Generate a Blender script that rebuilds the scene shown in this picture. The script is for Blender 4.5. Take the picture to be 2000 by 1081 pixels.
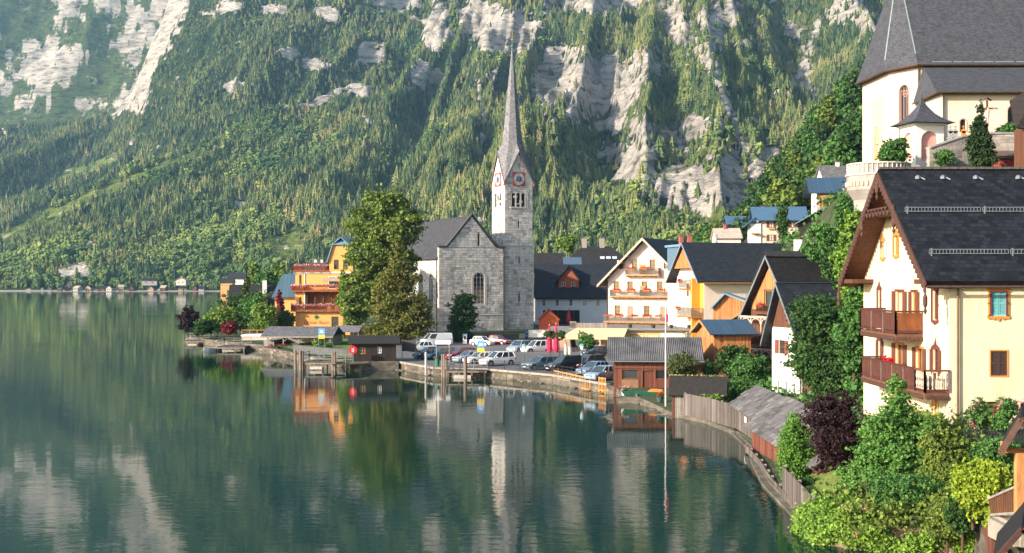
import bpy, math, random
import numpy as np
from mathutils import Vector, Matrix, Euler
R = math.radians
random.seed(7)
scene = bpy.context.scene
COL = scene.collection
for _o in list(bpy.data.objects): bpy.data.objects.remove(_o)

# ------------------------------------------------------------ camera, sky, sun, exposure
CAMZ, F, HY = 11.3, 2400.0, 545.0
cam = bpy.data.cameras.new('camera'); camo = bpy.data.objects.new('camera', cam); COL.objects.link(camo)
camo.location = (0, 0, CAMZ); camo.rotation_euler = (R(90), 0, 0)
cam.sensor_width = 36; cam.lens = F / 2000 * 36; cam.shift_y = (HY - 540.5) / 2000.0
cam.clip_start = .5; cam.clip_end = 20000
scene.camera = camo
SUN_DIR = Vector((-0.82, -0.49, 0.37)).normalized()
sun_el = math.asin(SUN_DIR.z); sun_az = math.atan2(SUN_DIR.x, SUN_DIR.y)
world = bpy.data.worlds.new('World'); scene.world = world; world.use_nodes = True
wn = world.node_tree.nodes; wl = world.node_tree.links
sky = wn.new('ShaderNodeTexSky'); sky.sky_type = 'NISHITA'; sky.sun_disc = False
sky.sun_elevation = sun_el; sky.sun_rotation = sun_az; sky.air_density = 1.0; sky.dust_density = 1.5; sky.ozone_density = 1.0
wl.new(sky.outputs[0], wn['Background'].inputs[0]); wn['Background'].inputs[1].default_value = 0.15
sl = bpy.data.lights.new('sun', 'SUN'); sl.energy = 4.4; sl.angle = R(0.6); sl.color = (1, .90, .77)
so = bpy.data.objects.new('sun', sl); COL.objects.link(so)
so.rotation_euler = (-SUN_DIR).to_track_quat('-Z', 'Y').to_euler()
vs = scene.view_settings; scene.display_settings.display_device = 'sRGB'
vs.view_transform = 'Standard'; vs.look = 'None'; vs.exposure = 1.08; vs.gamma = 1; vs.use_curve_mapping = False
scene.render.engine = 'CYCLES'
cy = scene.cycles
cy.use_denoising = True; cy.max_bounces = 6; cy.diffuse_bounces = 3; cy.glossy_bounces = 3; cy.transmission_bounces = 3
cy.volume_bounces = 0; cy.transparent_max_bounces = 6; cy.caustics_reflective = False; cy.caustics_refractive = False
cy.use_adaptive_sampling = True; cy.adaptive_threshold = 0.015
cy.sample_clamp_indirect = 6

def P(px, py, D): return Vector(((px - 1000) * D / F, D, CAMZ + (HY - py) * D / F))
def XD(px, D): return (px - 1000) * D / F
def ZD(py, D): return CAMZ + (HY - py) * D / F

# ------------------------------------------------------------ numpy noise
def _hash(ix, iy, s):
    n = (ix.astype(np.int64) * 374761393 + iy.astype(np.int64) * 668265263 + s * 974634777) & 0xffffffff
    n = ((n ^ (n >> 13)) * 1274126177) & 0xffffffff
    n = (n ^ (n >> 16)) & 0xffff
    return n / 65535.0
def vnoise(x, y, s=0):
    x = np.asarray(x, float); y = np.asarray(y, float)
    ix = np.floor(x); iy = np.floor(y); fx = x - ix; fy = y - iy
    fx = fx * fx * fx * (fx * (fx * 6 - 15) + 10); fy = fy * fy * fy * (fy * (fy * 6 - 15) + 10)
    a = _hash(ix, iy, s); b = _hash(ix + 1, iy, s); c = _hash(ix, iy + 1, s); d = _hash(ix + 1, iy + 1, s)
    return (a * (1 - fx) + b * fx) * (1 - fy) + (c * (1 - fx) + d * fx) * fy
def fbm(x, y, s=0, o=4, g=.5):
    t = 0; a = 1; n = 0
    for i in range(o):
        t = t + a * (vnoise(x, y, s + i * 17) * 2 - 1); n += a; a *= g; x = x * 2.03 + 5.1; y = y * 2.03 + 3.7
    return t / n
def ridged(x, y, s=0, o=4):
    t = 0; a = 1; n = 0
    for i in range(o):
        t = t + a * (1 - 2 * np.abs(vnoise(x, y, s + i * 17) * 2 - 1) ** .8); n += a; a *= .5; x = x * 2.03 + 5.1; y = y * 2.03 + 3.7
    return t / n

# ------------------------------------------------------------ materials
MATS = {}
def new_mat(name):
    m = bpy.data.materials.new(name); m.use_nodes = True
    nt = m.node_tree; b = nt.nodes['Principled BSDF']
    return m, nt, b
def srgb(c):
    if isinstance(c, str):
        c = c.lstrip('#'); c = [int(c[i:i + 2], 16) / 255 for i in (0, 2, 4)]
        return tuple(((v / 12.92) if v <= .04045 else ((v + .055) / 1.055) ** 2.4) for v in c)
    return tuple(c)
def N(nt, typ, **kw):
    n = nt.nodes.new(typ)
    for k, v in kw.items():
        if k.startswith('i_'):
            n.inputs[k[2:].replace('_', ' ')].default_value = v
        else: setattr(n, k, v)
    return n
def ramp(nt, stops):
    r = nt.nodes.new('ShaderNodeValToRGB'); cr = r.color_ramp
    while len(cr.elements) > 1: cr.elements.remove(cr.elements[-1])
    cr.elements[0].position = stops[0][0]; cr.elements[0].color = (*stops[0][1], 1)
    for p, c in stops[1:]:
        e = cr.elements.new(p); e.color = (*c, 1)
    return r
def mul(c, f): return tuple(min(1, v * f) for v in c)
def mat(name, col, rough=.8, var=.18, scale=3.0, stretch=(1, 1, 1), bump=0.0, bscale=None, metal=0, col2=None, spec=.3, coat=0):
    """plain procedural surface: base colour broken up by two noises, optional bump"""
    if name in MATS: return MATS[name]
    col = srgb(col); m, nt, b = new_mat(name); L = nt.links
    tc = N(nt, 'ShaderNodeTexCoord'); mp = N(nt, 'ShaderNodeMapping'); mp.inputs['Scale'].default_value = stretch
    L.new(tc.outputs['Object'], mp.inputs[0])
    n1 = N(nt, 'ShaderNodeTexNoise', i_Scale=scale, i_Detail=5.0, i_Roughness=.65); L.new(mp.outputs[0], n1.inputs['Vector'])
    c2 = srgb(col2) if col2 else mul(col, 1 + var)
    r = ramp(nt, [(.3, mul(col, 1 - var)), (.5, col), (.72, c2)]); L.new(n1.outputs['Fac'], r.inputs[0])
    L.new(r.outputs[0], b.inputs['Base Color'])
    b.inputs['Roughness'].default_value = rough; b.inputs['Metallic'].default_value = metal
    b.inputs['Specular IOR Level'].default_value = spec; b.inputs['Coat Weight'].default_value = coat
    if bump:
        n2 = N(nt, 'ShaderNodeTexNoise', i_Scale=bscale or scale * 4, i_Detail=4.0); L.new(mp.outputs[0], n2.inputs['Vector'])
        bp = N(nt, 'ShaderNodeBump', i_Strength=bump, i_Distance=.05); L.new(n2.outputs['Fac'], bp.inputs['Height']); L.new(bp.outputs[0], b.inputs['Normal'])
    MATS[name] = m; return m
def board_mat(name, col, w=.16, axis='X', rough=.75, var=.35, gap=.35):
    """timber or shingle boards: width w along the object axis, joints as dark fine relief, colour differs per board"""
    if name in MATS: return MATS[name]
    col = srgb(col); m, nt, b = new_mat(name); L = nt.links
    tc = N(nt, 'ShaderNodeTexCoord'); sp = N(nt, 'ShaderNodeSeparateXYZ'); L.new(tc.outputs['Object'], sp.inputs[0])
    if axis == 'XY':
        ad = N(nt, 'ShaderNodeMath', operation='ADD'); L.new(sp.outputs['X'], ad.inputs[0]); L.new(sp.outputs['Y'], ad.inputs[1]); src = ad.outputs[0]
    else: src = sp.outputs[axis]
    dv = N(nt, 'ShaderNodeMath', operation='DIVIDE'); L.new(src, dv.inputs[0]); dv.inputs[1].default_value = w
    fl = N(nt, 'ShaderNodeMath', operation='FLOOR'); L.new(dv.outputs[0], fl.inputs[0])
    fr = N(nt, 'ShaderNodeMath', operation='FRACT'); L.new(dv.outputs[0], fr.inputs[0])
    wn_ = N(nt, 'ShaderNodeTexWhiteNoise', noise_dimensions='1D'); L.new(fl.outputs[0], wn_.inputs['W'])
    n1 = N(nt, 'ShaderNodeTexNoise', i_Scale=2.2, i_Detail=5.0); L.new(tc.outputs['Object'], n1.inputs['Vector'])
    av = N(nt, 'ShaderNodeMath', operation='ADD'); L.new(wn_.outputs[0], av.inputs[0]); L.new(n1.outputs['Fac'], av.inputs[1])
    hf = N(nt, 'ShaderNodeMath', operation='MULTIPLY'); L.new(av.outputs[0], hf.inputs[0]); hf.inputs[1].default_value = .5
    r = ramp(nt, [(.15, mul(col, 1 - var)), (.5, col), (.85, mul(col, 1 + var))]); L.new(hf.outputs[0], r.inputs[0])
    pg = N(nt, 'ShaderNodeMath', operation='PINGPONG'); L.new(fr.outputs[0], pg.inputs[0]); pg.inputs[1].default_value = .5
    g = N(nt, 'ShaderNodeMapRange', i_From_Min=.0, i_From_Max=.1, i_To_Min=gap, i_To_Max=1.0); L.new(pg.outputs[0], g.inputs[0])
    mx = N(nt, 'ShaderNodeMix', data_type='RGBA', blend_type='MULTIPLY'); mx.inputs[0].default_value = 1
    L.new(r.outputs[0], mx.inputs[6]); L.new(g.outputs[0], mx.inputs[7]); L.new(mx.outputs[2], b.inputs['Base Color'])
    bp = N(nt, 'ShaderNodeBump', i_Strength=.6, i_Distance=.03); L.new(g.outputs[0], bp.inputs['Height']); L.new(bp.outputs[0], b.inputs['Normal'])
    b.inputs['Roughness'].default_value = rough; b.inputs['Specular IOR Level'].default_value = .25
    MATS[name] = m; return m
def tile_mat(name, col, w=.3, h=.22, rough=.7, var=.35, col2=None, moss=0.0, squash=1.0, spec=.3):
    """roof covering in small courses: Brick Texture in the roof's own UV, too small to model one by one"""
    if name in MATS: return MATS[name]
    col = srgb(col); m, nt, b = new_mat(name); L = nt.links
    uv = N(nt, 'ShaderNodeUVMap'); uv.uv_map = 'UVMap'
    br = N(nt, 'ShaderNodeTexBrick', i_Scale=1.0, i_Mortar_Size=.018)
    br.inputs['Brick Width'].default_value = w; br.inputs['Row Height'].default_value = h; br.inputs['Bias'].default_value = 0
    br.inputs['Color1'].default_value = (*mul(col, 1 - var), 1); br.inputs['Color2'].default_value = (*(srgb(col2) if col2 else mul(col, 1 + var)), 1)
    br.inputs['Mortar'].default_value = (*mul(col, .45), 1); L.new(uv.outputs[0], br.inputs['Vector'])
    n1 = N(nt, 'ShaderNodeTexNoise', i_Scale=.9, i_Detail=6.0, i_Roughness=.7); L.new(uv.outputs[0], n1.inputs['Vector'])
    r = ramp(nt, [(.28, (.5, .5, .5)), (.5, (.95, .95, .95)), (.75, (1.0, .98, .93))]); L.new(n1.outputs['Fac'], r.inputs[0])
    mx = N(nt, 'ShaderNodeMix', data_type='RGBA', blend_type='MULTIPLY'); mx.inputs[0].default_value = .8
    L.new(br.outputs['Color'], mx.inputs[6]); L.new(r.outputs[0], mx.inputs[7]); L.new(mx.outputs[2], b.inputs['Base Color'])
    bp = N(nt, 'ShaderNodeBump', i_Strength=.5, i_Distance=.02, invert=True); L.new(br.outputs['Fac'], bp.inputs['Height']); L.new(bp.outputs[0], b.inputs['Normal'])
    b.inputs['Roughness'].default_value = rough; b.inputs['Specular IOR Level'].default_value = spec
    MATS[name] = m; return m
def leaf_mat(name, dark, light, rough=.6, trans=.25, warm=None):
    """foliage: colour per leaf clump (random per island), some light passes through"""
    if name in MATS: return MATS[name]
    m, nt, b = new_mat(name); L = nt.links
    at = N(nt, 'ShaderNodeAttribute'); at.attribute_name = 'tint'
    n1 = N(nt, 'ShaderNodeTexNoise', i_Scale=.35, i_Detail=2.0); tc = N(nt, 'ShaderNodeTexCoord'); L.new(tc.outputs['Object'], n1.inputs['Vector'])
    ad = N(nt, 'ShaderNodeMath', operation='ADD'); L.new(at.outputs['Fac'], ad.inputs[0]); L.new(n1.outputs['Fac'], ad.inputs[1])
    hf = N(nt, 'ShaderNodeMath', operation='MULTIPLY'); L.new(ad.outputs[0], hf.inputs[0]); hf.inputs[1].default_value = .5
    d, l = srgb(dark), srgb(light)
    st = [(.2, d), (.75, l)]
    if warm: st.append((.92, srgb(warm)))
    r = ramp(nt, st); L.new(hf.outputs[0], r.inputs[0]); L.new(r.outputs[0], b.inputs['Base Color'])
    b.inputs['Roughness'].default_value = rough; b.inputs['Specular IOR Level'].default_value = .15
    if trans:
        t = N(nt, 'ShaderNodeBsdfTranslucent'); L.new(r.outputs[0], t.inputs['Color'])
        ms = N(nt, 'ShaderNodeMixShader'); ms.inputs[0].default_value = trans
        L.new(b.outputs[0], ms.inputs[1]); L.new(t.outputs[0], ms.inputs[2]); L.new(ms.outputs[0], nt.nodes['Material Output'].inputs[0])
    MATS[name] = m; return m
def glass_mat():
    if 'window_glass' in MATS: return MATS['window_glass']
    m, nt, b = new_mat('window_glass')
    b.inputs['Base Color'].default_value = (.02, .025, .03, 1); b.inputs['Roughness'].default_value = .08; b.inputs['Specular IOR Level'].default_value = .8
    MATS['window_glass'] = m; return m

# ------------------------------------------------------------ mesh helpers
class MB:
    """collects shapes and links them as one mesh object"""
    def __init__(s): s.v = []; s.f = []; s.uv = {}
    def quad(s, *pts):
        i = len(s.v); s.v += [tuple(p) for p in pts]; s.f.append(tuple(range(i, i + len(pts)))); return s
    def box(s, x0, x1, y0, y1, z0, z1):
        i = len(s.v)
        s.v += [(x0, y0, z0), (x1, y0, z0), (x1, y1, z0), (x0, y1, z0), (x0, y0, z1), (x1, y0, z1), (x1, y1, z1), (x0, y1, z1)]
        s.f += [(i, i + 3, i + 2, i + 1), (i + 4, i + 5, i + 6, i + 7), (i, i + 1, i + 5, i + 4), (i + 1, i + 2, i + 6, i + 5), (i + 2, i + 3, i + 7, i + 6), (i + 3, i, i + 4, i + 7)]
        return s
    def hull8(s, b, t):
        """b, t: four bottom and four top points, same winding"""
        i = len(s.v); n = len(b); s.v += [tuple(p) for p in b] + [tuple(p) for p in t]
        s.f.append(tuple(i + k for k in reversed(range(n)))); s.f.append(tuple(i + n + k for k in range(n)))
        for k in range(n):
            j = (k + 1) % n; s.f.append((i + k, i + j, i + n + j, i + n + k))
        return s
    def slab(s, pts, th):
        """a thick sheet: the polygon pts is its top, th its thickness down the normal"""
        p = [Vector(q) for q in pts]; n = (p[1] - p[0]).cross(p[2] - p[0]).normalized()
        if n.z < 0: p = p[::-1]; n = -n
        s.hull8([q - n * th for q in p], p); return s
    def tube(s, p0, p1, r0, r1=None, n=6, cap=True):
        r1 = r0 if r1 is None else r1
        p0 = Vector(p0); p1 = Vector(p1); d = (p1 - p0).normalized()
        a = Vector((0, 0, 1)) if abs(d.z) < .9 else Vector((1, 0, 0)); u = d.cross(a).normalized(); w = d.cross(u)
        i = len(s.v)
        for p, r in ((p0, r0), (p1, r1)):
            for k in range(n):
                t = 2 * math.pi * k / n; s.v.append(tuple(p + u * math.cos(t) * r + w * math.sin(t) * r))
        for k in range(n):
            j = (k + 1) % n; s.f.append((i + k, i + j, i + n + j, i + n + k))
        if cap: s.f.append(tuple(i + k for k in reversed(range(n)))); s.f.append(tuple(i + n + k for k in range(n)))
        return s
    def bar(s, p0, p1, w, h):
        """rectangular bar from p0 to p1, w across, h up"""
        p0 = Vector(p0); p1 = Vector(p1); d = (p1 - p0).normalized()
        a = Vector((0, 0, 1)) if abs(d.z) < .95 else Vector((0, 1, 0)); u = d.cross(a).normalized() * w / 2; v = u.cross(d).normalized() * h / 2
        s.hull8([p0 - u - v, p0 + u - v, p0 + u + v, p0 - u + v], [p1 - u - v, p1 + u - v, p1 + u + v, p1 - u + v]); return s
    def lathe(s, c, prof, n=12):
        i = len(s.v)
        for r, z in prof:
            for k in range(n):
                t = 2 * math.pi * k / n; s.v.append((c[0] + r * math.cos(t), c[1] + r * math.sin(t), c[2] + z))
        m = len(prof)
        for a in range(m - 1):
            for k in range(n):
                j = (k + 1) % n; s.f.append((i + a * n + k, i + a * n + j, i + (a + 1) * n + j, i + (a + 1) * n + k))
        s.f.append(tuple(i + k for k in reversed(range(n)))); s.f.append(tuple(i + (m - 1) * n + k for k in range(n)))
        return s
    def build(s, name, m, parent=None, smooth=False, uvplane=None):
        me = bpy.data.meshes.new(name); me.from_pydata(s.v, [], s.f); me.update()
        if m: me.materials.append(m)
        if smooth: me.polygons.foreach_set('use_smooth', [True] * len(me.polygons))
        o = bpy.data.objects.new(name, me); COL.objects.link(o)
        if parent: o.parent = parent
        return o
def roof_uv(o):
    """UV in metres: u along the horizontal of each face, v up its slope"""
    me = o.data; uvl = me.uv_layers.new(name='UVMap')
    for p in me.polygons:
        n = p.normal; u = Vector((-n.y, n.x, 0))
        u = u.normalized() if u.length > .05 else Vector((1, 0, 0)); v = n.cross(u)
        for li in p.loop_indices:
            c = me.vertices[me.loops[li].vertex_index].co; uvl.data[li].uv = (c.dot(u), c.dot(v))
    return o
def np_mesh(name, V, Fq, m, parent=None, tint=None, smooth=False):
    """fast mesh from numpy: V (n,3), Fq (k,3 or 4)"""
    me = bpy.data.meshes.new(name); V = np.asarray(V, np.float32); Fq = np.asarray(Fq, np.int32); k = Fq.shape[1]
    me.vertices.add(len(V)); me.vertices.foreach_set('co', V.ravel())
    me.loops.add(Fq.size); me.loops.foreach_set('vertex_index', Fq.ravel())
    me.polygons.add(len(Fq)); me.polygons.foreach_set('loop_start', np.arange(0, Fq.size, k, dtype=np.int32))
    if smooth: me.polygons.foreach_set('use_smooth', np.ones(len(Fq), bool))
    me.update(calc_edges=True)
    if tint is not None:
        a = me.attributes.new('tint', 'FLOAT', 'POINT'); a.data.foreach_set('value', np.asarray(tint, np.float32))
    if m: me.materials.append(m)
    o = bpy.data.objects.new(name, me); COL.objects.link(o)
    if parent: o.parent = parent
    return o
def empty(name, label, cat, loc=(0, 0, 0), rz=0, group=None):
    o = bpy.data.objects.new(name, None); COL.objects.link(o); o.location = loc; o.rotation_euler = (0, 0, rz); o.empty_display_size = .3
    o['label'] = label; o['category'] = cat
    if group: o['group'] = group
    return o
def tag(o, label=None, cat=None, group=None, kind=None):
    if label: o['label'] = label
    if cat: o['category'] = cat
    if group: o['group'] = group
    if kind: o['kind'] = kind
    return o
def copy_tree(o, loc=None, rz=None, sc=None, label=None, parent=None):
    c = o.copy(); COL.objects.link(c); c.parent = parent
    if loc is not None: c.location = loc
    if rz is not None: c.rotation_euler = (0, 0, rz)
    if sc is not None: c.scale = sc if hasattr(sc, '__len__') else (sc,) * 3
    if label: c['label'] = label
    for ch in KIDS(o): copy_tree(ch, parent=c)
    return c
def KIDS(o): return [x for x in o.children]
# ------------------------------------------------------------ mountains
def ctrl(pts):
    xs = [p[0] for p in pts]; ys = [p[1] for p in pts]
    return lambda q: np.interp(q, xs, ys)
LAYERS = []
def layer(foot, crestD, crestpy, expo): LAYERS.append((ctrl(foot), ctrl(crestD), ctrl(crestpy), expo))
# main slope rising from lower left to upper right
layer([(-900, 1250), (0, 1130), (450, 1080), (700, 900), (1000, 700), (1500, 560), (2300, 520)],
      [(-900, 1500), (0, 1500), (400, 1620), (900, 2100), (1500, 2300), (2300, 2300)],
      [(-900, 560), (-300, 520), (0, 462), (120, 405), (250, 348), (370, 298), (500, 243), (620, 195), (700, 165), (800, 110), (900, 20), (1050, -120), (1400, -190), (2300, -200)], 1.18)
# the ridge behind it, cliff edge on its left
layer([(-900, 1500), (0, 1500), (400, 1600), (2300, 1700)],
      [(-900, 2500), (0, 2500), (2300, 2700)],
      [(-900, 300), (-300, 258), (0, 250), (100, 246), (170, 243), (215, 225), (250, 190), (290, 100), (335, 5), (380, -80), (500, -150), (900, -190), (2300, -200)], 1.0)
# far mountain at the left
layer([(-900, 2900), (2300, 2900)], [(-900, 3600), (2300, 3600)], [(-900, -130), (-200, -110), (150, -150), (600, -160), (2300, -160)], .75)

PXA = np.linspace(-750, 2450, 620)
DA = np.concatenate([np.linspace(520, 1050, 40, endpoint=False), np.linspace(1050, 2750, 330, endpoint=False), np.linspace(2750, 4300, 90)])
PX, DD = np.meshgrid(PXA, DA)
def seg_d(px, py, pts):
    """distance to a polyline in picture pixels, width per point"""
    best = np.full(px.shape, 9.0)
    for (x0, y0, w0), (x1, y1, w1) in zip(pts, pts[1:]):
        dx, dy = x1 - x0, y1 - y0; t = np.clip(((px - x0) * dx + (py - y0) * dy) / (dx * dx + dy * dy), 0, 1)
        d = np.hypot(px - x0 - t * dx, py - y0 - t * dy) / (w0 + (w1 - w0) * t); best = np.minimum(best, d)
    return best
def ell(px, py, cx, cy, rx, ry, rot=0):
    c, s = math.cos(rot), math.sin(rot); u = (px - cx) * c + (py - cy) * s; v = -(px - cx) * s + (py - cy) * c
    return np.sqrt((u / rx) ** 2 + (v / ry) ** 2)
ROCKS = [(985, 62, 72, 44, .1), (930, 45, 25, 45, 0), (850, 60, 22, 38, .2), (1148, 165, 92, 60, -.1), (1075, 150, 26, 50, .1), (1190, 200, 45, 25, -.2), (1262, 122, 38, 26, .2),
         (1175, 8, 80, 16, 0), (725, 108, 26, 20, 0), (818, 150, 20, 26, .3), (700, 180, 22, 10, 0), (1290, 258, 80, 15, .05), (1365, 250, 45, 16, .1),
         (1225, 300, 45, 18, .2), (1300, 350, 85, 22, .1), (1400, 368, 55, 32, .1), (1340, 395, 60, 20, .2), (1420, 310, 26, 26, 0), (1430, 25, 26, 20, .2), (1390, 60, 26, 50, -.2),
         (1320, 50, 22, 50, -.4), (1300, 10, 30, 20, 0), (1690, 40, 28, 50, -.5), (1650, 15, 22, 40, -.5), (1520, 185, 24, 12, -.5), (1555, 60, 18, 14, 0), (1570, 150, 16, 26, 0), (1240, 330, 40, 14, 0), (1480, 90, 34, 6, .2),
         (455, 170, 16, 8, -.3), (560, 105, 20, 8, 0), (620, 130, 22, 8, .2), (545, 20, 26, 8, 0), (450, 15, 20, 12, 0), (640, 30, 20, 12, 0), (150, 530, 34, 17, -.3), (245, 520, 16, 6, -.2), (1195, 250, 30, 8, 0), (780, 8, 40, 14, 0), (1500, 330, 34, 46, -.2), (1560, 330, 30, 30, 0), (1460, 395, 40, 14, 0)]
LINES = [[(350, -10, 30), (318, 60, 28), (285, 130, 26), (252, 195, 30), (222, 218, 14)], [(1285, -10, 9), (1340, 80, 10), (1395, 150, 10), (1430, 230, 9), (1468, 320, 9), (1495, 395, 8)],
         [(1395, 20, 18), (1385, 90, 16), (1400, 150, 10)], [(1600, 40, 8), (1570, 130, 7), (1530, 200, 6)], [(700, 165, 7), (620, 200, 5), (560, 215, 4)], [(930, 150, 3), (945, 230, 3), (940, 330, 3)]]
GRASS = [(1205, 232, 75, 20, -.25), (1130, 250, 35, 18, .4), (1440, 62, 40, 22, .1), (1465, 150, 45, 26, .3), (1455, 200, 22, 22, 0), (1330, 300, 60, 18, 0), (1225, 345, 40, 10, 0), (560, 487, 50, 46, .1), (1400, 420, 60, 14, 0), (880, 90, 20, 16, 0), (790, 200, 18, 10, -.5), (870, 120, 14, 34, .5), (30, 150, 60, 60, 0), (60, 20, 40, 60, 0), (1450, 110, 40, 14, 0), (760, 240, 16, 10, 0)]
GLINES = [[(-20, 472, 22), (120, 410, 15), (230, 361, 11), (372, 304, 9)], [(90, 352, 10), (150, 337, 12), (225, 307, 8)], [(380, 298, 5), (440, 265, 4)]]
def masks(px, py, D):
    wob = fbm(px / 22, py / 16, 5, 4) * .55; wob2 = fbm(px / 9, py / 7, 9, 3) * .6
    rk = np.zeros(px.shape); gr = np.zeros(px.shape)
    for (cx, cy, rx, ry, ro) in ROCKS: rk = np.maximum(rk, 1.62 - ell(px, py, cx, cy, rx * 1.12, ry * 1.12, ro) + (wob + wob2))
    for L in LINES: rk = np.maximum(rk, 1.55 - seg_d(px, py, L) + (wob + wob2) * .9)
    for (cx, cy, rx, ry, ro) in GRASS: gr = np.maximum(gr, 1.5 - ell(px, py, cx, cy, rx, ry, ro) + wob)
    for L in GLINES: gr = np.maximum(gr, 1.5 - seg_d(px, py, L) + wob)
    crag = fbm(px / 60, py / 30, 31, 4) * 1.0 + fbm(px / 14, py / 9, 33, 3) * .6
    reg = np.clip((px - 650) / 200, 0, 1) * np.clip((300 - py) / 260, 0, 1) * .25 + np.clip((px - 1180) / 80, 0, 1) * np.clip((430 - py) / 60, 0, 1) * .22
    rk = np.maximum(rk, -.12 + crag * 1.1 + reg * .7)
    far = D > 2780
    b = fbm(px / 90, py / 60, 41, 4) * 1.1 + fbm(px / 16, py / 20, 44, 4) * .9 - .16 + .22 * np.clip(1.3 - ell(px, py, 95, 165, 110, 62, .1), 0, 1) - .7 * np.clip((-10 - py) / 50, 0, 1)  # unseen upper slope made less rocky to darken its lake reflection
    rk = np.where(far, .72 + b - 1.1 * np.clip(1.2 - ell(px, py, 60, 40, 60, 45, .3), 0, 1) - 1.2 * np.clip(1.25 - ell(px, py, 205, 150, 55, 50, .3), 0, 1) - np.clip((py - 215) / 12, 0, 2) * 1.2 + (px < -60) * .1, rk)
    gr = np.where(far, np.maximum(gr * 0, .62), gr)
    return np.clip((rk - .5) * 4, 0, 1), np.clip((gr - .5) * 4, 0, 1)
def height(PX, DD):
    z = np.full(PX.shape, -6.0); tt = np.zeros(PX.shape)
    for li, (fo, cd, cp, ex) in enumerate(LAYERS):
        f = fo(PX); c = cd(PX); t = (DD - f) / (c - f); zc = CAMZ + (HY - cp(PX)) * c / F
        tc = np.clip(t, 0, 1)
        if ex > 1.1: g = .38 * tc + .62 * tc ** 1.6
        else: g = tc ** ex
        lay = np.where(t <= 0, -6 + t * 20, np.where(t < 1, zc * g, zc * (1 - (t - 1) * .55)))
        k = 620 if li == 0 else 500
        kx = np.interp(PX, [0, 700, 1200, 1500], [k, k * .8, 120, -260]); q = PX - kx * t
        amp = np.clip(t * 3.2, 0, 1) * (1 - .55 * np.clip(t, 0, 1) * (PX < 750))
        n = ridged(q / 190 + li * 7, t * 1.5 + li, 3 + li, 3) * 66 + fbm(q / 60, t * 7, 11 + li, 3) * 20
        lay = lay + n * np.interp(PX, [1050, 1250], [1, .62]) * amp * (zc / 480 * .8 + .2)
        z = np.maximum(z, lay)
    return z
ZZ = height(PX, DD)
PY = HY - (ZZ - CAMZ) * F / DD
RK, GR = masks(PX, PY, DD)
XX = (PX - 1000) * DD / F
cl = fbm(XX / 55, DD / 40 + ZZ / 60, 51, 4); strat = np.abs(((ZZ + fbm(XX / 160, DD / 160, 55, 3) * 60) / 34) % 1 - .5) * 2
ZZ = ZZ + RK * (cl * 9 + strat * 6) * np.clip(ZZ / 60, 0, 1)
PY = HY - (ZZ - CAMZ) * F / DD

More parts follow.
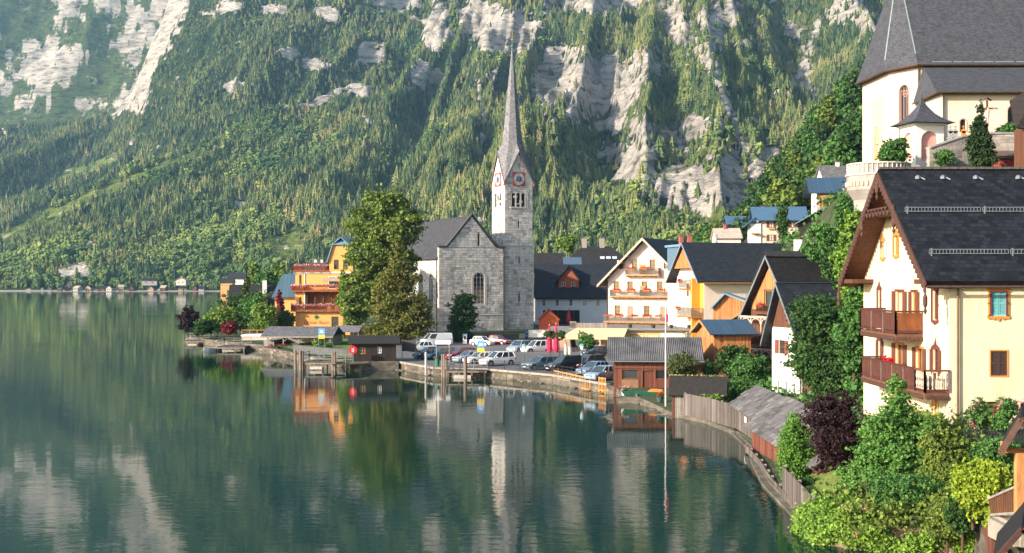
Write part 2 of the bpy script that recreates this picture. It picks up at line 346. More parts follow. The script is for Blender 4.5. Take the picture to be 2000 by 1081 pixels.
def mountain_material():
    m, nt, b = new_mat('mountain'); L = nt.links
    tc = N(nt, 'ShaderNodeTexCoord'); mp = N(nt, 'ShaderNodeMapping'); mp.inputs['Scale'].default_value = (.012, .012, .055); mp.inputs['Rotation'].default_value = (.12, .18, 0)
    L.new(tc.outputs['Object'], mp.inputs[0])
    n1 = N(nt, 'ShaderNodeTexNoise', i_Scale=1.0, i_Detail=9.0, i_Roughness=.68); L.new(mp.outputs[0], n1.inputs['Vector'])
    n2 = N(nt, 'ShaderNodeTexNoise', i_Scale=.03, i_Detail=8.0, i_Roughness=.7); L.new(tc.outputs['Object'], n2.inputs['Vector'])
    rr = ramp(nt, [(.3, (.12, .105, .09)), (.39, (.32, .29, .25)), (.48, (.56, .50, .43)), (.7, (.68, .61, .53))]); L.new(n1.outputs['Fac'], rr.inputs[0])
    gg = ramp(nt, [(.3, (.07, .11, .03)), (.5, (.16, .21, .05)), (.7, (.26, .29, .09))]); L.new(n2.outputs['Fac'], gg.inputs[0])
    ff = ramp(nt, [(.3, (.018, .04, .015)), (.7, (.05, .085, .025))]); L.new(n2.outputs['Fac'], ff.inputs[0])
    ar = N(nt, 'ShaderNodeAttribute'); ar.attribute_name = 'rock'; ag = N(nt, 'ShaderNodeAttribute'); ag.attribute_name = 'grass'
    m1 = N(nt, 'ShaderNodeMix', data_type='RGBA'); L.new(ag.outputs['Fac'], m1.inputs[0]); L.new(ff.outputs[0], m1.inputs[6]); L.new(gg.outputs[0], m1.inputs[7])
    # the rock edge is broken up by the fine noise
    sb = N(nt, 'ShaderNodeMath', operation='SUBTRACT'); L.new(n2.outputs['Fac'], sb.inputs[0]); sb.inputs[1].default_value = .5
    ad = N(nt, 'ShaderNodeMath', operation='MULTIPLY_ADD'); L.new(sb.outputs[0], ad.inputs[0]); ad.inputs[1].default_value = 3.6; L.new(ar.outputs['Fac'], ad.inputs[2])
    cr = N(nt, 'ShaderNodeMapRange', i_From_Min=.35, i_From_Max=.6); L.new(ad.outputs[0], cr.inputs[0])
    m2 = N(nt, 'ShaderNodeMix', data_type='RGBA'); L.new(cr.outputs[0], m2.inputs[0]); L.new(m1.outputs[2], m2.inputs[6]); L.new(rr.outputs[0], m2.inputs[7])
    mp2 = N(nt, 'ShaderNodeMapping'); mp2.inputs['Scale'].default_value = (.035, .035, .16); mp2.inputs['Rotation'].default_value = (.2, -.12, .1); L.new(tc.outputs['Object'], mp2.inputs[0])
    n3 = N(nt, 'ShaderNodeTexNoise', i_Scale=1.0, i_Detail=7.0, i_Roughness=.7); L.new(mp2.outputs[0], n3.inputs['Vector']); r3 = ramp(nt, [(.38, (.36, .35, .36)), (.48, (.88, .88, .88)), (.7, (1.15, 1.12, 1.08))]); L.new(n3.outputs['Fac'], r3.inputs[0])
    m3 = N(nt, 'ShaderNodeMix', data_type='RGBA', blend_type='MULTIPLY'); m3.inputs[0].default_value = 1; L.new(m2.outputs[2], m3.inputs[6]); L.new(r3.outputs[0], m3.inputs[7]); m2 = m3
    L.new(m2.outputs[2], b.inputs['Base Color']); b.inputs['Roughness'].default_value = .95; b.inputs['Specular IOR Level'].default_value = .1
    bp = N(nt, 'ShaderNodeBump', i_Strength=.9, i_Distance=24.0); hs = N(nt, 'ShaderNodeMath', operation='MULTIPLY_ADD'); L.new(n3.outputs['Fac'], hs.inputs[0]); hs.inputs[1].default_value = .6; L.new(n1.outputs['Fac'], hs.inputs[2]); L.new(hs.outputs[0], bp.inputs['Height']); L.new(bp.outputs[0], b.inputs['Normal'])
    return m
nr, nc = PX.shape
idx = np.arange(nr * nc).reshape(nr, nc)
faces = np.stack([idx[:-1, :-1], idx[:-1, 1:], idx[1:, 1:], idx[1:, :-1]], -1).reshape(-1, 4)
mo = np_mesh('mountain', np.stack([XX, DD, ZZ], -1).reshape(-1, 3), faces, mountain_material(), smooth=True)
for nm, arr in (('rock', RK), ('grass', GR)):
    a = mo.data.attributes.new(nm, 'FLOAT', 'POINT'); a.data.foreach_set('value', arr.astype(np.float32).ravel())
tag(mo, kind='structure')

# ------------------------------------------------------------ water
def water_material():
    m, nt, b = new_mat('lake_water'); L = nt.links
    b.inputs['Base Color'].default_value = (.004, .026, .019, 1); b.inputs['Roughness'].default_value = .035; b.inputs['IOR'].default_value = 1.33
    b.inputs['Specular IOR Level'].default_value = .42
    tc = N(nt, 'ShaderNodeTexCoord')
    mp = N(nt, 'ShaderNodeMapping'); mp.inputs['Scale'].default_value = (.55, 1.0, 1); mp.inputs['Rotation'].default_value = (0, 0, .35); L.new(tc.outputs['Object'], mp.inputs[0])
    n1 = N(nt, 'ShaderNodeTexNoise', i_Scale=1.5, i_Detail=3.0, i_Roughness=.55, i_Distortion=.4); L.new(mp.outputs[0], n1.inputs['Vector'])
    n2 = N(nt, 'ShaderNodeTexNoise', i_Scale=.16, i_Detail=2.0); L.new(tc.outputs['Object'], n2.inputs['Vector'])
    n3 = N(nt, 'ShaderNodeTexNoise', i_Scale=.022, i_Detail=4.0); L.new(tc.outputs['Object'], n3.inputs['Vector'])
    st = N(nt, 'ShaderNodeMapRange', i_From_Min=.38, i_From_Max=.6, i_To_Min=.2, i_To_Max=1.15); L.new(n3.outputs['Fac'], st.inputs[0])
    # open water left is livelier than the sheltered quay side
    h = N(nt, 'ShaderNodeMath', operation='MULTIPLY'); L.new(n1.outputs['Fac'], h.inputs[0]); L.new(st.outputs[0], h.inputs[1])
    h2 = N(nt, 'ShaderNodeMath', operation='MULTIPLY_ADD'); L.new(n2.outputs['Fac'], h2.inputs[0]); h2.inputs[1].default_value = 1.6; L.new(h.outputs[0], h2.inputs[2])
    bp = N(nt, 'ShaderNodeBump', i_Strength=.14, i_Distance=.06); L.new(h2.outputs[0], bp.inputs['Height']); L.new(bp.outputs[0], b.inputs['Normal'])
    return m
w = MB().quad((-6000, -4000, 0), (6000, -4000, 0), (6000, 5200, 0), (-6000, 5200, 0)).build('water', water_material())
tag(w, kind='structure')
bed = MB().quad((-7000, -5000, -6.5), (7000, -5000, -6.5), (7000, 6000, -6.5), (-7000, 6000, -6.5)).build('ground', mat('lake_bed', (.05, .05, .035)))
tag(bed, kind='structure')
# ------------------------------------------------------------ forest instances
def conifer_mesh(seed, tiers=6, n=7, w=.2):
    rng = random.Random(seed); b = MB()
    b.tube((0, 0, 0), (0, 0, .3), .018, .012, 4)
    for k in range(tiers):
        z0 = .10 + .86 * k / tiers; z1 = min(1.0, z0 + .30 * (1 - k / tiers * .55)); r = w * (1 - k / tiers) ** .8 * rng.uniform(.8, 1.15) + .012
        i = len(b.v); b.v.append((rng.uniform(-.01, .01), rng.uniform(-.01, .01), z1))
        for q in range(n * 2):
            a = math.pi * q / n + k; rr = r * (rng.uniform(.85, 1.2) if q % 2 == 0 else rng.uniform(.45, .65)); b.v.append((rr * math.cos(a), rr * math.sin(a), z0 - rng.uniform(0, .04) * (q % 2 == 0)))
        for q in range(n * 2): b.f.append((i, i + 1 + q, i + 1 + (q + 1) % (n * 2)))
    return b
def ico(sub=1):
    import bmesh
    bm = bmesh.new(); bmesh.ops.create_icosphere(bm, subdivisions=sub, radius=1)
    v = [x.co.copy() for x in bm.verts]; f = [[y.index for y in x.verts] for x in bm.faces]; bm.free(); return v, f
ICO1, ICO2 = ico(1), ico(2)
def broad_mesh(seed, n=15):
    rng = random.Random(seed); b = MB(); b.tube((0, 0, 0), (0, 0, .45), .025, .02, 4)
    for k in range(n):
        a = rng.uniform(0, 6.3); z = rng.uniform(.3, .82); rr = .26 * math.sin(max(.1, (z - .1)) * 3.1) * rng.uniform(.3, 1.1); s = rng.uniform(.09, .16)
        c = Vector((rr * math.cos(a), rr * math.sin(a), z)); i = len(b.v)
        for v in ICO1[0]: b.v.append(tuple(c + Vector((v.x, v.y, v.z * .85)) * s * rng.uniform(.7, 1.25)))
        for f in ICO1[1]: b.f.append(tuple(i + q for q in f))
    return b
def tree_inst_mat(name, stops):
    m, nt, b = new_mat(name); L = nt.links
    oi = N(nt, 'ShaderNodeAttribute'); oi.attribute_name = 'rnd'; oi.attribute_type = 'INSTANCER'
    r = ramp(nt, stops); L.new(oi.outputs['Fac'], r.inputs[0])
    tc = N(nt, 'ShaderNodeTexCoord'); n1 = N(nt, 'ShaderNodeTexNoise', i_Scale=14.0, i_Detail=3.0); L.new(tc.outputs['Object'], n1.inputs['Vector'])
    mr = N(nt, 'ShaderNodeMapRange', i_From_Min=.3, i_From_Max=.7, i_To_Min=.55, i_To_Max=1.4); L.new(n1.outputs['Fac'], mr.inputs[0])
    mx = N(nt, 'ShaderNodeMix', data_type='RGBA', blend_type='MULTIPLY'); mx.inputs[0].default_value = 1; L.new(r.outputs[0], mx.inputs[6]); L.new(mr.outputs[0], mx.inputs[7])
    L.new(mx.outputs[2], b.inputs['Base Color']); b.inputs['Roughness'].default_value = .9; b.inputs['Specular IOR Level'].default_value = .1
    return m
CON = tree_inst_mat('conifer_forest', [(0, (.024, .054, .030)), (.3, (.07, .105, .042)), (.6, (.155, .18, .062)), (.88, (.25, .245, .09)), (1, (.29, .22, .11))])
BRO = tree_inst_mat('broadleaf_forest', [(0, (.045, .09, .03)), (.5, (.13, .18, .05)), (.85, (.22, .27, .07)), (1, (.30, .32, .09))])
def proto(b, name, m):
    me = bpy.data.meshes.new(name); me.from_pydata(b.v, [], b.f); me.materials.append(m); me.update()
    return bpy.data.objects.new(name, me)
def forest(name, protos, pts, hs, ws, rnd, var):
    """one object of many instanced trees on points; protos stay unlinked"""
    me = bpy.data.meshes.new(name); me.vertices.add(len(pts)); me.vertices.foreach_set('co', np.asarray(pts, np.float32).ravel())
    for nm, ar in (('hh', hs), ('ww', ws), ('rnd', rnd)):
        a = me.attributes.new(nm, 'FLOAT', 'POINT'); a.data.foreach_set('value', np.asarray(ar, np.float32))
    a = me.attributes.new('vv', 'INT', 'POINT'); a.data.foreach_set('value', np.asarray(var, np.int32))
    o = bpy.data.objects.new(name, me); COL.objects.link(o)
    ng = bpy.data.node_groups.new(name, 'GeometryNodeTree')
    ng.interface.new_socket('Geometry', in_out='INPUT', socket_type='NodeSocketGeometry'); ng.interface.new_socket('Geometry', in_out='OUTPUT', socket_type='NodeSocketGeometry')
    nn = ng.nodes; LL = ng.links; gi = nn.new('NodeGroupInput'); go = nn.new('NodeGroupOutput')
    mp = nn.new('GeometryNodeMeshToPoints'); LL.new(gi.outputs[0], mp.inputs[0])
    g2i = nn.new('GeometryNodeGeometryToInstance')
    for p in protos:
        oi = nn.new('GeometryNodeObjectInfo'); oi.inputs['Object'].default_value = p; LL.new(oi.outputs['Geometry'], g2i.inputs[0])
    ip = nn.new('GeometryNodeInstanceOnPoints'); LL.new(mp.outputs[0], ip.inputs['Points']); LL.new(g2i.outputs[0], ip.inputs['Instance'])
    ip.inputs['Pick Instance'].default_value = True
    def attr(nm, t='FLOAT'):
        n = nn.new('GeometryNodeInputNamedAttribute'); n.data_type = t; n.inputs[0].default_value = nm; return n.outputs[0]
    LL.new(attr('vv', 'INT'), ip.inputs['Instance Index'])
    cx = nn.new('ShaderNodeCombineXYZ'); w_ = attr('ww'); LL.new(w_, cx.inputs[0]); LL.new(w_, cx.inputs[1]); LL.new(attr('hh'), cx.inputs[2]); LL.new(cx.outputs[0], ip.inputs['Scale'])
    rv = nn.new('FunctionNodeRandomValue'); rv.data_type = 'FLOAT'; rv.inputs[3].default_value = 6.28
    cr = nn.new('ShaderNodeCombineXYZ'); LL.new(rv.outputs[1], cr.inputs[2]); LL.new(cr.outputs[0], ip.inputs['Rotation'])
    LL.new(ip.outputs[0], go.inputs[0])
    md = o.modifiers.new('trees', 'NODES'); md.node_group = ng
    return o
cprotos = [proto(conifer_mesh(i, 6 + i % 2, 6, .25 + .03 * (i % 3)), 'conifer', CON) for i in range(4)]
bprotos = [proto(broad_mesh(20 + i), 'broadleaf', BRO) for i in range(4)]
rs = np.random.RandomState(4)
def bil(A, px, d):
    i = np.interp(d, DA, np.arange(len(DA))); j = np.interp(px, PXA, np.arange(len(PXA)))
    i0 = np.clip(i.astype(int), 0, A.shape[0] - 2); j0 = np.clip(j.astype(int), 0, A.shape[1] - 2); fi = i - i0; fj = j - j0
    return (A[i0, j0] * (1 - fj) + A[i0, j0 + 1] * fj) * (1 - fi) + (A[i0 + 1, j0] * (1 - fj) + A[i0 + 1, j0 + 1] * fj) * fi
pts = []; 
for (d0, d1, n) in ((530, 1100, 46000), (1080, 1700, 98000), (1700, 2600, 76000), (2600, 3600, 14000)):
    d = rs.uniform(d0, d1, n); px = rs.uniform(-120, 1830, n) if d1 < 3000 else rs.uniform(-120, 420, n); pts.append((px, d))
tpx = np.concatenate([p[0] for p in pts]); td = np.concatenate([p[1] for p in pts])
tz = bil(ZZ, tpx, td); trk = bil(RK, tpx, td); tgr = bil(GR, tpx, td)
tpy = HY - (tz - CAMZ) * F / td
r0 = rs.uniform(0, 1, len(td))
nearline = tz > 2.0
keep = nearline & (r0 > trk * np.where(tpx > 1250, .8, .93)) & (rs.uniform(0, 1, len(td)) > tgr * np.where(td > 2700, .6, .93)) & (tpy > -260)
# the part of the slope hidden behind the nearer ground is still wooded
gap = fbm(tpx / 30, tpy / 30, 77, 3); keep &= (gap > -.55)
rk2, g2 = masks(tpx, tpy - 11 * F / td, td); rk3, g3 = masks(tpx, tpy - 5 * F / td, td); g3 = np.maximum(g2, g3); keep &= ~((g3 > .5) & (td < 2600) & (rs.uniform(0, 1, len(td)) < .72)); keep &= ~((np.maximum(rk2, rk3) > .5) & (rs.uniform(0, 1, len(td)) < np.where(tpx > 1250, .6, .85)) & (trk > .0)) & ~((rk3 > .5) & (rs.uniform(0, 1, len(td)) < np.where(tpx > 1250, .55, .8)))
tpx, td, tz, tpy = tpx[keep], td[keep], tz[keep], tpy[keep]
tx = (tpx - 1000) * td / F; n = len(tx)
mixn = fbm(tx / 130, td / 130, 91, 3) + rs.uniform(-.35, .35, n) + np.clip((60 - tz) / 120, -.2, .35) + np.where((tpx < 560) & (td < 1700), .12, -.15)
isb = mixn > .16
zone = fbm(tx / 60, td / 60, 97, 3)
rnd = np.clip(.42 + zone * .45 + rs.normal(0, .2, n), 0, 1)
hh = np.clip(np.exp(rs.normal(2.28, .33, n)), 5, 24)  * np.where(isb, .85, 1) * np.where(td > 2600, .85, 1); hh = hh * np.clip(.8 + fbm(tx / 40, td / 40, 99, 2) * .5, .5, 1.3)
ww = hh * rs.uniform(.75, 1.15, n) * np.where(isb, .95, 1.0)
P3 = np.stack([tx, td, tz - .6], -1)
fo = forest('conifer_forest', cprotos, P3[~isb], hh[~isb], ww[~isb], rnd[~isb], rs.randint(0, 4, (~isb).sum()))
tag(fo, kind='stuff'); fo['label'] = 'dense conifer forest covering the mountain slopes above the lake'
fb = forest('broadleaf_forest', bprotos, P3[isb], hh[isb], ww[isb], rnd[isb], rs.randint(0, 4, isb.sum()))
tag(fb, kind='stuff'); fb['label'] = 'lighter broadleaf woods mixed into the lower mountain slopes'
# ------------------------------------------------------------ air
hz = MB().box(-2400, 3300, -30, 4500, -8, 1120).build('haze', None)
m = bpy.data.materials.new('haze'); m.use_nodes = True; m.node_tree.nodes.clear()
vo = m.node_tree.nodes.new('ShaderNodeVolumePrincipled'); ou = m.node_tree.nodes.new('ShaderNodeOutputMaterial'); m.node_tree.links.new(vo.outputs[0], ou.inputs['Volume'])
vo.inputs['Color'].default_value = (.40, .73, 1, 1); vo.inputs['Density'].default_value = 0.00007; vo.inputs['Anisotropy'].default_value = .2
hz.data.materials.append(m); tag(hz, kind='stuff')
# ------------------------------------------------------------ building kit
def pip(x, y, poly):
    c = False; n = len(poly); j = n - 1
    for i in range(n):
        xi, yi = poly[i]; xj, yj = poly[j]
        if (yi > y) != (yj > y) and x < (xj - xi) * (y - yi) / (yj - yi) + xi: c = not c
        j = i
    return c
def clip(poly, conv):
    """clip a convex polygon by a convex counter-clockwise polygon"""
    out = poly
    for k in range(len(conv)):
        a = conv[k]; b = conv[(k + 1) % len(conv)]; nx, ny = -(b[1] - a[1]), b[0] - a[0]
        ins = lambda p: (p[0] - a[0]) * nx + (p[1] - a[1]) * ny; res = []
        for i in range(len(out)):
            p, q = out[i], out[(i + 1) % len(out)]; dp, dq = ins(p), ins(q)
            if dp >= -1e-7: res.append(p)
            if (dp > 1e-7 and dq < -1e-7) or (dp < -1e-7 and dq > 1e-7):
                t = dp / (dp - dq); res.append((p[0] + (q[0] - p[0]) * t, p[1] + (q[1] - p[1]) * t))
        out = res
        if len(out) < 3: return []
    return out
class Face:
    """a wall plane: origin o, horizontal direction u, outward normal n; (u,z) -> 3D"""
    def __init__(s, o, u, n): s.o = Vector(o); s.u = Vector(u).normalized(); s.n = Vector(n).normalized()
    def p(s, a, z, out=0): return s.o + s.u * a + Vector((0, 0, z)) + s.n * out
    def mat(s, a, z, out=0):
        M = Matrix((s.u, -s.n, Vector((0, 0, 1)))).transposed().to_4x4(); M.translation = s.p(a, z, out); return M
def wall_into(mb, face, conv, holes=(), reveal=.16):
    """wall sheet over the convex outline conv [(u,z)], with recessed openings (u0,u1,z0,z1[,arch])"""
    us = sorted(set([round(p[0], 4) for p in conv] + [round(h[i], 4) for h in holes for i in (0, 1)]))
    zs = sorted(set([round(min(p[1] for p in conv), 4), round(max(p[1] for p in conv), 4)] + [round(h[i], 4) for h in holes for i in (2, 3)]))
    for a, b in zip(us, us[1:]):
        for c, d in zip(zs, zs[1:]):
            mu, mz = (a + b) / 2, (c + d) / 2
            if any(h[0] < mu < h[1] and h[2] < mz < h[3] for h in holes): continue
            pl = clip([(a, c), (b, c), (b, d), (a, d)], conv)
            if pl: mb.quad(*[face.p(u, z) for u, z in pl])
    for h in holes:
        u0, u1, z0, z1 = h[:4]
        for (pa, pb) in (((u0, z0), (u1, z0)), ((u1, z0), (u1, z1)), ((u1, z1), (u0, z1)), ((u0, z1), (u0, z0))):
            mb.quad(face.p(*pa), face.p(*pb), face.p(*pb, -reveal), face.p(*pa, -reveal))
        if len(h) > 4 and h[4]:      # round head: fill the two corners, front and soffit
            r = (u1 - u0) / 2; uc = (u0 + u1) / 2; zc = z1 - r; K = 8
            for sgn in (-1, 1):
                arc = [(uc + sgn * r * math.cos(math.pi / 2 * k / K), zc + r * math.sin(math.pi / 2 * k / K)) for k in range(K + 1)]
                for p, q in zip(arc, arc[1:]):
                    mb.quad(face.p(*p), face.p(*q), face.p(uc + sgn * r, z1)); mb.quad(face.p(*p), face.p(*q), face.p(*q, -reveal), face.p(*p, -reveal))
_mc = {}
def cached(key, fn):
    if key not in _mc:
        o = fn(); me = o.data; bpy.data.objects.remove(o); _mc[key] = me
    return _mc[key]
def inst(name, me, parent, M):
    o = bpy.data.objects.new(name, me); COL.objects.link(o); o.parent = parent; o.matrix_local = M; return o
WHITEF = None
def window(root, face, uc, z0, w, h, fm, rec=.12, mull=(1, 1), shutters=None, sill=None, curtain=False, name='window', arch=False, ft=.07, shopen=1.0, slabel=None, lintel=None):
    """window frame with its pane; shutters and sill are parts of their own"""
    def fr():
        b = MB(); b.box(-w / 2, -w / 2 + ft, -.02, .07, 0, h).box(w / 2 - ft, w / 2, -.02, .07, 0, h).box(-w / 2 + ft, w / 2 - ft, -.02, .07, 0, ft).box(-w / 2 + ft, w / 2 - ft, -.02, .07, h - ft, h)
        for i in range(1, mull[0] + 1):
            x = -w / 2 + w * i / (mull[0] + 1); b.box(x - ft * .4, x + ft * .4, -.005, .06, ft, h - ft)
        for i in range(1, mull[1] + 1):
            z = h * i / (mull[1] + 1); b.box(-w / 2 + ft, w / 2 - ft, 0, .055, z - ft * .3, z + ft * .3)
        return b.build('window', fm)
    me = cached(('win', w, h, fm.name, mull, ft), fr); o = inst(name, me, root, face.mat(uc, z0, -rec))
    pm = cached(('pane', w, h, curtain), lambda: MB().box(-w / 2 + .02, w / 2 - .02, .045, .06, .02, h - .02).build('pane', mat('net_curtain', '#b9b4a6', .9) if curtain else glass_mat()))
    inst('pane', pm, o, Matrix.Identity(4))
    if shutters:
        sw = w / 2 * shopen; 
        def sh():
            b = MB(); b.box(0, sw, -.04, 0, 0, h)
            n = max(4, int(h / .13))
            for k in range(n): b.box(.05, sw - .05, -.055, -.04, .05 + (h - .1) * k / n, .05 + (h - .1) * (k + .6) / n)
            return b.build('shutter', shutters)
        sm = cached(('sh', sw, h, shutters.name), sh)
        inst('shutter', sm, root, face.mat(uc - w / 2 - sw - .01, z0, .02)); inst('shutter', sm, root, face.mat(uc + w / 2 + .01, z0, .02))
    if sill:
        s = cached(('sill', w, sill.name), lambda: MB().box(-w / 2 - .06, w / 2 + .06, -.1, .0, -.08, 0).build('sill', sill)); inst('sill', s, o, Matrix.Translation((0, -rec, 0)))
    if lintel:
        s = cached(('lint', w, h, lintel.name), lambda: MB().box(-w / 2 - .1, -w / 2, -.03, 0, -.1, h + .1).box(w / 2, w / 2 + .1, -.03, 0, -.1, h + .1).box(-w / 2, w / 2, -.03, 0, h, h + .1).box(-w / 2, w / 2, -.03, 0, -.1, 0).build('window_surround', lintel)); inst('window_surround', s, o, Matrix.Translation((0, -rec, 0)))
    return o
def door(root, face, uc, z0, w, h, dm, fm, glass=False, rec=.12):
    def dr():
        b = MB(); b.box(-w / 2, -w / 2 + .08, -.02, .08, 0, h).box(w / 2 - .08, w / 2, -.02, .08, 0, h).box(-w / 2 + .08, w / 2 - .08, -.02, .08, h - .08, h)
        b.box(-w / 2 + .08, w / 2 - .08, .02, .06, 0, h - .08); b.box(-w / 2 + .16, w / 2 - .16, .0, .02, .15, h * .45).box(-w / 2 + .16, w / 2 - .16, .0, .02, h * .5, h - .2)
        return b.build('door', dm)
    me = cached(('door', w, h, dm.name), dr); o = inst('door', me, root, face.mat(uc, z0, -rec))
    inst('handle', cached('handle', lambda: MB().box(-.07, .07, -.07, -.03, -.015, .015).box(-.015, .015, -.04, .02, -.015, .015).build('handle', mat('brass', '#b08a3a', .35, metal=1))), o, Matrix.Translation((w / 2 - .18, 0, 1.05)))
    return o
def faces4(w, d):
    return {'front': Face((0, 0, 0), (1, 0, 0), (0, -1, 0)), 'left': Face((0, d, 0), (0, -1, 0), (-1, 0, 0)), 'right': Face((w, 0, 0), (0, 1, 0), (1, 0, 0)), 'back': Face((w, d, 0), (-1, 0, 0), (0, 1, 0))}
def shell(root, w, d, he, hr, ridge, m, holes={}, rf=.5, name='wall', z0=-1.0):
    """walls of a house as one part, gables where the ridge ends; openings per face"""
    fs = faces4(w, d); b = MB()
    for k, f in fs.items():
        L = w if k in ('front', 'back') else d; gab = (k in ('front', 'back')) == (ridge == 'y')
        r = L * rf if k in ('front', 'right') else L * (1 - rf)
        conv = [(0, z0), (L, z0), (L, he), (r, hr), (0, he)] if gab and hr > he else [(0, z0), (L, z0), (L, he), (0, he)]
        wall_into(b, f, conv, holes.get(k, ()))
    return b.build(name, m, root)
def roof(root, w, d, he, hr, ridge, m, go=.6, eo=.7, th=.22, rf=.5, soffit=None, barge=None, gob=None, gutter=None, lo=0.0):
    """two thick slopes; overhang go at the gables, eo at the eaves"""
    gob = go if gob is None else gob
    b = MB(); L = w if ridge == 'y' else d; R_ = L * rf
    s1 = (hr - he) / R_; s2 = (hr - he) / (L - R_); T = d if ridge == 'y' else w
    up = th + .02 + lo
    A = (-eo, he - s1 * eo + up); B = (R_, hr + up); C = (L + eo, he - s2 * eo + up)
    def P3(a, t): return (a[0], t, a[1]) if ridge == 'y' else (t, a[0], a[1])
    for (p, q) in ((A, B), (B, C)):
        b.slab([P3(p, -go), P3(p, T + gob), P3(q, T + gob), P3(q, -go)], th)
    o = roof_uv(b.build('roof', m, root))
    if soffit:
        c = MB()
        for (p, q) in ((A, B), (B, C)):
            p_ = (p[0], p[1] - up + .012 * 0 + .012); q_ = (q[0], q[1] - up + .012)
            c.slab([P3(p_, -go + .03), P3(p_, T + gob - .03), P3(q_, T + gob - .03), P3(q_, -go + .03)], .04)
        c.build('soffit', soffit, root)
    if barge:
        c = MB()
        for t in (-go - .03,):
            for (p, q) in ((A, B), (B, C)):
                h_ = th + .12
                if ridge == 'y': c.hull8([(p[0], t - .02, p[1] - h_), (q[0], t - .02, q[1] - h_), (q[0], t + .03, q[1] - h_), (p[0], t + .03, p[1] - h_)], [(p[0], t - .02, p[1] + .02), (q[0], t - .02, q[1] + .02), (q[0], t + .03, q[1] + .02), (p[0], t + .03, p[1] + .02)])
                else: c.hull8([(t - .02, p[0], p[1] - h_), (t - .02, q[0], q[1] - h_), (t + .03, q[0], q[1] - h_), (t + .03, p[0], p[1] - h_)], [(t - .02, p[0], p[1] + .02), (t - .02, q[0], q[1] + .02), (t + .03, q[0], q[1] + .02), (t + .03, p[0], p[1] + .02)])
        c.build('bargeboard', barge, root)
    if gutter:
        c = MB(); c.tube(P3((A[0] - .05, A[1] - th - .02), -go), P3((A[0] - .05, A[1] - th - .02), T + gob), .07, n=6); c.build('gutter', gutter, root); c = MB(); c.tube(P3((C[0] + .05, C[1] - th - .02), -go), P3((C[0] + .05, C[1] - th - .02), T + gob), .07, n=6)
        c.build('gutter', gutter, root)
    return o
def hip_roof(root, w, d, he, hr, m, eo=.6, inset=None, th=.2, gutter=None):
    inset = d / 2 if inset is None else inset; z0 = he - .1
    a, b_, c, e = (-eo, -eo, z0), (w + eo, -eo, z0), (w + eo, d + eo, z0), (-eo, d + eo, z0); r0, r1 = (inset, d / 2, hr), (w - inset, d / 2, hr)
    b = MB(); b.quad(a, b_, r1, r0).quad(b_, c, r1).quad(c, e, r0, r1).quad(e, a, r0); b.quad(*[(p[0], p[1], p[2] - th) for p in (a, e, c, b_)])
    for p, q in ((a, b_), (b_, c), (c, e), (e, a)): b.quad((p[0], p[1], p[2] - th), (q[0], q[1], q[2] - th), q, p)
    return roof_uv(b.build('roof', m, root))
def chimney(root, x, y, z0, z1, m, w=.6, cap=None):
    b = MB().box(x - w / 2, x + w / 2, y - w / 2, y + w / 2, z0, z1); o = b.build('chimney', m, root)
    c = MB().box(x - w / 2 - .08, x + w / 2 + .08, y - w / 2 - .08, y + w / 2 + .08, z1, z1 + .1)
    for sx in (-1, 1):
        for sy in (-1, 1): c.box(x + sx * w * .4 - .04, x + sx * w * .4 + .04, y + sy * w * .4 - .04, y + sy * w * .4 + .04, z1 + .1, z1 + .3)
    c.box(x - w / 2 - .1, x + w / 2 + .1, y - w / 2 - .1, y + w / 2 + .1, z1 + .3, z1 + .36)
    c.build('chimney_cap', cap or mat('chimney_cap', '#6a6660', .8), o); return o
def flowers(name, parent, pts, m, size=.1, seed=0, n=60, spread=(.3, .12, .12)):
    """loose blossom faces round the points (plus a few leaves by tint)"""
    r = np.random.RandomState(seed); c = np.repeat(np.asarray(pts, float), n, 0); c = c + r.normal(0, 1, c.shape) * np.asarray(spread)
    return leafmesh(name, c, size, m, parent, r)
def leafmesh(name, c, size, m, parent, r, up=.4, aspect=1.0, tint=None, out=None):
    n = len(c); nr = r.normal(0, 1, (n, 3)); nr[:, 2] += up
    if out is not None: nr += out * 1.0
    nr /= np.linalg.norm(nr, axis=1)[:, None]
    t = np.cross(nr, r.normal(0, 1, (n, 3))); t /= np.linalg.norm(t, axis=1)[:, None]; b = np.cross(nr, t)
    s = (size * r.uniform(.45, 1.5, n))[:, None]
    V = np.stack([c + t * s * .5 * aspect, c + b * s * .5, c - t * s * .5 * aspect, c - b * s * .5], 1).reshape(-1, 3)
    Fq = np.arange(n * 4).reshape(n, 4)
    tt = r.uniform(0, 1, n) if tint is None else tint
    return np_mesh(name, V, Fq, m, parent, tint=np.repeat(tt, 4))
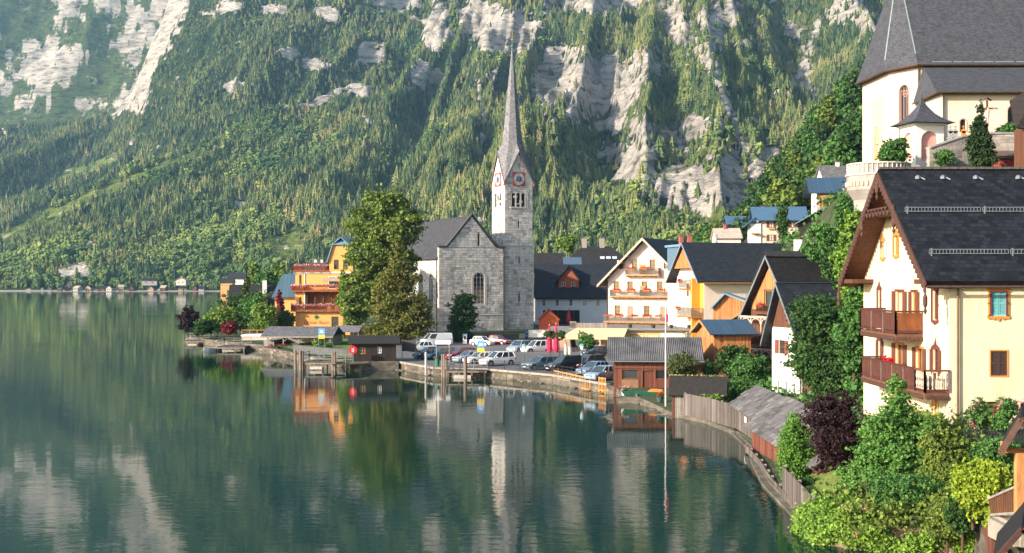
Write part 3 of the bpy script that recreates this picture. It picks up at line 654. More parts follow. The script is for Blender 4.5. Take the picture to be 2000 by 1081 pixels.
def crown(name, parent, blobs, n, size, m, seed=1, clumps=26, cr=.34, up=.5, aspect=1.0, shellf=.45):
    """leaf faces gathered into clumps through the volume of the given ellipsoids (cx,cy,cz,rx,ry,rz)"""
    r = np.random.RandomState(seed); vol = np.array([b[3] * b[4] * b[5] for b in blobs]) ** .72; vol /= vol.sum()
    C = []; T = []; O = []
    for b, v in zip(blobs, vol):
        k = max(4, int(clumps * len(blobs) * v)); d = r.normal(0, 1, (k, 3)); d /= np.linalg.norm(d, axis=1)[:, None]
        rad = r.uniform(shellf, 1.0, k) ** .6
        ce = d * rad[:, None] * np.array(b[3:6]); nn = max(10, int(n * v / k)); sc = cr * min(b[3:6]) * r.uniform(.35, 1.35, k)
        for q in range(k):
            e = r.normal(0, 1, (nn, 3)); ln = np.linalg.norm(e, axis=1)[:, None]; e = e / ln * np.where(r.uniform(0, 1, (nn, 1)) < .8, r.uniform(.3, 1.0, (nn, 1)) ** .5, r.uniform(.9, 1.7, (nn, 1)))
            pp = ce[q] + e * sc[q] * np.array((r.uniform(.8, 1.6), r.uniform(.8, 1.6), r.uniform(.45, .9))); C.append(pp + np.array(b[:3])); O.append(e)
            T.append(np.clip(r.uniform(.1, .9) * .5 + r.uniform(0, 1, nn) * .35 + .12, 0, 1))
    for b in blobs:      # loose shoots that break the outline
        k = max(3, int(n / len(blobs) / 90)); d = r.normal(0, 1, (k, 3)); d[:, 2] = np.abs(d[:, 2]) * .9 - .15; d /= np.linalg.norm(d, axis=1)[:, None]; ln = r.uniform(1.0, 1.45, k)
        for q in range(k):
            t_ = r.uniform(.75, 1, 9)[:, None]; C.append(d[q] * np.array(b[3:6]) * t_ * ln[q] + np.array(b[:3]) + r.normal(0, size * .35, (9, 3))); O.append(np.tile(d[q], (9, 1))); T.append(r.uniform(.2, 1, 9))
    return leafmesh(name, np.concatenate(C), size, m, parent, r, up, aspect, np.concatenate(T), np.concatenate(O))
BARK = mat('bark', '#4a3b2c', .9, .35, 4, (1, 1, .3), .6)
def trunk(parent, h, r, limbs=6, spread=2.5, seed=0, m=None, z0=0.0, lean=0, start=.35):
    rr = random.Random(seed); b = MB(); p = Vector((0, 0, -.5 + z0)); q = Vector((lean * .5, 0, h * .4)); t = Vector((lean, 0, h))
    b.tube(p, (0, 0, .2 + z0), r * 1.35, r, 8, False); b.tube((0, 0, .2 + z0), q, r, r * .75, 8, False); b.tube(q, t, r * .75, r * .2, 7, False)
    for k in range(limbs):
        f = start + (.95 - start) * k / max(1, limbs - 1); a = rr.uniform(0, 6.28); s = (Vector((0, 0, .2 + z0)).lerp(q, f / .5) if f < .5 else q.lerp(t, (f - .5) * 2)); L = spread * rr.uniform(.5, 1)
        e = s + Vector((math.cos(a) * L, math.sin(a) * L, L * rr.uniform(.4, .9))); mid = s.lerp(e, .5) + Vector((0, 0, -.1 * L))
        b.tube(s, mid, r * .4 * (1.1 - f), r * .25 * (1.1 - f), 5, False); b.tube(mid, e, r * .25 * (1.1 - f), r * .08, 5, False)
    return b.build('trunk', m or BARK, parent)
def tree(name, label, loc, h, wid, leaf, n=6000, size=.3, seed=1, shape='round', group=None, cat='tree', tr=None, clumps=26, z_low=.2, blobs=None, cr=.34, up=.5, aspect=1.0, trunk_r=None):
    t = empty(name, label, cat, loc, 0, group); r = random.Random(seed)
    if blobs is None:
        blobs = []
        if shape == 'round':
            for k in range(9):
                a = r.uniform(0, 6.28); zz = r.uniform(z_low + .12, .86); rad = wid / 2 * r.uniform(.2, .62) * (1 - abs(zz - .5) * .6)
                s = wid * r.uniform(.2, .3); blobs.append((rad * math.cos(a), rad * math.sin(a), zz * h, s, s, min(s, h * .2) * .9))
            blobs.append((0, 0, h * .55, wid * .3, wid * .3, h * .3)); blobs.append((0, 0, h * .86, wid * .2, wid * .2, h * .13))
        elif shape == 'cone':
            for k in range(9):
                zz = z_low + (1 - z_low) * k / 9; rad = wid / 2 * (1 - (zz - z_low) / (1 - z_low)) ** .8 + wid * .04
                for j in range(3 if k < 6 else 1):
                    a = r.uniform(0, 6.28); off = rad * (.5 if k < 6 else 0); blobs.append((off * math.cos(a), off * math.sin(a), (zz + .04) * h, rad * .62, rad * .62, h * .09))
        elif shape == 'column':
            for k in range(7): zz = .08 + .86 * k / 7; rad = wid / 2 * (1 - (zz - .4) ** 2 * 1.6) * r.uniform(.8, 1); blobs.append((r.uniform(-.1, .1) * wid, r.uniform(-.1, .1) * wid, (zz + .05) * h, rad * .8, rad * .8, h * .12))
        elif shape == 'bush':
            for k in range(8):
                a = r.uniform(0, 6.28); rad = wid / 2 * r.uniform(.2, .7); s = wid * r.uniform(.12, .3); blobs.append((rad * math.cos(a), rad * math.sin(a), h * r.uniform(.2, .75), s * r.uniform(.8, 1.4), s, h * r.uniform(.16, .3)))
            blobs.append((0, 0, h * .45, wid * .36, wid * .36, h * .42))
    crown('crown' if cat == 'tree' else 'foliage', t, blobs, n, size, leaf, seed, clumps, cr, up, aspect)
    trunk(t, h * (.8 if shape in ('cone', 'column') else .62), trunk_r or max(.05, h * .018), 7 if cat == 'tree' else 4, wid * .35, seed, z0=0)
    return t
# land height (metres above the lake) by rows of depth
ROWS = [(20, [(13, .9), (16, 1.6), (20, 2.0), (40, 8), (120, 60)]), (40, [(13.5, .9), (17, 1.6), (20, 2.4), (40, 8), (120, 60)]), (50, [(14, .9), (17, 1.5), (20, 2.4), (25, 4), (40, 7), (120, 60)]),
        (57, [(13.5, .35), (14.6, 1.1), (16.5, 1.5), (20, 4.1), (38, 5), (45, 10), (120, 66)]), (71, [(15, .2), (17, .3), (18.6, 1.6), (21, 4.3), (38, 5), (46, 12), (120, 66)]),
        (85, [(16.5, .2), (18, .4), (20, 1.5), (28, 4.5), (40, 14), (120, 70)]), (100, [(14, .25), (16.5, .5), (24, 1.3), (29, 4), (36, 13), (48, 20), (120, 75)]),
        (112, [(10, .6), (14, .7), (22, 1.0), (29, 4), (34, 12), (38, 20.5), (80, 22.5), (130, 70)]), (120, [(8, .9), (22, 1.0), (29, 4), (36, 14), (38, 22.5), (80, 23.2), (130, 70)]),
        (150, [(0, .9), (24, 1.0), (30, 4), (38, 15), (40, 22.5), (80, 24), (130, 70)]), (175, [(-60, .9), (10, .95), (26, 2), (34, 8), (40, 17), (50, 20), (70, 30), (140, 90)]),
        (200, [(-60, 1.0), (10, 1.2), (28, 2.5), (35, 9), (40, 15), (50, 20), (70, 34), (140, 100)]), (240, [(-62, 1.1), (20, 1.5), (32, 3), (42, 9), (60, 22), (140, 100)]),
        (300, [(-65, 1.3), (20, 2), (44, 4), (60, 12), (86, 40), (180, 120)]), (400, [(-95, 1.6), (20, 3), (55, 8), (80, 27), (100, 53), (115, 71), (200, 140)]),
        (560, [(-130, 2), (20, 4), (70, 12), (115, 46), (145, 80), (170, 108), (280, 200)]), (1100, [(-280, 3), (300, 10), (600, 60)])]
def gz(x, y):
    ys = [r[0] for r in ROWS]; k = min(max(1, int(np.searchsorted(ys, y))), len(ROWS) - 1)
    z = []
    for r in (ROWS[k - 1], ROWS[k]): z.append(float(np.interp(x, [p[0] for p in r[1]], [p[1] for p in r[1]])))
    t = min(1, max(0, (y - ys[k - 1]) / (ys[k] - ys[k - 1]))); return z[0] * (1 - t) + z[1] * t
SHORE = [(-235, 1010), (-150, 650), (-92, 420), (-66, 300), (-61, 250), (-60, 226), (-56, 216), (-50, 206), (-39, 192), (-37.5, 186), (-32, 176), (-29, 168), (-22, 158), (-20, 152.5), (-18.5, 150.5), (-15, 157.4),
         (-13.9, 153), (-8.9, 142.7), (-2.6, 140.4), (4.4, 132.3), (9.5, 120.5), (11.4, 112), (13.3, 101), (15.2, 95.8), (16.2, 88.9), (15.9, 81), (15.0, 75.3), (14, 67), (13.6, 58.3), (13.0, 52.7), (14.2, 51.6), (16, 50.6),
         (18.6, 49.6), (17.2, 44), (15.6, 36), (14, 20), (13, -28)]
# ------------------------------------------------------------ village ground
GRASSM = mat('short_grass', (.09, .15, .03), .95, .4, .9, bump=.5, bscale=20)
EARTH = mat('undergrowth', (.04, .055, .02), .95, .5, .7, bump=.6, bscale=8)
QUAY = mat('quay_stone', (.105, .09, .07), .9, .5, .8, (1, 1, 2.5), .7, 5, col2=(.19, .165, .13))
def grid_land():
    xs = np.concatenate([np.arange(-290, -70, 10), np.arange(-70, 60, 1.5), np.arange(60, 420, 8)]); ys = np.concatenate([np.arange(-28, 220, 1.5), np.arange(220, 1080, 10)])
    poly = SHORE + [(700, -28), (700, 1010)]
    V = {}; vs_ = []; fs = []
    def vid(i, j):
        if (i, j) not in V:
            V[(i, j)] = len(vs_); x, y = xs[i], ys[j]; z = gz(x, y) + (.0 if z_flat(x, y) else float(fbm(x / 9, y / 9, 3, 3)) * .35 * min(1, max(0, (x - 24) / 10)))
            vs_.append((x, y, z))
        return V[(i, j)]
    for i in range(len(xs) - 1):
        for j in range(len(ys) - 1):
            x0, x1, y0, y1 = xs[i], xs[i + 1], ys[j], ys[j + 1]
            if all(pip(x, y, poly) for x in (x0, x1) for y in (y0, y1)): fs.append((vid(i, j), vid(i + 1, j), vid(i + 1, j + 1), vid(i, j + 1)))
    return vs_, fs
def z_flat(x, y): return x < 24
v_, f_ = grid_land()
lo_ = np_mesh('hillside', v_, f_, EARTH, smooth=True); tag(lo_, kind='structure')
# solid quay below: top just under the land sheet, sides drop into the lake
b = MB(); top = []
for (x, y) in SHORE: top.append((x, y, gz(x, y) - .03))
n = len(top); b.v += top + [(x, y, -3.0) for x, y, z in top]
for k in range(n - 1): b.f.append((k, k + 1, n + k + 1, n + k))
q = b.build('quay_wall', QUAY); tag(q, kind='structure')
# the rim strip between wall top and the land sheet
b = MB()
for k in range(n - 1):
    a, c = Vector(top[k]), Vector(top[k + 1]); d = (c - a); nrm = Vector((d.y, -d.x, 0)).normalized() * -1
    inn = 3.2
    a2 = a + nrm * inn; c2 = c + nrm * inn
    if not pip(((a2 + c2) / 2).x, ((a2 + c2) / 2).y, SHORE + [(700, -28), (700, 1010)]): a2 = a - nrm * inn; c2 = c - nrm * inn
    b.quad((a.x, a.y, a.z), (c.x, c.y, c.z), (c2.x, c2.y, gz(c2.x, c2.y) - .035), (a2.x, a2.y, gz(a2.x, a2.y) - .035))
q = b.build('quay_edge', EARTH); tag(q, kind='structure')
# car park asphalt and kerb stones of the quay
ASPH = mat('asphalt', (.12, .115, .115), .9, .18, .35, bump=.2, bscale=30, col2=(.16, .155, .15))
lot = [(-13.4, 153.6), (-8.7, 143.6), (-2.3, 141.3), (4.8, 133.2), (10.0, 121.6), (11.5, 119.5), (21.5, 121.5), (21.5, 150), (17.5, 168), (16.5, 205), (4.5, 205), (1, 204), (-4, 199), (-16, 196), (-20, 190), (-19, 162)]
def zz(x, y): return max(.93, gz(x, y) + .02)
b = MB()
def fan(poly, z): b.quad(*[(x, y, z) for x, y in poly])
import mathutils.geometry as mg
tri = mg.tessellate_polygon([[Vector((x, y, 0)) for x, y in lot]])
i0 = len(b.v); b.v += [(x, y, gz(x, y) + .06) for x, y in lot]; b.f += [tuple(i0 + q for q in t) for t in tri]
o = b.build('car_park', ASPH); tag(o, kind='structure')
b = MB()
KERB = mat('kerb_stone', (.27, .235, .19), .85, .25, 1.5, bump=.4)
kp = SHORE[15:21]
for (x0, y0), (x1, y1) in zip(kp, kp[1:]):
    L = math.hypot(x1 - x0, y1 - y0); m = max(1, int(L / 1.6))
    for k in range(m):
        a = Vector((x0 + (x1 - x0) * k / m, y0 + (y1 - y0) * k / m, .93)); c = Vector((x0 + (x1 - x0) * (k + .97) / m, y0 + (y1 - y0) * (k + .97) / m, .93)); b.bar(a, c, .5, .22)
o = b.build('kerb', KERB); tag(o, kind='structure')
def patch(name, poly, m, dz, kind='structure'):
    tri = mg.tessellate_polygon([[Vector((x, y, 0)) for x, y in poly]]); q = MB(); q.v = [(x, y, gz(x, y) + dz) for x, y in poly]; q.f = [tuple(t) for t in tri]
    o = q.build(name, m); tag(o, kind=kind); return o
patch('lawn', [(-37, 190), (-31, 177), (-22.5, 161), (-19.5, 162), (-20.5, 190), (-16, 197), (-20, 206), (-36, 206)], GRASSM, .12)
patch('verge', [(6.5, 158), (20, 154.5), (20.5, 157), (7.5, 160.5)], mat('verge_grass', (.14, .15, .05), .95, .3, 2), .16)
patch('garden_lawn', [(14.2, 57.5), (16, 56.5), (18.5, 57.5), (18.8, 66), (15.8, 66), (14.5, 62)], mat('garden_grass', (.13, .17, .03), .95, .3, 1.5, bump=.5, bscale=25), .25)
# parking bay lines
b = MB()
LINEM = mat('road_paint', (.7, .7, .68), .8, .1)
for k in range(9):
    a = Vector((-4.5 + k * 1.9, 156.5 - k * 1.15, 1.0)); d = Vector((-.25, -.97, 0)).normalized(); z = gz(a.x, a.y) + .07
    e = a + d * 4.6; w_ = Vector((.05, 0, 0)); b.quad((a.x - .05, a.y, z), (a.x + .05, a.y, z), (e.x + .05, e.y, z), (e.x - .05, e.y, z))
for k in range(6):
    a = Vector((5.5 + k * 2.3, 142 - k * 1.2, 1.0)); z = gz(a.x, a.y) + .07; e = a + Vector((-.9, -4.6, 0)); b.quad((a.x - .05, a.y, z), (a.x + .05, a.y, z), (e.x + .05, e.y, z), (e.x - .05, e.y, z))
o = b.build('bay_markings', LINEM); tag(o, kind='structure')
# ------------------------------------------------------------ palette of the village
CREAM = mat('cream_render', '#e0c492', .9, .04, .6, bump=.12, bscale=14)
PINK = mat('pale_render', '#e6d2c2', .9, .08, .6, bump=.12, bscale=14)
WHITE = mat('white_render', '#dcd6ca', .9, .05, .5, bump=.12, bscale=12)
BLUEW = mat('bluish_white_render', '#cfd4da', .9, .05, .5, bump=.12, bscale=12)
ORANGE = mat('orange_render', '#d99a58', .85, .1, .6, bump=.1, bscale=12)
TRIMW = mat('white_paint', '#e8e4dc', .6, .04)
DARKROOF = tile_mat('dark_slate_roof', (.020, .024, .032), .5, .3, .62, .3)
DARKROOF2 = tile_mat('dark_shingle_roof', (.026, .024, .026), .4, .25, .8, .3)
YROOF = tile_mat('anthracite_tile_roof', (.012, .014, .019), .34, .3, .72, .55, spec=.2)
GREYROOF = tile_mat('grey_shingle_roof', (.14, .135, .14), .35, .25, .85, .35)
BLUEROOF = board_mat('blue_metal_roof', (.04, .075, .12), .55, 'X', .4, .1, .6)
BROWN = board_mat('brown_boards', (.11, .045, .025), .16, 'XY')
ORWOOD = board_mat('orange_boards', (.42, .17, .06), .18, 'XY')
GREYWOOD = board_mat('weathered_boards', (.22, .19, .165), .16, 'XY')
REDWOOD = board_mat('red_brown_boards', (.15, .05, .03), .2, 'XY')
BLACKWOOD = board_mat('blackened_boards', (.03, .022, .018), .2, 'XY')
WOODTRIM = mat('brown_timber', (.13, .055, .03), .7, .3, 5, (1, 1, .3), .3)
ORTRIM = mat('orange_timber', (.45, .2, .07), .7, .25, 5, (1, 1, .3), .3)
GREYTRIM = mat('grey_timber', (.24, .21, .18), .85, .3, 4, (1, 1, .4), .4)
SOFFIT = board_mat('soffit_boards', (.10, .042, .022), .22, 'X', .7, .3, .3)
ORSOFFIT = mat('light_soffit', (.38, .19, .09), .8, .2, 4)
LEAD = mat('lead_sheet', (.16, .19, .22), .5, .15, 1.5)
IRON = mat('dark_iron', (.03, .032, .035), .5, .2)
STEEL = mat('galvanised_steel', (.2, .225, .24), .5, .15, metal=.4)
COPPER = mat('copper_pipe', (.12, .075, .05), .5, .3, metal=.5)
REDFLOWER = leaf_mat('red_geranium', (.32, .008, .015), (.75, .02, .03), .6, .2)
PINKFLOWER = leaf_mat('pink_petunia', (.55, .12, .18), (.85, .5, .55), .6, .2)
GREENLEAF = leaf_mat('box_plant', (.02, .06, .015), (.08, .16, .03), .6, .2)

# ------------------------------------------------------------ stone blocks
def stone_material(name, base, lo, hi):
    m, nt, b = new_mat(name); L = nt.links
    g = N(nt, 'ShaderNodeNewGeometry'); oi = N(nt, 'ShaderNodeObjectInfo'); ad = N(nt, 'ShaderNodeMath', operation='ADD'); L.new(g.outputs['Random Per Island'], ad.inputs[0]); L.new(oi.outputs['Random'], ad.inputs[1])
    fr = N(nt, 'ShaderNodeMath', operation='FRACT'); L.new(ad.outputs[0], fr.inputs[0])
    r = ramp(nt, [(0, lo), (.35, base), (.6, base), (.8, mul(base, 1.12)), (.93, hi), (1, (base[0] * 1.0, base[1] * .84, base[2] * .76))]); L.new(fr.outputs[0], r.inputs[0])
    tc = N(nt, 'ShaderNodeTexCoord'); mp = N(nt, 'ShaderNodeMapping'); mp.inputs['Scale'].default_value = (1, 1, .3); L.new(tc.outputs['Object'], mp.inputs[0]); n1 = N(nt, 'ShaderNodeTexNoise', i_Scale=.55, i_Detail=8.0, i_Roughness=.72); L.new(mp.outputs[0], n1.inputs['Vector'])
    mr = N(nt, 'ShaderNodeMapRange', i_From_Min=.34, i_From_Max=.66, i_To_Min=.66, i_To_Max=1.2); L.new(n1.outputs['Fac'], mr.inputs[0])
    mx = N(nt, 'ShaderNodeMix', data_type='RGBA', blend_type='MULTIPLY'); mx.inputs[0].default_value = 1; L.new(r.outputs[0], mx.inputs[6]); L.new(mr.outputs[0], mx.inputs[7]); L.new(mx.outputs[2], b.inputs['Base Color'])
    bp = N(nt, 'ShaderNodeBump', i_Strength=.5, i_Distance=.03); n2 = N(nt, 'ShaderNodeTexNoise', i_Scale=9.0, i_Detail=4.0); L.new(tc.outputs['Object'], n2.inputs['Vector']); L.new(n2.outputs['Fac'], bp.inputs['Height']); L.new(bp.outputs[0], b.inputs['Normal'])
    b.inputs['Roughness'].default_value = .92; b.inputs['Specular IOR Level'].default_value = .15
    return m
STONE = stone_material('limestone_blocks', (.60, .56, .515), (.36, .33, .30), (.72, .69, .65))
MORTAR = mat('mortar_joints', (.33, .305, .275), .95, .2, 2)
def stones(root, face, conv, holes, rng, row=.48, wmin=.55, wmax=1.15, limit=300, proud=.035):
    """block courses over a convex outline; the largest become parts, the rest one joined part"""
    lst = []
    z = min(p[1] for p in conv); zt = max(p[1] for p in conv); umin = min(p[0] for p in conv); umax = max(p[0] for p in conv)
    while z < zt - .15:
        h = row * rng.uniform(.78, 1.25); u = umin
        while u < umax - .05:
            w = rng.uniform(wmin, wmax); u1 = min(umax, u + w)
            if umax - u1 < .3: u1 = umax
            g = .022
            pl = clip([(u + g, z + g), (u1 - g, z + g), (u1 - g, min(z + h, zt) - g), (u + g, min(z + h, zt) - g)], conv)
            hit = any(not (u1 <= H[0] + .02 or u >= H[1] - .02 or z + h <= H[2] + .02 or z >= H[3] - .02) for H in holes)
            if hit:
                for H in holes:          # cut the block at the opening
                    if not (u1 <= H[0] or u >= H[1] or z + h <= H[2] or z >= H[3]):
                        for (a, c) in ((u, H[0]), (H[1], u1)):
                            if c - a > .12: lst.append([(a + g, z + g), (c - g, z + g), (c - g, z + h - g), (a + g, z + h - g)])
                pl = []
            if len(pl) >= 3: lst.append(pl)
            u = u1
        z += h
    def area(p): return abs(sum(p[i][0] * p[(i + 1) % len(p)][1] - p[(i + 1) % len(p)][0] * p[i][1] for i in range(len(p)))) / 2
    return [(area(p), p, face, rng.uniform(.4, 1.3) * proud) for p in lst]
def lay_stones(root, items, m, limit=300):
    items = sorted(items, key=lambda t: -t[0])
    def put(b, it):
        _, p, f, pr = it; c = (sum(q[0] for q in p) / len(p), sum(q[1] for q in p) / len(p)); s = .94
        b.hull8([f.p(u, z, -.02) for u, z in p], [f.p(c[0] + (u - c[0]) * s, c[1] + (z - c[1]) * s, pr) for u, z in p])
    for it in items[:limit]:
        b = MB(); put(b, it); b.build('stone_block', m, root)
    if items[limit:]:
        b = MB()
        for it in items[limit:]: put(b, it)
        o = b.build('small_stone_blocks', m, root); o['kind'] = 'stuff'

# ------------------------------------------------------------ lakeside church: nave
A25 = R(25)
nave = empty('church_nave', 'grey stone church nave with steep shingle roof and arched gable window beside the tower', 'church', (-13.8, 232, 1.3), A25)
W_, Dp = 13.6, 27.0
fF = Face((0, 0, 0), (1, 0, 0), (0, -1, 0)); fL = Face((0, Dp, 0), (0, -1, 0), (-1, 0, 0))
gh = [(7.1, 9.4, 5.2, 11.2, 1), (7.95, 8.4, 16.4, 18.6)]
sideh = [(5.5, 7.5, 4.5, 11, 1), (11, 13, 4.5, 11, 1), (16.5, 18.5, 4.5, 11, 1), (22, 24, 4.5, 11, 1)]
b = MB(); wall_into(b, fF, [(0, -1), (W_, -1), (W_, 16), (0, 16)], gh[:1], .35); wall_into(b, fF, [(1.8, 16), (W_ - 1.8, 16), (6.8, 21.9)], gh[1:], .35)
b.quad((0, 0, 16), (1.8, 0, 16), (1.8, .8, 16), (0, .8, 16)); b.quad((0, .8, 13), (0, .8, 16), (1.8, .8, 16), (1.8, .8, 13)); b.quad((0, 0, -1), (0, .8, -1), (0, .8, 16), (0, 0, 16))
b.quad((W_, .8, 13), (W_, .8, 16), (W_ - 1.8, .8, 16), (W_ - 1.8, .8, 13))
wall_into(b, Face((0, Dp, 0), (0, -1, 0), (-1, 0, 0)), [(0, -1), (Dp - .8, -1), (Dp - .8, 13.9), (0, 13.9)], sideh, .35)
wall_into(b, Face((W_, 0, 0), (0, 1, 0), (1, 0, 0)), [(0, -1), (Dp, -1), (Dp, 13.9), (0, 13.9)]); wall_into(b, Face((W_, Dp, 0), (-1, 0, 0), (0, 1, 0)), [(0, -1), (W_, -1), (W_, 13.9), (6.8, 21.5), (0, 13.9)])
b.build('wall', MORTAR, nave)
rng = random.Random(5)
it = stones(nave, fF, [(0, 0), (W_, 0), (W_, 16), (0, 16)], gh[:1], rng) + stones(nave, fF, [(1.8, 16), (W_ - 1.8, 16), (6.8, 21.8)], gh[1:], rng) + stones(nave, fL, [(15, 0), (Dp, 0), (Dp, 13.8), (15, 13.8)], sideh, rng, .5)
lay_stones(nave, it, STONE, 290)
# round-headed tracery window
def tracery(root, face, uc, z0, w, h, fm, n=2, rows=6, rec=.28, name='window'):
    b = MB(); r = w / 2; zs = h - r; t = .07
    def bar2(p, q, tt=t): b.bar((p[0], 0, p[1]), (q[0], 0, q[1]), .08, tt) if abs(p[0] - q[0]) > 1e-3 or True else None
    bar2((-r + t / 2, 0), (-r + t / 2, zs)); bar2((r - t / 2, 0), (r - t / 2, zs)); bar2((-r, t / 2), (r, t / 2)); K = 12
    for rad in (r - t / 2,):
        for k in range(K): a0, a1 = math.pi * k / K, math.pi * (k + 1) / K; bar2((rad * math.cos(a0), zs + rad * math.sin(a0)), (rad * math.cos(a1), zs + rad * math.sin(a1)))
    for i in range(1, n + 1):
        x = -r + w * i / (n + 1); bar2((x, 0), (x, zs + math.sqrt(max(0, r * r - x * x)) - .03), .06)
    for i in range(1, rows): bar2((-r, zs * i / rows), (r, zs * i / rows), .04)
    for i in range(n + 1):
        c = -r + w * (i + .5) / (n + 1); rr = w / (n + 1) / 2
        for k in range(6): a0, a1 = math.pi * k / 6, math.pi * (k + 1) / 6; bar2((c + rr * math.cos(a0), zs * .98 + rr * math.sin(a0)), (c + rr * math.cos(a1), zs * .98 + rr * math.sin(a1)), .06)
    o = b.build(name, fm, root); o.matrix_local = face.mat(uc, z0, -rec)
    g = MB().quad(*([(-r, .05, 0), (r, .05, 0)] + [(r * math.cos(math.pi * k / 12), .05, zs + r * math.sin(math.pi * k / 12)) for k in range(13)])); g.build('pane', glass_mat(), o)
    return o
tracery(nave, fF, 8.25, 5.2, 2.3, 6.0, TRIMW)
def arch_ring(root, face, uc, z0, w, h, t, m, out=.05, name='window_surround'):
    b = MB(); r = w / 2; zs = h - r
    for sx in (-1, 1): b.hull8([face.p(uc + sx * r, z0, 0), face.p(uc + sx * (r + t), z0, 0), face.p(uc + sx * (r + t), z0, out), face.p(uc + sx * r, z0, out)], [face.p(uc + sx * r, z0 + zs, 0), face.p(uc + sx * (r + t), z0 + zs, 0), face.p(uc + sx * (r + t), z0 + zs, out), face.p(uc + sx * r, z0 + zs, out)])
    for k in range(12):
        a0, a1 = math.pi * k / 12, math.pi * (k + 1) / 12; q = []
        for o_ in (0, out):
            for (a, rr) in ((a0, r), (a0, r + t), (a1, r + t), (a1, r)): q.append(face.p(uc + rr * math.cos(a), z0 + zs + rr * math.sin(a), o_))
        b.hull8(q[:4], q[4:])
    return b.build(name, m, root)
STRIM = mat('pale_dressed_stone', (.50, .46, .41), .9, .12, 3, bump=.3)
arch_ring(nave, fF, 8.25, 5.2, 2.3, 6.0, .45, STRIM, .07)
for H in sideh: tracery(nave, fL, (H[0] + H[1]) / 2, H[2], 2.0, 6.5, TRIMW)
MB().box(7.95, 8.4, .2, .25, 16.4, 18.6).build('slit_window', glass_mat(), nave)
b = MB(); zt = lambda u: 21.9 - abs(u - 6.8) * 1.18
for (a, c) in ((-0.35, 6.8), (6.8, W_ + .35)):      # main roof slopes behind the parapet gable
    za, zc = (13.75, 22.1) if a < 0 else (22.1, 13.75); b.slab([(a, .5, za), (c, .5, zc), (c, Dp + .4, zc), (a, Dp + .4, za)], .25)
roof_uv(b.build('roof', tile_mat('church_shingles', (.055, .055, .062), .32, .22, .9, .4), nave))
b = MB()
for (p, q) in (((-.2, 16.0), (1.6, 16.0)), ((1.5, 16.0), (6.8, 22.25)), ((6.8, 22.25), (W_ - 1.5, 16.0)), ((W_ - 1.6, 16.0), (W_ + .2, 16.0))):
    b.hull8([(p[0], -.2, p[1]), (q[0], -.2, q[1]), (q[0], .9, q[1]), (p[0], .9, p[1])], [(p[0], -.2, p[1] + .25), (q[0], -.2, q[1] + .25), (q[0], .9, q[1] + .25), (p[0], .9, p[1] + .25)])
b.build('parapet_cap', mat('dark_coping', (.06, .052, .05), .8, .3, 3), nave)
b = MB().tube((6.8, .2, 22.3), (6.8, .2, 24.0), .06).bar((6.35, .2, 23.4), (7.25, .2, 23.4), .08, .08); b.build('cross', IRON, nave)
MB().tube((-.12, .9, 0), (-.12, .9, 13.7), .09).build('downpipe', COPPER, nave); MB().tube((-.45, .8, 13.75), (-.45, Dp, 13.75), .1).build('gutter', COPPER, nave)
MB().box(-.06, W_, -.1, 0, 3.0, 3.16).build('string_course', STRIM, nave)
MB().box(W_ - .25, W_ - .1, -.15, 0, 0, 16).build('downpipe', COPPER, nave)
# small blue metal roof between nave and tower
b = MB().slab([(11.4, .5, 17.6), (13.6, .5, 15.6), (13.6, 5, 15.6), (11.4, 5, 17.6)], .1); b.build('side_roof', mat('blue_sheet', (.12, .24, .34), .4, .1), nave)

# ------------------------------------------------------------ clock tower with spire
tw = empty('clock_tower', 'tall grey stone church tower with clock faces and a slender eight-sided spire', 'church tower', (-1.5, 240, 1.3), A25)
S = 6.4; H1, H2, HP = 16.2, 29.0, 34.7
lowf = faces4(S, S); i_ = .18
def fo(f, e): return Face(f.o + f.u * 0, f.u, f.n)
up = {'front': Face((i_, i_, 0), (1, 0, 0), (0, -1, 0)), 'left': Face((i_, S - i_, 0), (0, -1, 0), (-1, 0, 0)), 'right': Face((S - i_, i_, 0), (0, 1, 0), (1, 0, 0)), 'back': Face((S - i_, S - i_, 0), (-1, 0, 0), (0, 1, 0))}
SU = S - 2 * i_; bell = [(SU / 2 - 1.5 + k * 1.05 - .05, SU / 2 - 1.5 + k * 1.05 + .75, 24.2, 26.9, 1) for k in range(3)]
slit1 = (SU / 2 - .15, SU / 2 + .15, 20.2, 21.4); slits = [(S / 2 - .13, S / 2 + .13, 13.2, 14.2), (S / 2 - .18, S / 2 + .18, 5.6, 7.0)]
b = MB()
for k in lowf:
    vis = k in ('front', 'left')
    wall_into(b, lowf[k], [(0, -1), (S, -1), (S, H1), (0, H1)], slits if k == 'front' else (), .4)
    wall_into(b, up[k], [(0, H1), (SU, H1), (SU, H2), (SU / 2, HP), (0, H2)], bell + [slit1] if vis else (), .45)
b.build('wall', MORTAR, tw); b = MB()
rng = random.Random(9); it = []
for k in ('front', 'left', 'right'):
    it += stones(tw, lowf[k], [(0, 0), (S, 0), (S, H1), (0, H1)], slits if k == 'front' else (), rng, .52, .6, 1.25)
    it += stones(tw, up[k], [(0, H1 + .3), (SU, H1 + .3), (SU, H2), (SU / 2, HP - .2), (0, H2)], (bell + [slit1]) if k != 'right' else (), rng, .46, .5, 1.05)
lay_stones(tw, it, STONE, 295)
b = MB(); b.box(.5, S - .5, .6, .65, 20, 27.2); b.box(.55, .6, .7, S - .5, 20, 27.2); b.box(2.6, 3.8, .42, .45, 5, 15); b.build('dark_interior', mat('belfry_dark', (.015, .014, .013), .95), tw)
b = MB()
for k, o_ in ((H1 - .05, .12), (3.2, .1)): b.box(-o_, S + o_, -o_, S + o_, k, k + .2)
b.build('string_course', STRIM, tw)
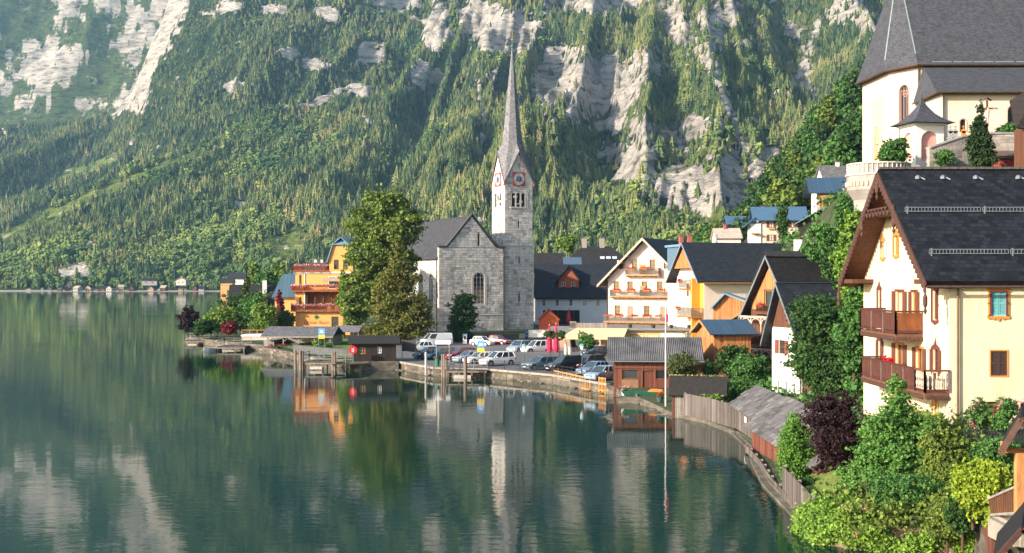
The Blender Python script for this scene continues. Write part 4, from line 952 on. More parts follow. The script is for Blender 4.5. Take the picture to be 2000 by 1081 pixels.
for k in ('front', 'left'):
    f = up[k]
    for q in range(3): arch_ring(tw, f, bell[q][0] + .4, 24.2, .8, 2.7, .13, STRIM, .06, 'belfry_arch')
    b = MB(); b.hull8([f.p(SU / 2 - 1.9, 23.85), f.p(SU / 2 + 1.9, 23.85), f.p(SU / 2 + 1.9, 23.85, .22), f.p(SU / 2 - 1.9, 23.85, .22)], [f.p(SU / 2 - 1.9, 24.1), f.p(SU / 2 + 1.9, 24.1), f.p(SU / 2 + 1.9, 24.1, .22), f.p(SU / 2 - 1.9, 24.1, .22)]); b.build('sill', STRIM, tw)
    arch_ring(tw, f, SU / 2, 24.2, 3.7, 4.3, .14, mat('arch_relief', (.34, .31, .28), .9, .2, 3), .07, 'blind_arch')
# clocks
CW = mat('clock_white', '#d8d4c8', .6, .05); CR = mat('clock_red', (.42, .05, .05), .7, .2, 3); CB = mat('clock_blue', (.06, .1, .2), .6); CG = mat('gilding', (.65, .42, .1), .35, metal=.8)
for k in ('front', 'left'):
    f = up[k]; M = f.mat(SU / 2, 29.6, .09)
    d = MB(); d.box(-1.35, 1.35, -.02, .06, -1.35, 1.35); cf = d.build('clock', CR, tw); cf.matrix_local = M
    d = MB(); K = 32
    def disc(d, r0, r1, y, y2):
        for q in range(K):
            a0, a1 = 2 * math.pi * q / K, 2 * math.pi * (q + 1) / K
            d.quad((r0 * math.cos(a0), y, r0 * math.sin(a0)), (r1 * math.cos(a0), y, r1 * math.sin(a0)), (r1 * math.cos(a1), y, r1 * math.sin(a1)), (r0 * math.cos(a1), y, r0 * math.sin(a1)))
            d.quad((r1 * math.cos(a0), y, r1 * math.sin(a0)), (r1 * math.cos(a0), y2, r1 * math.sin(a0)), (r1 * math.cos(a1), y2, r1 * math.sin(a1)), (r1 * math.cos(a1), y, r1 * math.sin(a1)))
    disc(d, 0, 1.22, -.06, 0); d.build('dial', CW, cf)
    d = MB(); disc(d, .0, .55, -.08, -.05); d.build('dial_centre', CB, cf)
    d = MB(); disc(d, .60, .66, -.08, -.06); disc(d, 1.14, 1.2, -.08, -.06)
    NUM = ['XII', 'I', 'II', 'III', 'IIII', 'V', 'VI', 'VII', 'VIII', 'IX', 'X', 'XI']
    for q, s_ in enumerate(NUM):
        a = math.pi / 2 - q * math.pi / 6; ca, sa = math.cos(a), math.sin(a)
        wtot = sum({'I': .07, 'V': .13, 'X': .13}[c] for c in s_); x = -wtot / 2
        def pt(t, r_): return (r_ * ca + t * sa, -.075, r_ * sa - t * ca)
        for c in s_:
            wd = {'I': .07, 'V': .13, 'X': .13}[c]; xm = x + wd / 2
            if c == 'I': d.bar(pt(xm, .76), pt(xm, 1.06), .02, .035)
            elif c == 'V': d.bar(pt(xm, .76), pt(x + .02, 1.06), .02, .03); d.bar(pt(xm, .76), pt(x + wd - .02, 1.06), .02, .03)
            else: d.bar(pt(x + .02, .76), pt(x + wd - .02, 1.06), .02, .03); d.bar(pt(x + wd - .02, .76), pt(x + .02, 1.06), .02, .03)
            x += wd
    d.build('numerals', IRON, cf)
    d = MB(); d.bar((0, -.1, -.15), (.12, -.1, .62), .03, .1).bar((0, -.12, .1), (-.1, -.12, -.98), .03, .07); d.build('hands', CG, cf)
    d = MB(); d.bar(f.p(SU / 2, 31.6, .06), f.p(SU / 2, 32.9, .06), .06, .12).bar(f.p(SU / 2 - .35, 32.5, .06), f.p(SU / 2 + .35, 32.5, .06), .06, .1); d.build('painted_cross', CR, tw)
    d = MB()
    for sx in (-1, 1): pass
# spire: eight sides, valleys down to the corners, gable peaks between
def spire_mesh():
    b = MB(); c = S / 2; R0 = S / 2 - i_ + .14
    corner = [Vector((c + sx * (R0 + .08), c + sy * (R0 + .08), H2 - .25)) for sx, sy in ((-1, -1), (1, -1), (1, 1), (-1, 1))]
    peak = [Vector((c, c - R0 - .14, HP + .3)), Vector((c + R0 + .14, c, HP + .3)), Vector((c, c + R0 + .14, HP + .3)), Vector((c - R0 - .14, c, HP + .3))]
    def ring(z, r): return [Vector((c + r * math.cos(math.pi / 4 * k - 3 * math.pi / 4), c + r * math.sin(math.pi / 4 * k - 3 * math.pi / 4), z)) for k in range(8)]
    rings = [ring(z, r) for z, r in ((36.6, 2.28), (39.5, 1.86), (44, 1.36), (50, .74), (55.6, .14))]
    base = [None] * 8
    for k in range(4): base[2 * k] = corner[k]; base[2 * k + 1] = peak[k]
    r0 = rings[0]
    for k in range(8):
        j = (k + 1) % 8
        b.quad(base[k], base[j], r0[j]); b.quad(base[k], r0[j], r0[k])
    for a, d in zip(rings, rings[1:]):
        for k in range(8): j = (k + 1) % 8; b.quad(a[k], a[j], d[j], d[k])
    return b, base, rings
b, base, rings = spire_mesh()
roof_uv(b.build('spire', tile_mat('spire_shingles', (.22, .212, .22), .3, .2, .85, .35), tw))
d = MB()
for k in range(8):
    j = (k + 1) % 8; d.bar(base[k], base[j], .12, .22)
d.build('verge_trim', mat('spire_verge', (.13, .12, .12), .8, .2), tw)
d = MB()
for k in range(4): d.lathe((base[2 * k].x, base[2 * k].y, base[2 * k].z - .5), [(.05, 0), (.2, .15), (.16, .4), (.03, .55)], 8)
d.build('corner_finial', CR, tw)
d = MB(); d.lathe((S / 2, S / 2, 55.4), [(.16, 0), (.1, .5), (.32, .7), (.32, .95), (.1, 1.1), (.06, 1.9)], 10); d.build('spire_collar', mat('patina', (.08, .2, .18), .6, .2), tw)
d = MB(); d.lathe((S / 2, S / 2, 57.3), [(.02, 0), (.24, .15), (.24, .3), (.02, .45)], 10).tube((S / 2, S / 2, 57.7), (S / 2, S / 2, 59.3), .05).bar((S / 2 - .4, S / 2, 58.7), (S / 2 + .4, S / 2, 58.7), .07, .07); d.build('gilded_cross', CG, tw)
QST = stone_material('quay_blocks', (.14, .12, .095), (.07, .06, .045), (.23, .2, .16)); items = []; rng = random.Random(8); qw = bpy.data.objects['quay_wall']
for (x0, y0), (x1, y1) in list(zip(SHORE, SHORE[1:]))[6:21] + list(zip(SHORE, SHORE[1:]))[28:33]:
    u = Vector((x1 - x0, y1 - y0, 0)); L = u.length; u.normalize(); f = Face((x0, y0, 0), u, (u.y, -u.x, 0)); items += stones(qw, f, [(0, -.25), (L, -.25), (L, .84), (0, .84)], [], rng, .36, .6, 1.5, proud=.05)
lay_stones(qw, items, QST, 280)
b = MB(); r_ = random.Random(4)
for (x0, y0), (x1, y1) in list(zip(SHORE, SHORE[1:]))[14:22]:
    L = math.hypot(x1 - x0, y1 - y0)
    for k in range(int(L / .55)):
        f = r_.random(); s = r_.uniform(.12, .35); c = Vector((x0 + (x1 - x0) * f - r_.uniform(.1, .5), y0 + (y1 - y0) * f - r_.uniform(.2, .7), r_.uniform(-.2, .02))); i = len(b.v)
        for v in ICO1[0]: b.v.append(tuple(c + Vector((v.x * 1.4, v.y, v.z * .7)) * s * r_.uniform(.75, 1.2)))
        for q in ICO1[1]: b.f.append(tuple(i + z for z in q))
o = b.build('shore_rubble', QST); tag(o, kind='stuff')
# ------------------------------------------------------------ yellow lakeside hotel
def house(name, label, cat, loc, rz, w, d, he, hr, ridge, wm, rm, holes={}, group=None, z0=-1.5, **rk):
    t = empty(name, label, cat, loc, R(rz), group); shell(t, w, d, he, hr, ridge, wm, holes, rk.get('rf', .5), z0=z0); roof(t, w, d, he, hr, ridge, rm, **rk); return t, faces4(w, d)
def railing(root, face, u0, u1, z, out, h, m, n=None, name='railing', solid=True, side=True, back=0):
    """balcony front: rail, sill beam and close-set boards, plus both short sides"""
    b = MB(); 
    def run(p, q):
        L = (q - p).length; k = max(2, int(L / (.16 if solid else .3)))
        b.bar(p + Vector((0, 0, h)), q + Vector((0, 0, h)), .09, .08); b.bar(p + Vector((0, 0, .08)), q + Vector((0, 0, .08)), .07, .08)
        for i in range(k + 1):
            c = p.lerp(q, i / k); b.bar(c + Vector((0, 0, .1)), c + Vector((0, 0, h)), .03, .115 if solid else .04)
    run(face.p(u0, z, out), face.p(u1, z, out))
    if side: run(face.p(u0, z, 0), face.p(u0, z, out)); run(face.p(u1, z, 0), face.p(u1, z, out))
    return b.build(name, m, root)
def balcony(root, face, u0, u1, z, out, h, m, fm=None, blooms=None, seed=0, solid=True, lab=None):
    b = MB(); b.hull8([face.p(u0 - .05, z - .16), face.p(u1 + .05, z - .16), face.p(u1 + .05, z - .16, out + .06), face.p(u0 - .05, z - .16, out + .06)], [face.p(u0 - .05, z), face.p(u1 + .05, z), face.p(u1 + .05, z, out + .06), face.p(u0 - .05, z, out + .06)])
    k = max(2, int((u1 - u0) / 1.4))
    for i in range(k + 1): u = u0 + (u1 - u0) * i / k; b.bar(face.p(u, z - .25), face.p(u, z - .22, out), .12, .14)
    b.build('balcony_floor', fm or m, root); r = railing(root, face, u0, u1, z, out - .03, h, m, solid=solid)
    if blooms:
        fl, lst = blooms
        for (a, c) in lst:
            bx = MB(); bx.hull8([face.p(a, z + h - .25, out + .03), face.p(c, z + h - .25, out + .03), face.p(c, z + h - .25, out + .2), face.p(a, z + h - .25, out + .2)], [face.p(a, z + h - .05, out + .03), face.p(c, z + h - .05, out + .03), face.p(c, z + h - .05, out + .22), face.p(a, z + h - .05, out + .22)])
            q = bx.build('flower_box', fm or m, root); n = max(2, int((c - a) / .35)); pts = [face.p(a + (c - a) * (i + .5) / n, z + h + .03, out + .14) for i in range(n)]
            flowers('blossoms', q, pts, fl, .16, seed + int(a * 10), 26, (.17, .1, .12)); flowers('greenery', q, [p - Vector((0, 0, .12)) for p in pts], GREENLEAF, .14, seed + 5, 12, (.17, .1, .1))
    return r
gb = empty('lakeside_hotel', 'orange lakeside hotel with stacked flower balconies and a green tree emblem on its wall', 'hotel', (XD(577, 222), 222, 1.4), R(-4))
GW, GD = 10.0, 12.0; fs = faces4(GW, GD); f = fs['front']; fl_ = fs['left']
zg = lambda y: ZD(y, 222) - 1.4
hl = [(7.2, 8.2, .5 + .6, 2.9)]; b = MB()
wall_into(b, f, [(0, -1), (GW, -1), (GW, 4.0), (0, 4.0)], [(6.6, 7.9, 1.0, 3.1)]); wall_into(b, fl_, [(0, -1), (GD, -1), (GD, 4.0), (0, 4.0)], [(10.2, 11.2, .3, 3.2), (8, 9, .3, 3.2), (5.5, 6.5, .3, 3.2)])
wall_into(b, fs['right'], [(0, -1), (GD, -1), (GD, 11.2), (0, 11.2)]); wall_into(b, fs['back'], [(0, -1), (GW, -1), (GW, 11.2), (0, 11.2)])
f2 = Face((0, 0, 0), (1, 0, 0), (0, -1, 0)); inner = Face((1.6, 2.2, 0), (1, 0, 0), (0, -1, 0))
wall_into(b, Face((0, 0, 0), (1, 0, 0), (0, -1, 0)), [(0, 4.0), (1.7, 4.0), (1.7, 11.2), (0, 11.2)], [(.7, 1.15, 4.6, 6.6), (.7, 1.15, 8.4, 10.6)])
wall_into(b, Face((1.7, 0, 0), (1, 0, 0), (0, -1, 0)), [(0, 7.6), (GW - 1.7, 7.6), (GW - 1.7, 11.2), (0, 11.2)], [(4.4, 5.7, 8.2, 10.2), (6.7, 7.7, 8.2, 10.2)])
wall_into(b, fl_, [(0, 4.0), (GD, 4.0), (GD, 11.2), (0, 11.2)], [(9, 9.9, 4.6, 6.6), (9, 9.9, 8.4, 10.6)])
b.quad((0, 0, 11.2), (GW, 0, 11.2), (GW, GD, 11.2), (0, GD, 11.2)); b.build('wall', ORANGE, gb)
b = MB(); wall_into(b, inner, [(0, 4), (GW - 1.6, 4), (GW - 1.6, 7.6), (0, 7.6)]); b.quad((1.7, 0, 4), (1.7, 2.2, 4), (1.7, 2.2, 7.6), (1.7, 0, 7.6)); b.quad((1.7, 0, 7.6), (GW, 0, 7.6), (GW, 2.2, 7.6), (1.7, 2.2, 7.6)); b.build('timber_wall', ORWOOD, gb)
for k in range(6): MB().lathe((2.1 + k * 1.5, .15, 4.0), [(.16, 0), (.16, .25), (.1, .4), (.12, 1.8), (.09, 3.0), (.16, 3.3), (.16, 3.6)], 8).build('timber_post', WOODTRIM, gb)
MB().box(-.5, GW + .3, -.7, .0, 3.95, 4.25).box(-.5, 0, 0, GD, 3.95, 4.25).build('floor_band', TRIMW, gb)
MB().box(-.25, GW + .2, -.25, 0, 10.9, 11.15).box(-.25, 0, 0, GD, 10.9, 11.15).build('cornice', TRIMW, gb)
MB().tube((1.75, -.08, 4.3), (1.75, -.08, 11), .07).build('downpipe', TRIMW, gb)
window(gb, f, 7.25, 1.0, 1.3, 2.1, WOODTRIM, mull=(1, 2)); window(gb, fs['left'], 10.7, .3, 1.0, 2.9, WOODTRIM); window(gb, fs['left'], 8.5, .3, 1.0, 2.9, WOODTRIM); window(gb, fs['left'], 6, .3, 1.0, 2.9, WOODTRIM)
window(gb, f, .925, 4.6, .45, 2.0, WOODTRIM, ft=.05); window(gb, f, .925, 8.4, .45, 2.2, WOODTRIM, ft=.05)
window(gb, f, 1.7 + 5.05, 8.2, 1.3, 2.0, WOODTRIM, lintel=TRIMW); window(gb, f, 1.7 + 7.2, 8.2, 1.0, 2.0, WOODTRIM, lintel=TRIMW)
for k in range(2): window(gb, fs['left'], 9.45, 4.6 + k * 3.8, .9, 2.0, WOODTRIM)
redbal = mat('red_balcony_timber', (.28, .07, .03), .7, .3, 5)
for (u0, u1, z, o_) in ((-.6, GW, 4.25, .9), (-.5, 1.75, 7.7, .7), (1.8, GW, 7.75, 1.4), (-.3, GW * .62, 11.35, .5)):
    balcony(gb, f, u0, u1, z, o_, .95, redbal, blooms=(PINKFLOWER, [(u0 + .2, u1 - .2)]), seed=int(z * 9))
balcony(gb, fs['left'], 7.5, GD + .5, 4.25, .5, .95, redbal, blooms=(PINKFLOWER, [(9, GD)]), seed=3); balcony(gb, fs['left'], 8.5, GD + .5, 7.7, .5, .95, redbal, blooms=(PINKFLOWER, [(9, GD)]), seed=4); balcony(gb, fs['left'], 6, GD + .3, 11.35, .3, .95, redbal, seed=5)
b = MB().slab([(5.2, -1.9, 9.5), (GW, -1.9, 9.5), (GW, -.05, 10.1), (5.2, -.05, 10.1)], .06); b.build('awning', mat('awning_cloth', '#a58d78', .9, .1), gb)
# attic storey with clipped blue metal roof
att = MB(); wall_into(att, Face((5.6, 2.5, 0), (1, 0, 0), (0, -1, 0)), [(0, 11.2), (4.4, 11.2), (4.4, 13.3), (3.6, 16), (.9, 16), (0, 13.3)], [(.9, 1.8, 11.6, 13.4), (2.6, 3.5, 11.6, 13.4)]); att.quad((5.6, 2.5, 11.2), (5.6, 2.5, 13.3), (5.6, 12, 13.3), (5.6, 12, 11.2)); att.build('attic_wall', ORANGE, gb)
for u in (1.35, 3.05): window(gb, Face((5.6, 2.5, 0), (1, 0, 0), (0, -1, 0)), u, 11.6, .9, 1.8, WOODTRIM)
b = MB(); pr = [(5.2, 12.9), (6.2, 16.2), (7.8, 17.6), (9.4, 16.2), (10.4, 12.9)]
for p, q in zip(pr, pr[1:]): b.slab([(p[0], 2.1, p[1]), (q[0], 2.1, q[1]), (q[0], 12, q[1]), (p[0], 12, p[1])], .15)
b.quad((6.2, 2.05, 16.1), (9.4, 2.05, 16.1), (7.8, 3.6, 17.7)); b.build('attic_roof', mat('blue_zinc', (.13, .23, .31), .4, .12, 1.5, spec=.5), gb)
b = MB(); b.box(1.3, 4.6, 4, 10, 11.2, 12.9); b.build('roof_lantern', mat('dark_lantern', (.05, .045, .05), .6), gb)
for x in (1.6, 2.8, 4.6): chimney(gb, x, 9, 12.6, 13.5, TRIMW, .4)
# wall painting: emblem and lettering
def text3d(s, size, m, parent, face, uc, z, out=.012, ext=.006, name='lettering', align='CENTER', shear=0):
    c = bpy.data.curves.new(name, 'FONT'); c.body = s; c.size = size; c.extrude = ext; c.align_x = align; c.align_y = 'CENTER'; c.shear = shear
    tmp = bpy.data.objects.new('t', c); COL.objects.link(tmp); dg = bpy.context.evaluated_depsgraph_get(); me = bpy.data.meshes.new_from_object(tmp.evaluated_get(dg)); bpy.data.objects.remove(tmp); bpy.data.curves.remove(c)
    me.materials.clear(); me.materials.append(m); o = bpy.data.objects.new(name, me); COL.objects.link(o); o.parent = parent; o.matrix_local = face.mat(uc, z, out) @ Matrix.Rotation(math.pi / 2, 4, 'X'); return o
PAINT = mat('dark_sign_paint', (.16, .07, .02), .8)
text3d('Grüner Baum', .85, PAINT, gb, f, 3.9, 2.0); text3d('HALLSTATT', .3, mat('pale_sign_paint', '#d8d2cc', .8), gb, f, 3.9, 1.42)
for k, ch in enumerate('SEEHOTEL'):
    a = math.radians(160 - k * 20); t_ = text3d(ch, .42, PAINT, gb, f, 3.9 + 1.75 * math.cos(a), 2.15 + 1.5 * math.sin(a)); t_.matrix_local = t_.matrix_local @ Matrix.Rotation(a - math.pi / 2, 4, 'Z')
b = MB()
for (x, z, r) in ((0, .25, .28), (-.28, .12, .2), (.28, .12, .22), (0, 0, .25)): b.tube((3.9 + x, -.015, 2.85 + z), (3.9 + x, -.03, 2.85 + z), r, n=10)
b.box(3.85, 3.95, -.03, -.01, 2.45, 2.8); b.build('tree_emblem', mat('green_sign_paint', (.02, .16, .05), .8), gb)
# annex behind it with blue mansard roof, low dark house left of it
t = empty('mansard_annex', 'orange annex with a blue metal mansard roof left of the lakeside hotel', 'annex', (XD(537, 236), 236, 1.6), R(-4))
b = MB().box(0, 8, 0, 8, -1, 6.2); b.build('wall', ORANGE, t)
b = MB(); b.quad((-.5, -.5, 6.2), (8.4, -.5, 6.2), (8.0, 1.8, 10.6), (1.0, 1.8, 10.6)).quad((-.5, -.5, 6.2), (1.0, 1.8, 10.6), (1, 8, 10.6), (-.5, 8.5, 6.2)).quad((1, 1.8, 10.6), (8, 1.8, 10.6), (8, 8, 10.8), (1, 8, 10.8)).quad((-.5, -.5, 6.0), (8.4, -.5, 6.0), (8.4, -.5, 6.2), (-.5, -.5, 6.2))
roof_uv(b.build('roof', board_mat('teal_metal_roof', (.05, .10, .14), .7, 'X', .4, .12, .55), t)); MB().box(-.6, 8.5, -.62, -.5, 6.0, 6.15).build('gutter', IRON, t)
t, q = house('dark_roofed_house', 'low house with a steep dark roof and white chimney behind the lakeside garden', 'house', (XD(450, 262), 262, 1.4), 8, 13, 9, 4.0, 8.4, 'x', BLACKWOOD, DARKROOF2, go=.6, eo=.8)
chimney(t, 7.0, 3, 6.4, 9.6, WHITE, .9)
b = MB(); b.slab([(5.2, -.9, 4.9), (6.6, -.9, 6.5), (6.6, 3, 6.5), (5.2, 3, 4.9)], .12).slab([(6.6, -.9, 6.5), (8.0, -.9, 4.9), (8.0, 3, 4.9), (6.6, 3, 6.5)], .12); b.build('dormer_roof', DARKROOF2, t)
b = MB(); wall_into(b, Face((5.4, -.6, 0), (1, 0, 0), (0, -1, 0)), [(0, 4), (2.4, 4), (2.4, 4.9), (1.2, 6.3), (0, 4.9)]); b.build('dormer_wall', WOODTRIM, t)
# grey roofed boathouse in front of the hotel
t = empty('lakeside_boathouse', 'long open boathouse with a weathered grey shingle roof in front of the orange hotel', 'boathouse', (XD(515, 188), 188, 0), R(-3))
b = MB(); b.box(0, 1.6, 0, 8, -1.5, 1.9).box(9.6, 10.6, .4, 8, -1.5, 2.4).box(0, 10.6, 7.7, 8, -1.5, 3.2); b.build('wall', mat('rubble_wall', (.27, .25, .22), .9, .4, 1.2, bump=.5), t)
b = MB(); b.slab([(-.3, -1.0, 2.5), (10.9, -1.0, 2.5), (10.9, 3.5, 3.9), (-.3, 3.5, 3.9)], .14).slab([(-.3, 8.6, 2.5), (-.3, 3.5, 3.9), (10.9, 3.5, 3.9), (10.9, 8.6, 2.5)], .14); roof_uv(b.build('roof', GREYROOF, t))
for k in range(5): MB().box(.8 + k * 2.4 - .08, .8 + k * 2.4 + .08, -.75, -.6, .9, 2.5).build('post', GREYTRIM, t)
b = MB(); 
for k in range(4): b.bar((.8 + k * 2.4, -.68, 1.7), (1.8 + k * 2.4, -.68, 2.5), .09, .09)
b.build('brace', GREYTRIM, t); b = MB().bar((-.3, -1.02, 2.45), (10.9, -1.02, 2.45), .05, .2); b.build('fascia', GREYTRIM, t)
t = empty('side_shelter', 'small lean-to with grey roof at the right end of the lakeside boathouse', 'shelter', (XD(650, 196), 196, 1.2), 0)
MB().slab([(0, 0, 1.7), (4.2, 0, 1.7), (4.2, 4, 2.5), (0, 4, 2.5)], .12).build('roof', mat('pale_sheet_roof', (.17, .16, .18), .7, .15, 1), t)
for x in (.2, 4.0):
    for y in (.3, 3.7): MB().box(x - .07, x + .07, y - .07, y + .07, -.5, 1.8 + y * .18).build('post', GREYTRIM, t)
# ------------------------------------------------------------ white building with red dormer
t, q = house('white_long_house', 'white long house with dark roof and a red timber dormer right of the church tower', 'house', (XD(1046, 262), 262, 1.3), 0, 17.5, 11, 6.5, 12.9, 'x', BLUEW, DARKROOF, {'front': [(1.6, 9.4, -.6, 3.3)] + [(1.4 + k * 2.9, 2.1 + k * 2.9, 4.2, 5.6) for k in range(5)]}, go=.2, eo=.7, gutter=IRON)
for k in range(5): window(t, q['front'], 1.75 + k * 2.9, 4.2, .7, 1.4, TRIMW, mull=(1, 1))
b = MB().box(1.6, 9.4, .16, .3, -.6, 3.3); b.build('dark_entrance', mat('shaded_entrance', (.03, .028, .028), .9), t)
for k in range(4): MB().box(3.0 + k * 1.7, 3.12 + k * 1.7, -.02, .14, -.6, 3.3).build('post', WOODTRIM, t)
dm = Face((4.9, 1.2, 0), (1, 0, 0), (0, -1, 0)); b = MB(); wall_into(b, dm, [(0, 7.2), (4.4, 7.2), (4.4, 9.7), (2.2, 12.6), (0, 9.7)], [(.7, 1.5, 7.7, 9.3), (2.8, 3.6, 7.7, 9.3)]); b.quad((4.9, 1.2, 7), (4.9, 1.2, 9.7), (4.9, 5, 9.7), (4.9, 5, 7)).quad((9.3, 1.2, 7), (9.3, 5, 7), (9.3, 5, 9.7), (9.3, 1.2, 9.7)); b.build('dormer_wall', mat('red_dormer', (.32, .09, .05), .8, .15, 2), t)
for u in (1.1, 3.2): window(t, dm, u, 7.7, .8, 1.6, TRIMW)
b = MB(); b.slab([(4.2, .6, 9.3), (7.1, .6, 13.0), (7.1, 7, 13.0), (4.2, 7, 9.3)], .15).slab([(7.1, .6, 13.0), (10.0, .6, 9.3), (10.0, 7, 9.3), (7.1, 7, 13.0)], .15); roof_uv(b.build('dormer_roof', DARKROOF, t))
# dark houses behind
t = empty('dark_hipped_house', 'big dark house with hipped roof, skylights and two stone chimneys behind the white long house', 'house', (XD(1104, 300), 300, 2), 0)
b = MB().box(0, 16, 0, 12, -1, 12.6); b.build('wall', BLACKWOOD, t); hip_roof(t, 16, 12, 12.7, 17.4, DARKROOF2, 1.0, 4.5)
for x in (5.0, 9.4): chimney(t, x, 6, 16.5, 19.4, mat('stone_chimney', (.3, .25, .22), .9, .2, 3), 1.2)
for k in range(3): MB().slab([(8.6 + k * 1.5, .9, 14.25), (9.7 + k * 1.5, .9, 14.25), (9.7 + k * 1.5, 1.6, 14.8), (8.6 + k * 1.5, 1.6, 14.8)], .1).build('skylight', mat('skylight_glass', (.5, .6, .65), .2), t)
window(t, Face((0, 0, 0), (1, 0, 0), (0, -1, 0)), 3.5, 8.2, 1, 1.2, TRIMW, rec=-.04); window(t, Face((0, 0, 0), (1, 0, 0), (0, -1, 0)), 11.5, 8.2, 1, 1.2, TRIMW, rec=-.04)
t, q = house('dark_balcony_house', 'dark timber house with flat blue roof and small windows tight against the tower', 'house', (XD(1062, 288), 288, 2), 0, 8.5, 8, 12.0, 14.2, 'x', BLACKWOOD, mat('flat_blue_roof', (.07, .11, .16), .5, .1), go=.5, eo=.5)
for k in range(3): window(t, q['front'], 3.2 + k * 1.4, 10.2, .9, 1.0, TRIMW, rec=-.04, mull=(0, 0))
t, q = house('narrow_dark_house', 'narrow dark roofed house peeping out just right of the tower', 'house', (XD(1040, 278), 278, 2), 0, 6.5, 8, 11.5, 15.0, 'x', PINK, DARKROOF2, {'front': [(3.2, 4.0, 8.6, 10.0)]}, go=.5, eo=1.2)
window(t, q['front'], 3.6, 8.6, .8, 1.4, TRIMW)

# ------------------------------------------------------------ pink gabled hotel
hh_ = [];
Wp = 13.8; zr = {'top': 10.9, 'mid': 7.05, 'low': 2.75}
rows = [(x, 10.95, .75, 1.55) for x in (2.55,)] + [(10.6, 10.95, .75, 1.55)] + [(5.0, 10.7, .95, 1.9), (8.2, 10.7, .95, 1.9)]
rows += [(x, 7.05, .95, 1.85) for x in (1.7, 4.2, 6.8, 9.5, 12.2)]
rows += [(x, 2.8, .95, 2.0) for x in (1.9, 7.2, 12.9)] + [(x, 2.2, 1.05, 2.45) for x in (4.2, 10.1)]
holes = [(x - w / 2, x + w / 2, z, z + h) for x, z, w, h in rows]
t, q = house('gabled_hotel', 'pale pink hotel with a wide timber gable, open shutters and red geranium balconies', 'hotel', (XD(1186, 211), 211, 2.0), -26, Wp, 20, 9.2, 15.9, 'y', PINK, DARKROOF, {'front': holes}, go=1.5, eo=1.3, soffit=ORSOFFIT, barge=mat('pale_bargeboard', (.5, .38, .3), .8, .2, 3), th=.3)
SHUT = mat('pale_shutter', (.55, .42, .34), .8, .12, 3)
for x, z, w, h in rows:
    if h > 2.3: door(t, q['front'], x, z, w, h, mat('light_door', (.36, .2, .12), .6, .2), ORTRIM)
    else: window(t, q['front'], x, z, w, h, ORTRIM, mull=(1, 2), shutters=SHUT, shopen=.85, sill=TRIMW)
balcony(t, q['front'], 3.7, 9.6, 9.95, 1.1, 1.15, GREYTRIM, ORTRIM, (REDFLOWER, [(4.0, 5.4), (6.6, 7.8)]), 11)
balcony(t, q['front'], .9, 12.9, 6.3, 1.1, 1.15, GREYTRIM, ORTRIM, (REDFLOWER, [(1.6, 2.8), (4.2, 5.4), (6.9, 8.2), (9.6, 10.8)]), 12)
balcony(t, q['front'], -.2, 13.9, 2.0, 1.2, 1.15, GREYTRIM, ORTRIM, (REDFLOWER, [(.2, 1.3), (2.1, 3.2), (4.8, 6.0), (7.0, 8.2), (9.2, 10.2), (11.4, 12.8)]), 13)
for x, z in ((6.8, 10.0), (6.8, 6.35)): MB().box(x - .5, x + .5, -1.0, -.94, z, z + 1.75).build('balcony_screen', ORTRIM, t)
b = MB()
for k in range(5):
    s = .12 + .16 * k; z_ = 9.2 + (15.9 - 9.2) * (s * Wp / 2) / (Wp / 2) - .1
    b.bar((s * Wp / 2, 0, z_), (s * Wp / 2, -1.45, z_), .18, .2); b.bar((Wp - s * Wp / 2, 0, z_), (Wp - s * Wp / 2, -1.45, z_), .18, .2)
b.build('purlin_ends', ORTRIM, t)
MB().tube((.08, -.08, -1), (.08, -.08, 9), .08).build('downpipe', COPPER, t)
# low restaurant in front with terrace roof
t = empty('restaurant', 'low restaurant with a flat terrace roof and cream awning in front of the pink hotel', 'restaurant', (XD(1160, 176), 176, 1.0), R(-10))
b = MB().box(-2, 16.5, 0, 9, -1, 3.0); b.build('wall', CREAM, t); b = MB().box(-3.5, 17, -.8, 9.5, 3.0, 3.3); b.build('terrace_slab', mat('terrace_slab', (.2, .18, .17), .85, .2), t)
b = MB().box(-3.4, -2.5, -.7, .1, 3.3, 4.2).box(-3.4, 2, -.7, -.6, 3.3, 4.0); b.build('planter_wall', GREYWOOD, t)
b = MB().box(9.5, 12.6, -.06, 0, .9, 2.7).box(12.8, 16.4, -.06, 0, .9, 2.7); b.build('white_panel', WHITE, t)
fr_ = Face((0, 0, 0), (1, 0, 0), (0, -1, 0))
window(t, fr_, 6.2, .9, 2.0, 1.5, ORTRIM, rec=-.04, mull=(0, 1)); window(t, fr_, 8.4, .9, 1.8, 1.5, ORTRIM, rec=-.04, mull=(0, 1))
b = MB().slab([(-4.6, -5.2, 1.9), (4.6, -5.2, 1.9), (4.9, -.75, 3.3), (-2.4, -.75, 3.3)], .05); b.slab([(1.2, -5.3, 1.75), (1.4, -5.3, 1.75), (1.4, -.8, 3.32), (1.2, -.8, 3.32)], .03); b.build('awning', mat('cream_awning', '#d6b48c', .9, .05), t)
for x in (-4.4, -1.5, 1.4, 4.4): MB().box(x - .05, x + .05, -5.15, -5.05, -.6, 1.9).build('awning_post', TRIMW, t)
for x in (-1.8, 1.5, 5.2, 8.5, 11, 13.5, 16): MB().lathe((x, -.4, 3.3), [(.22, 0), (.3, .5), (.26, .5)], 8).build('roof_planter', IRON, t)
b = MB().box(-6.5, -3.2, -1.5, 5, -1, 2.6); b.build('side_wing', mat('terracotta_render', (.42, .24, .16), .9, .12), t)
b = MB(); b.slab([(-6.9, -1.8, 2.7), (-3, -1.8, 2.7), (-3, 5.2, 3.3), (-6.9, 5.2, 3.3)], .12); b.build('wing_roof', mat('terrace_slab', (.2, .2, .2)), t)
b = MB()
for k in range(30): b.box(-4.6 + k * .32, -4.6 + k * .32 + .26, -6.55, -6.5, -.4, .75)
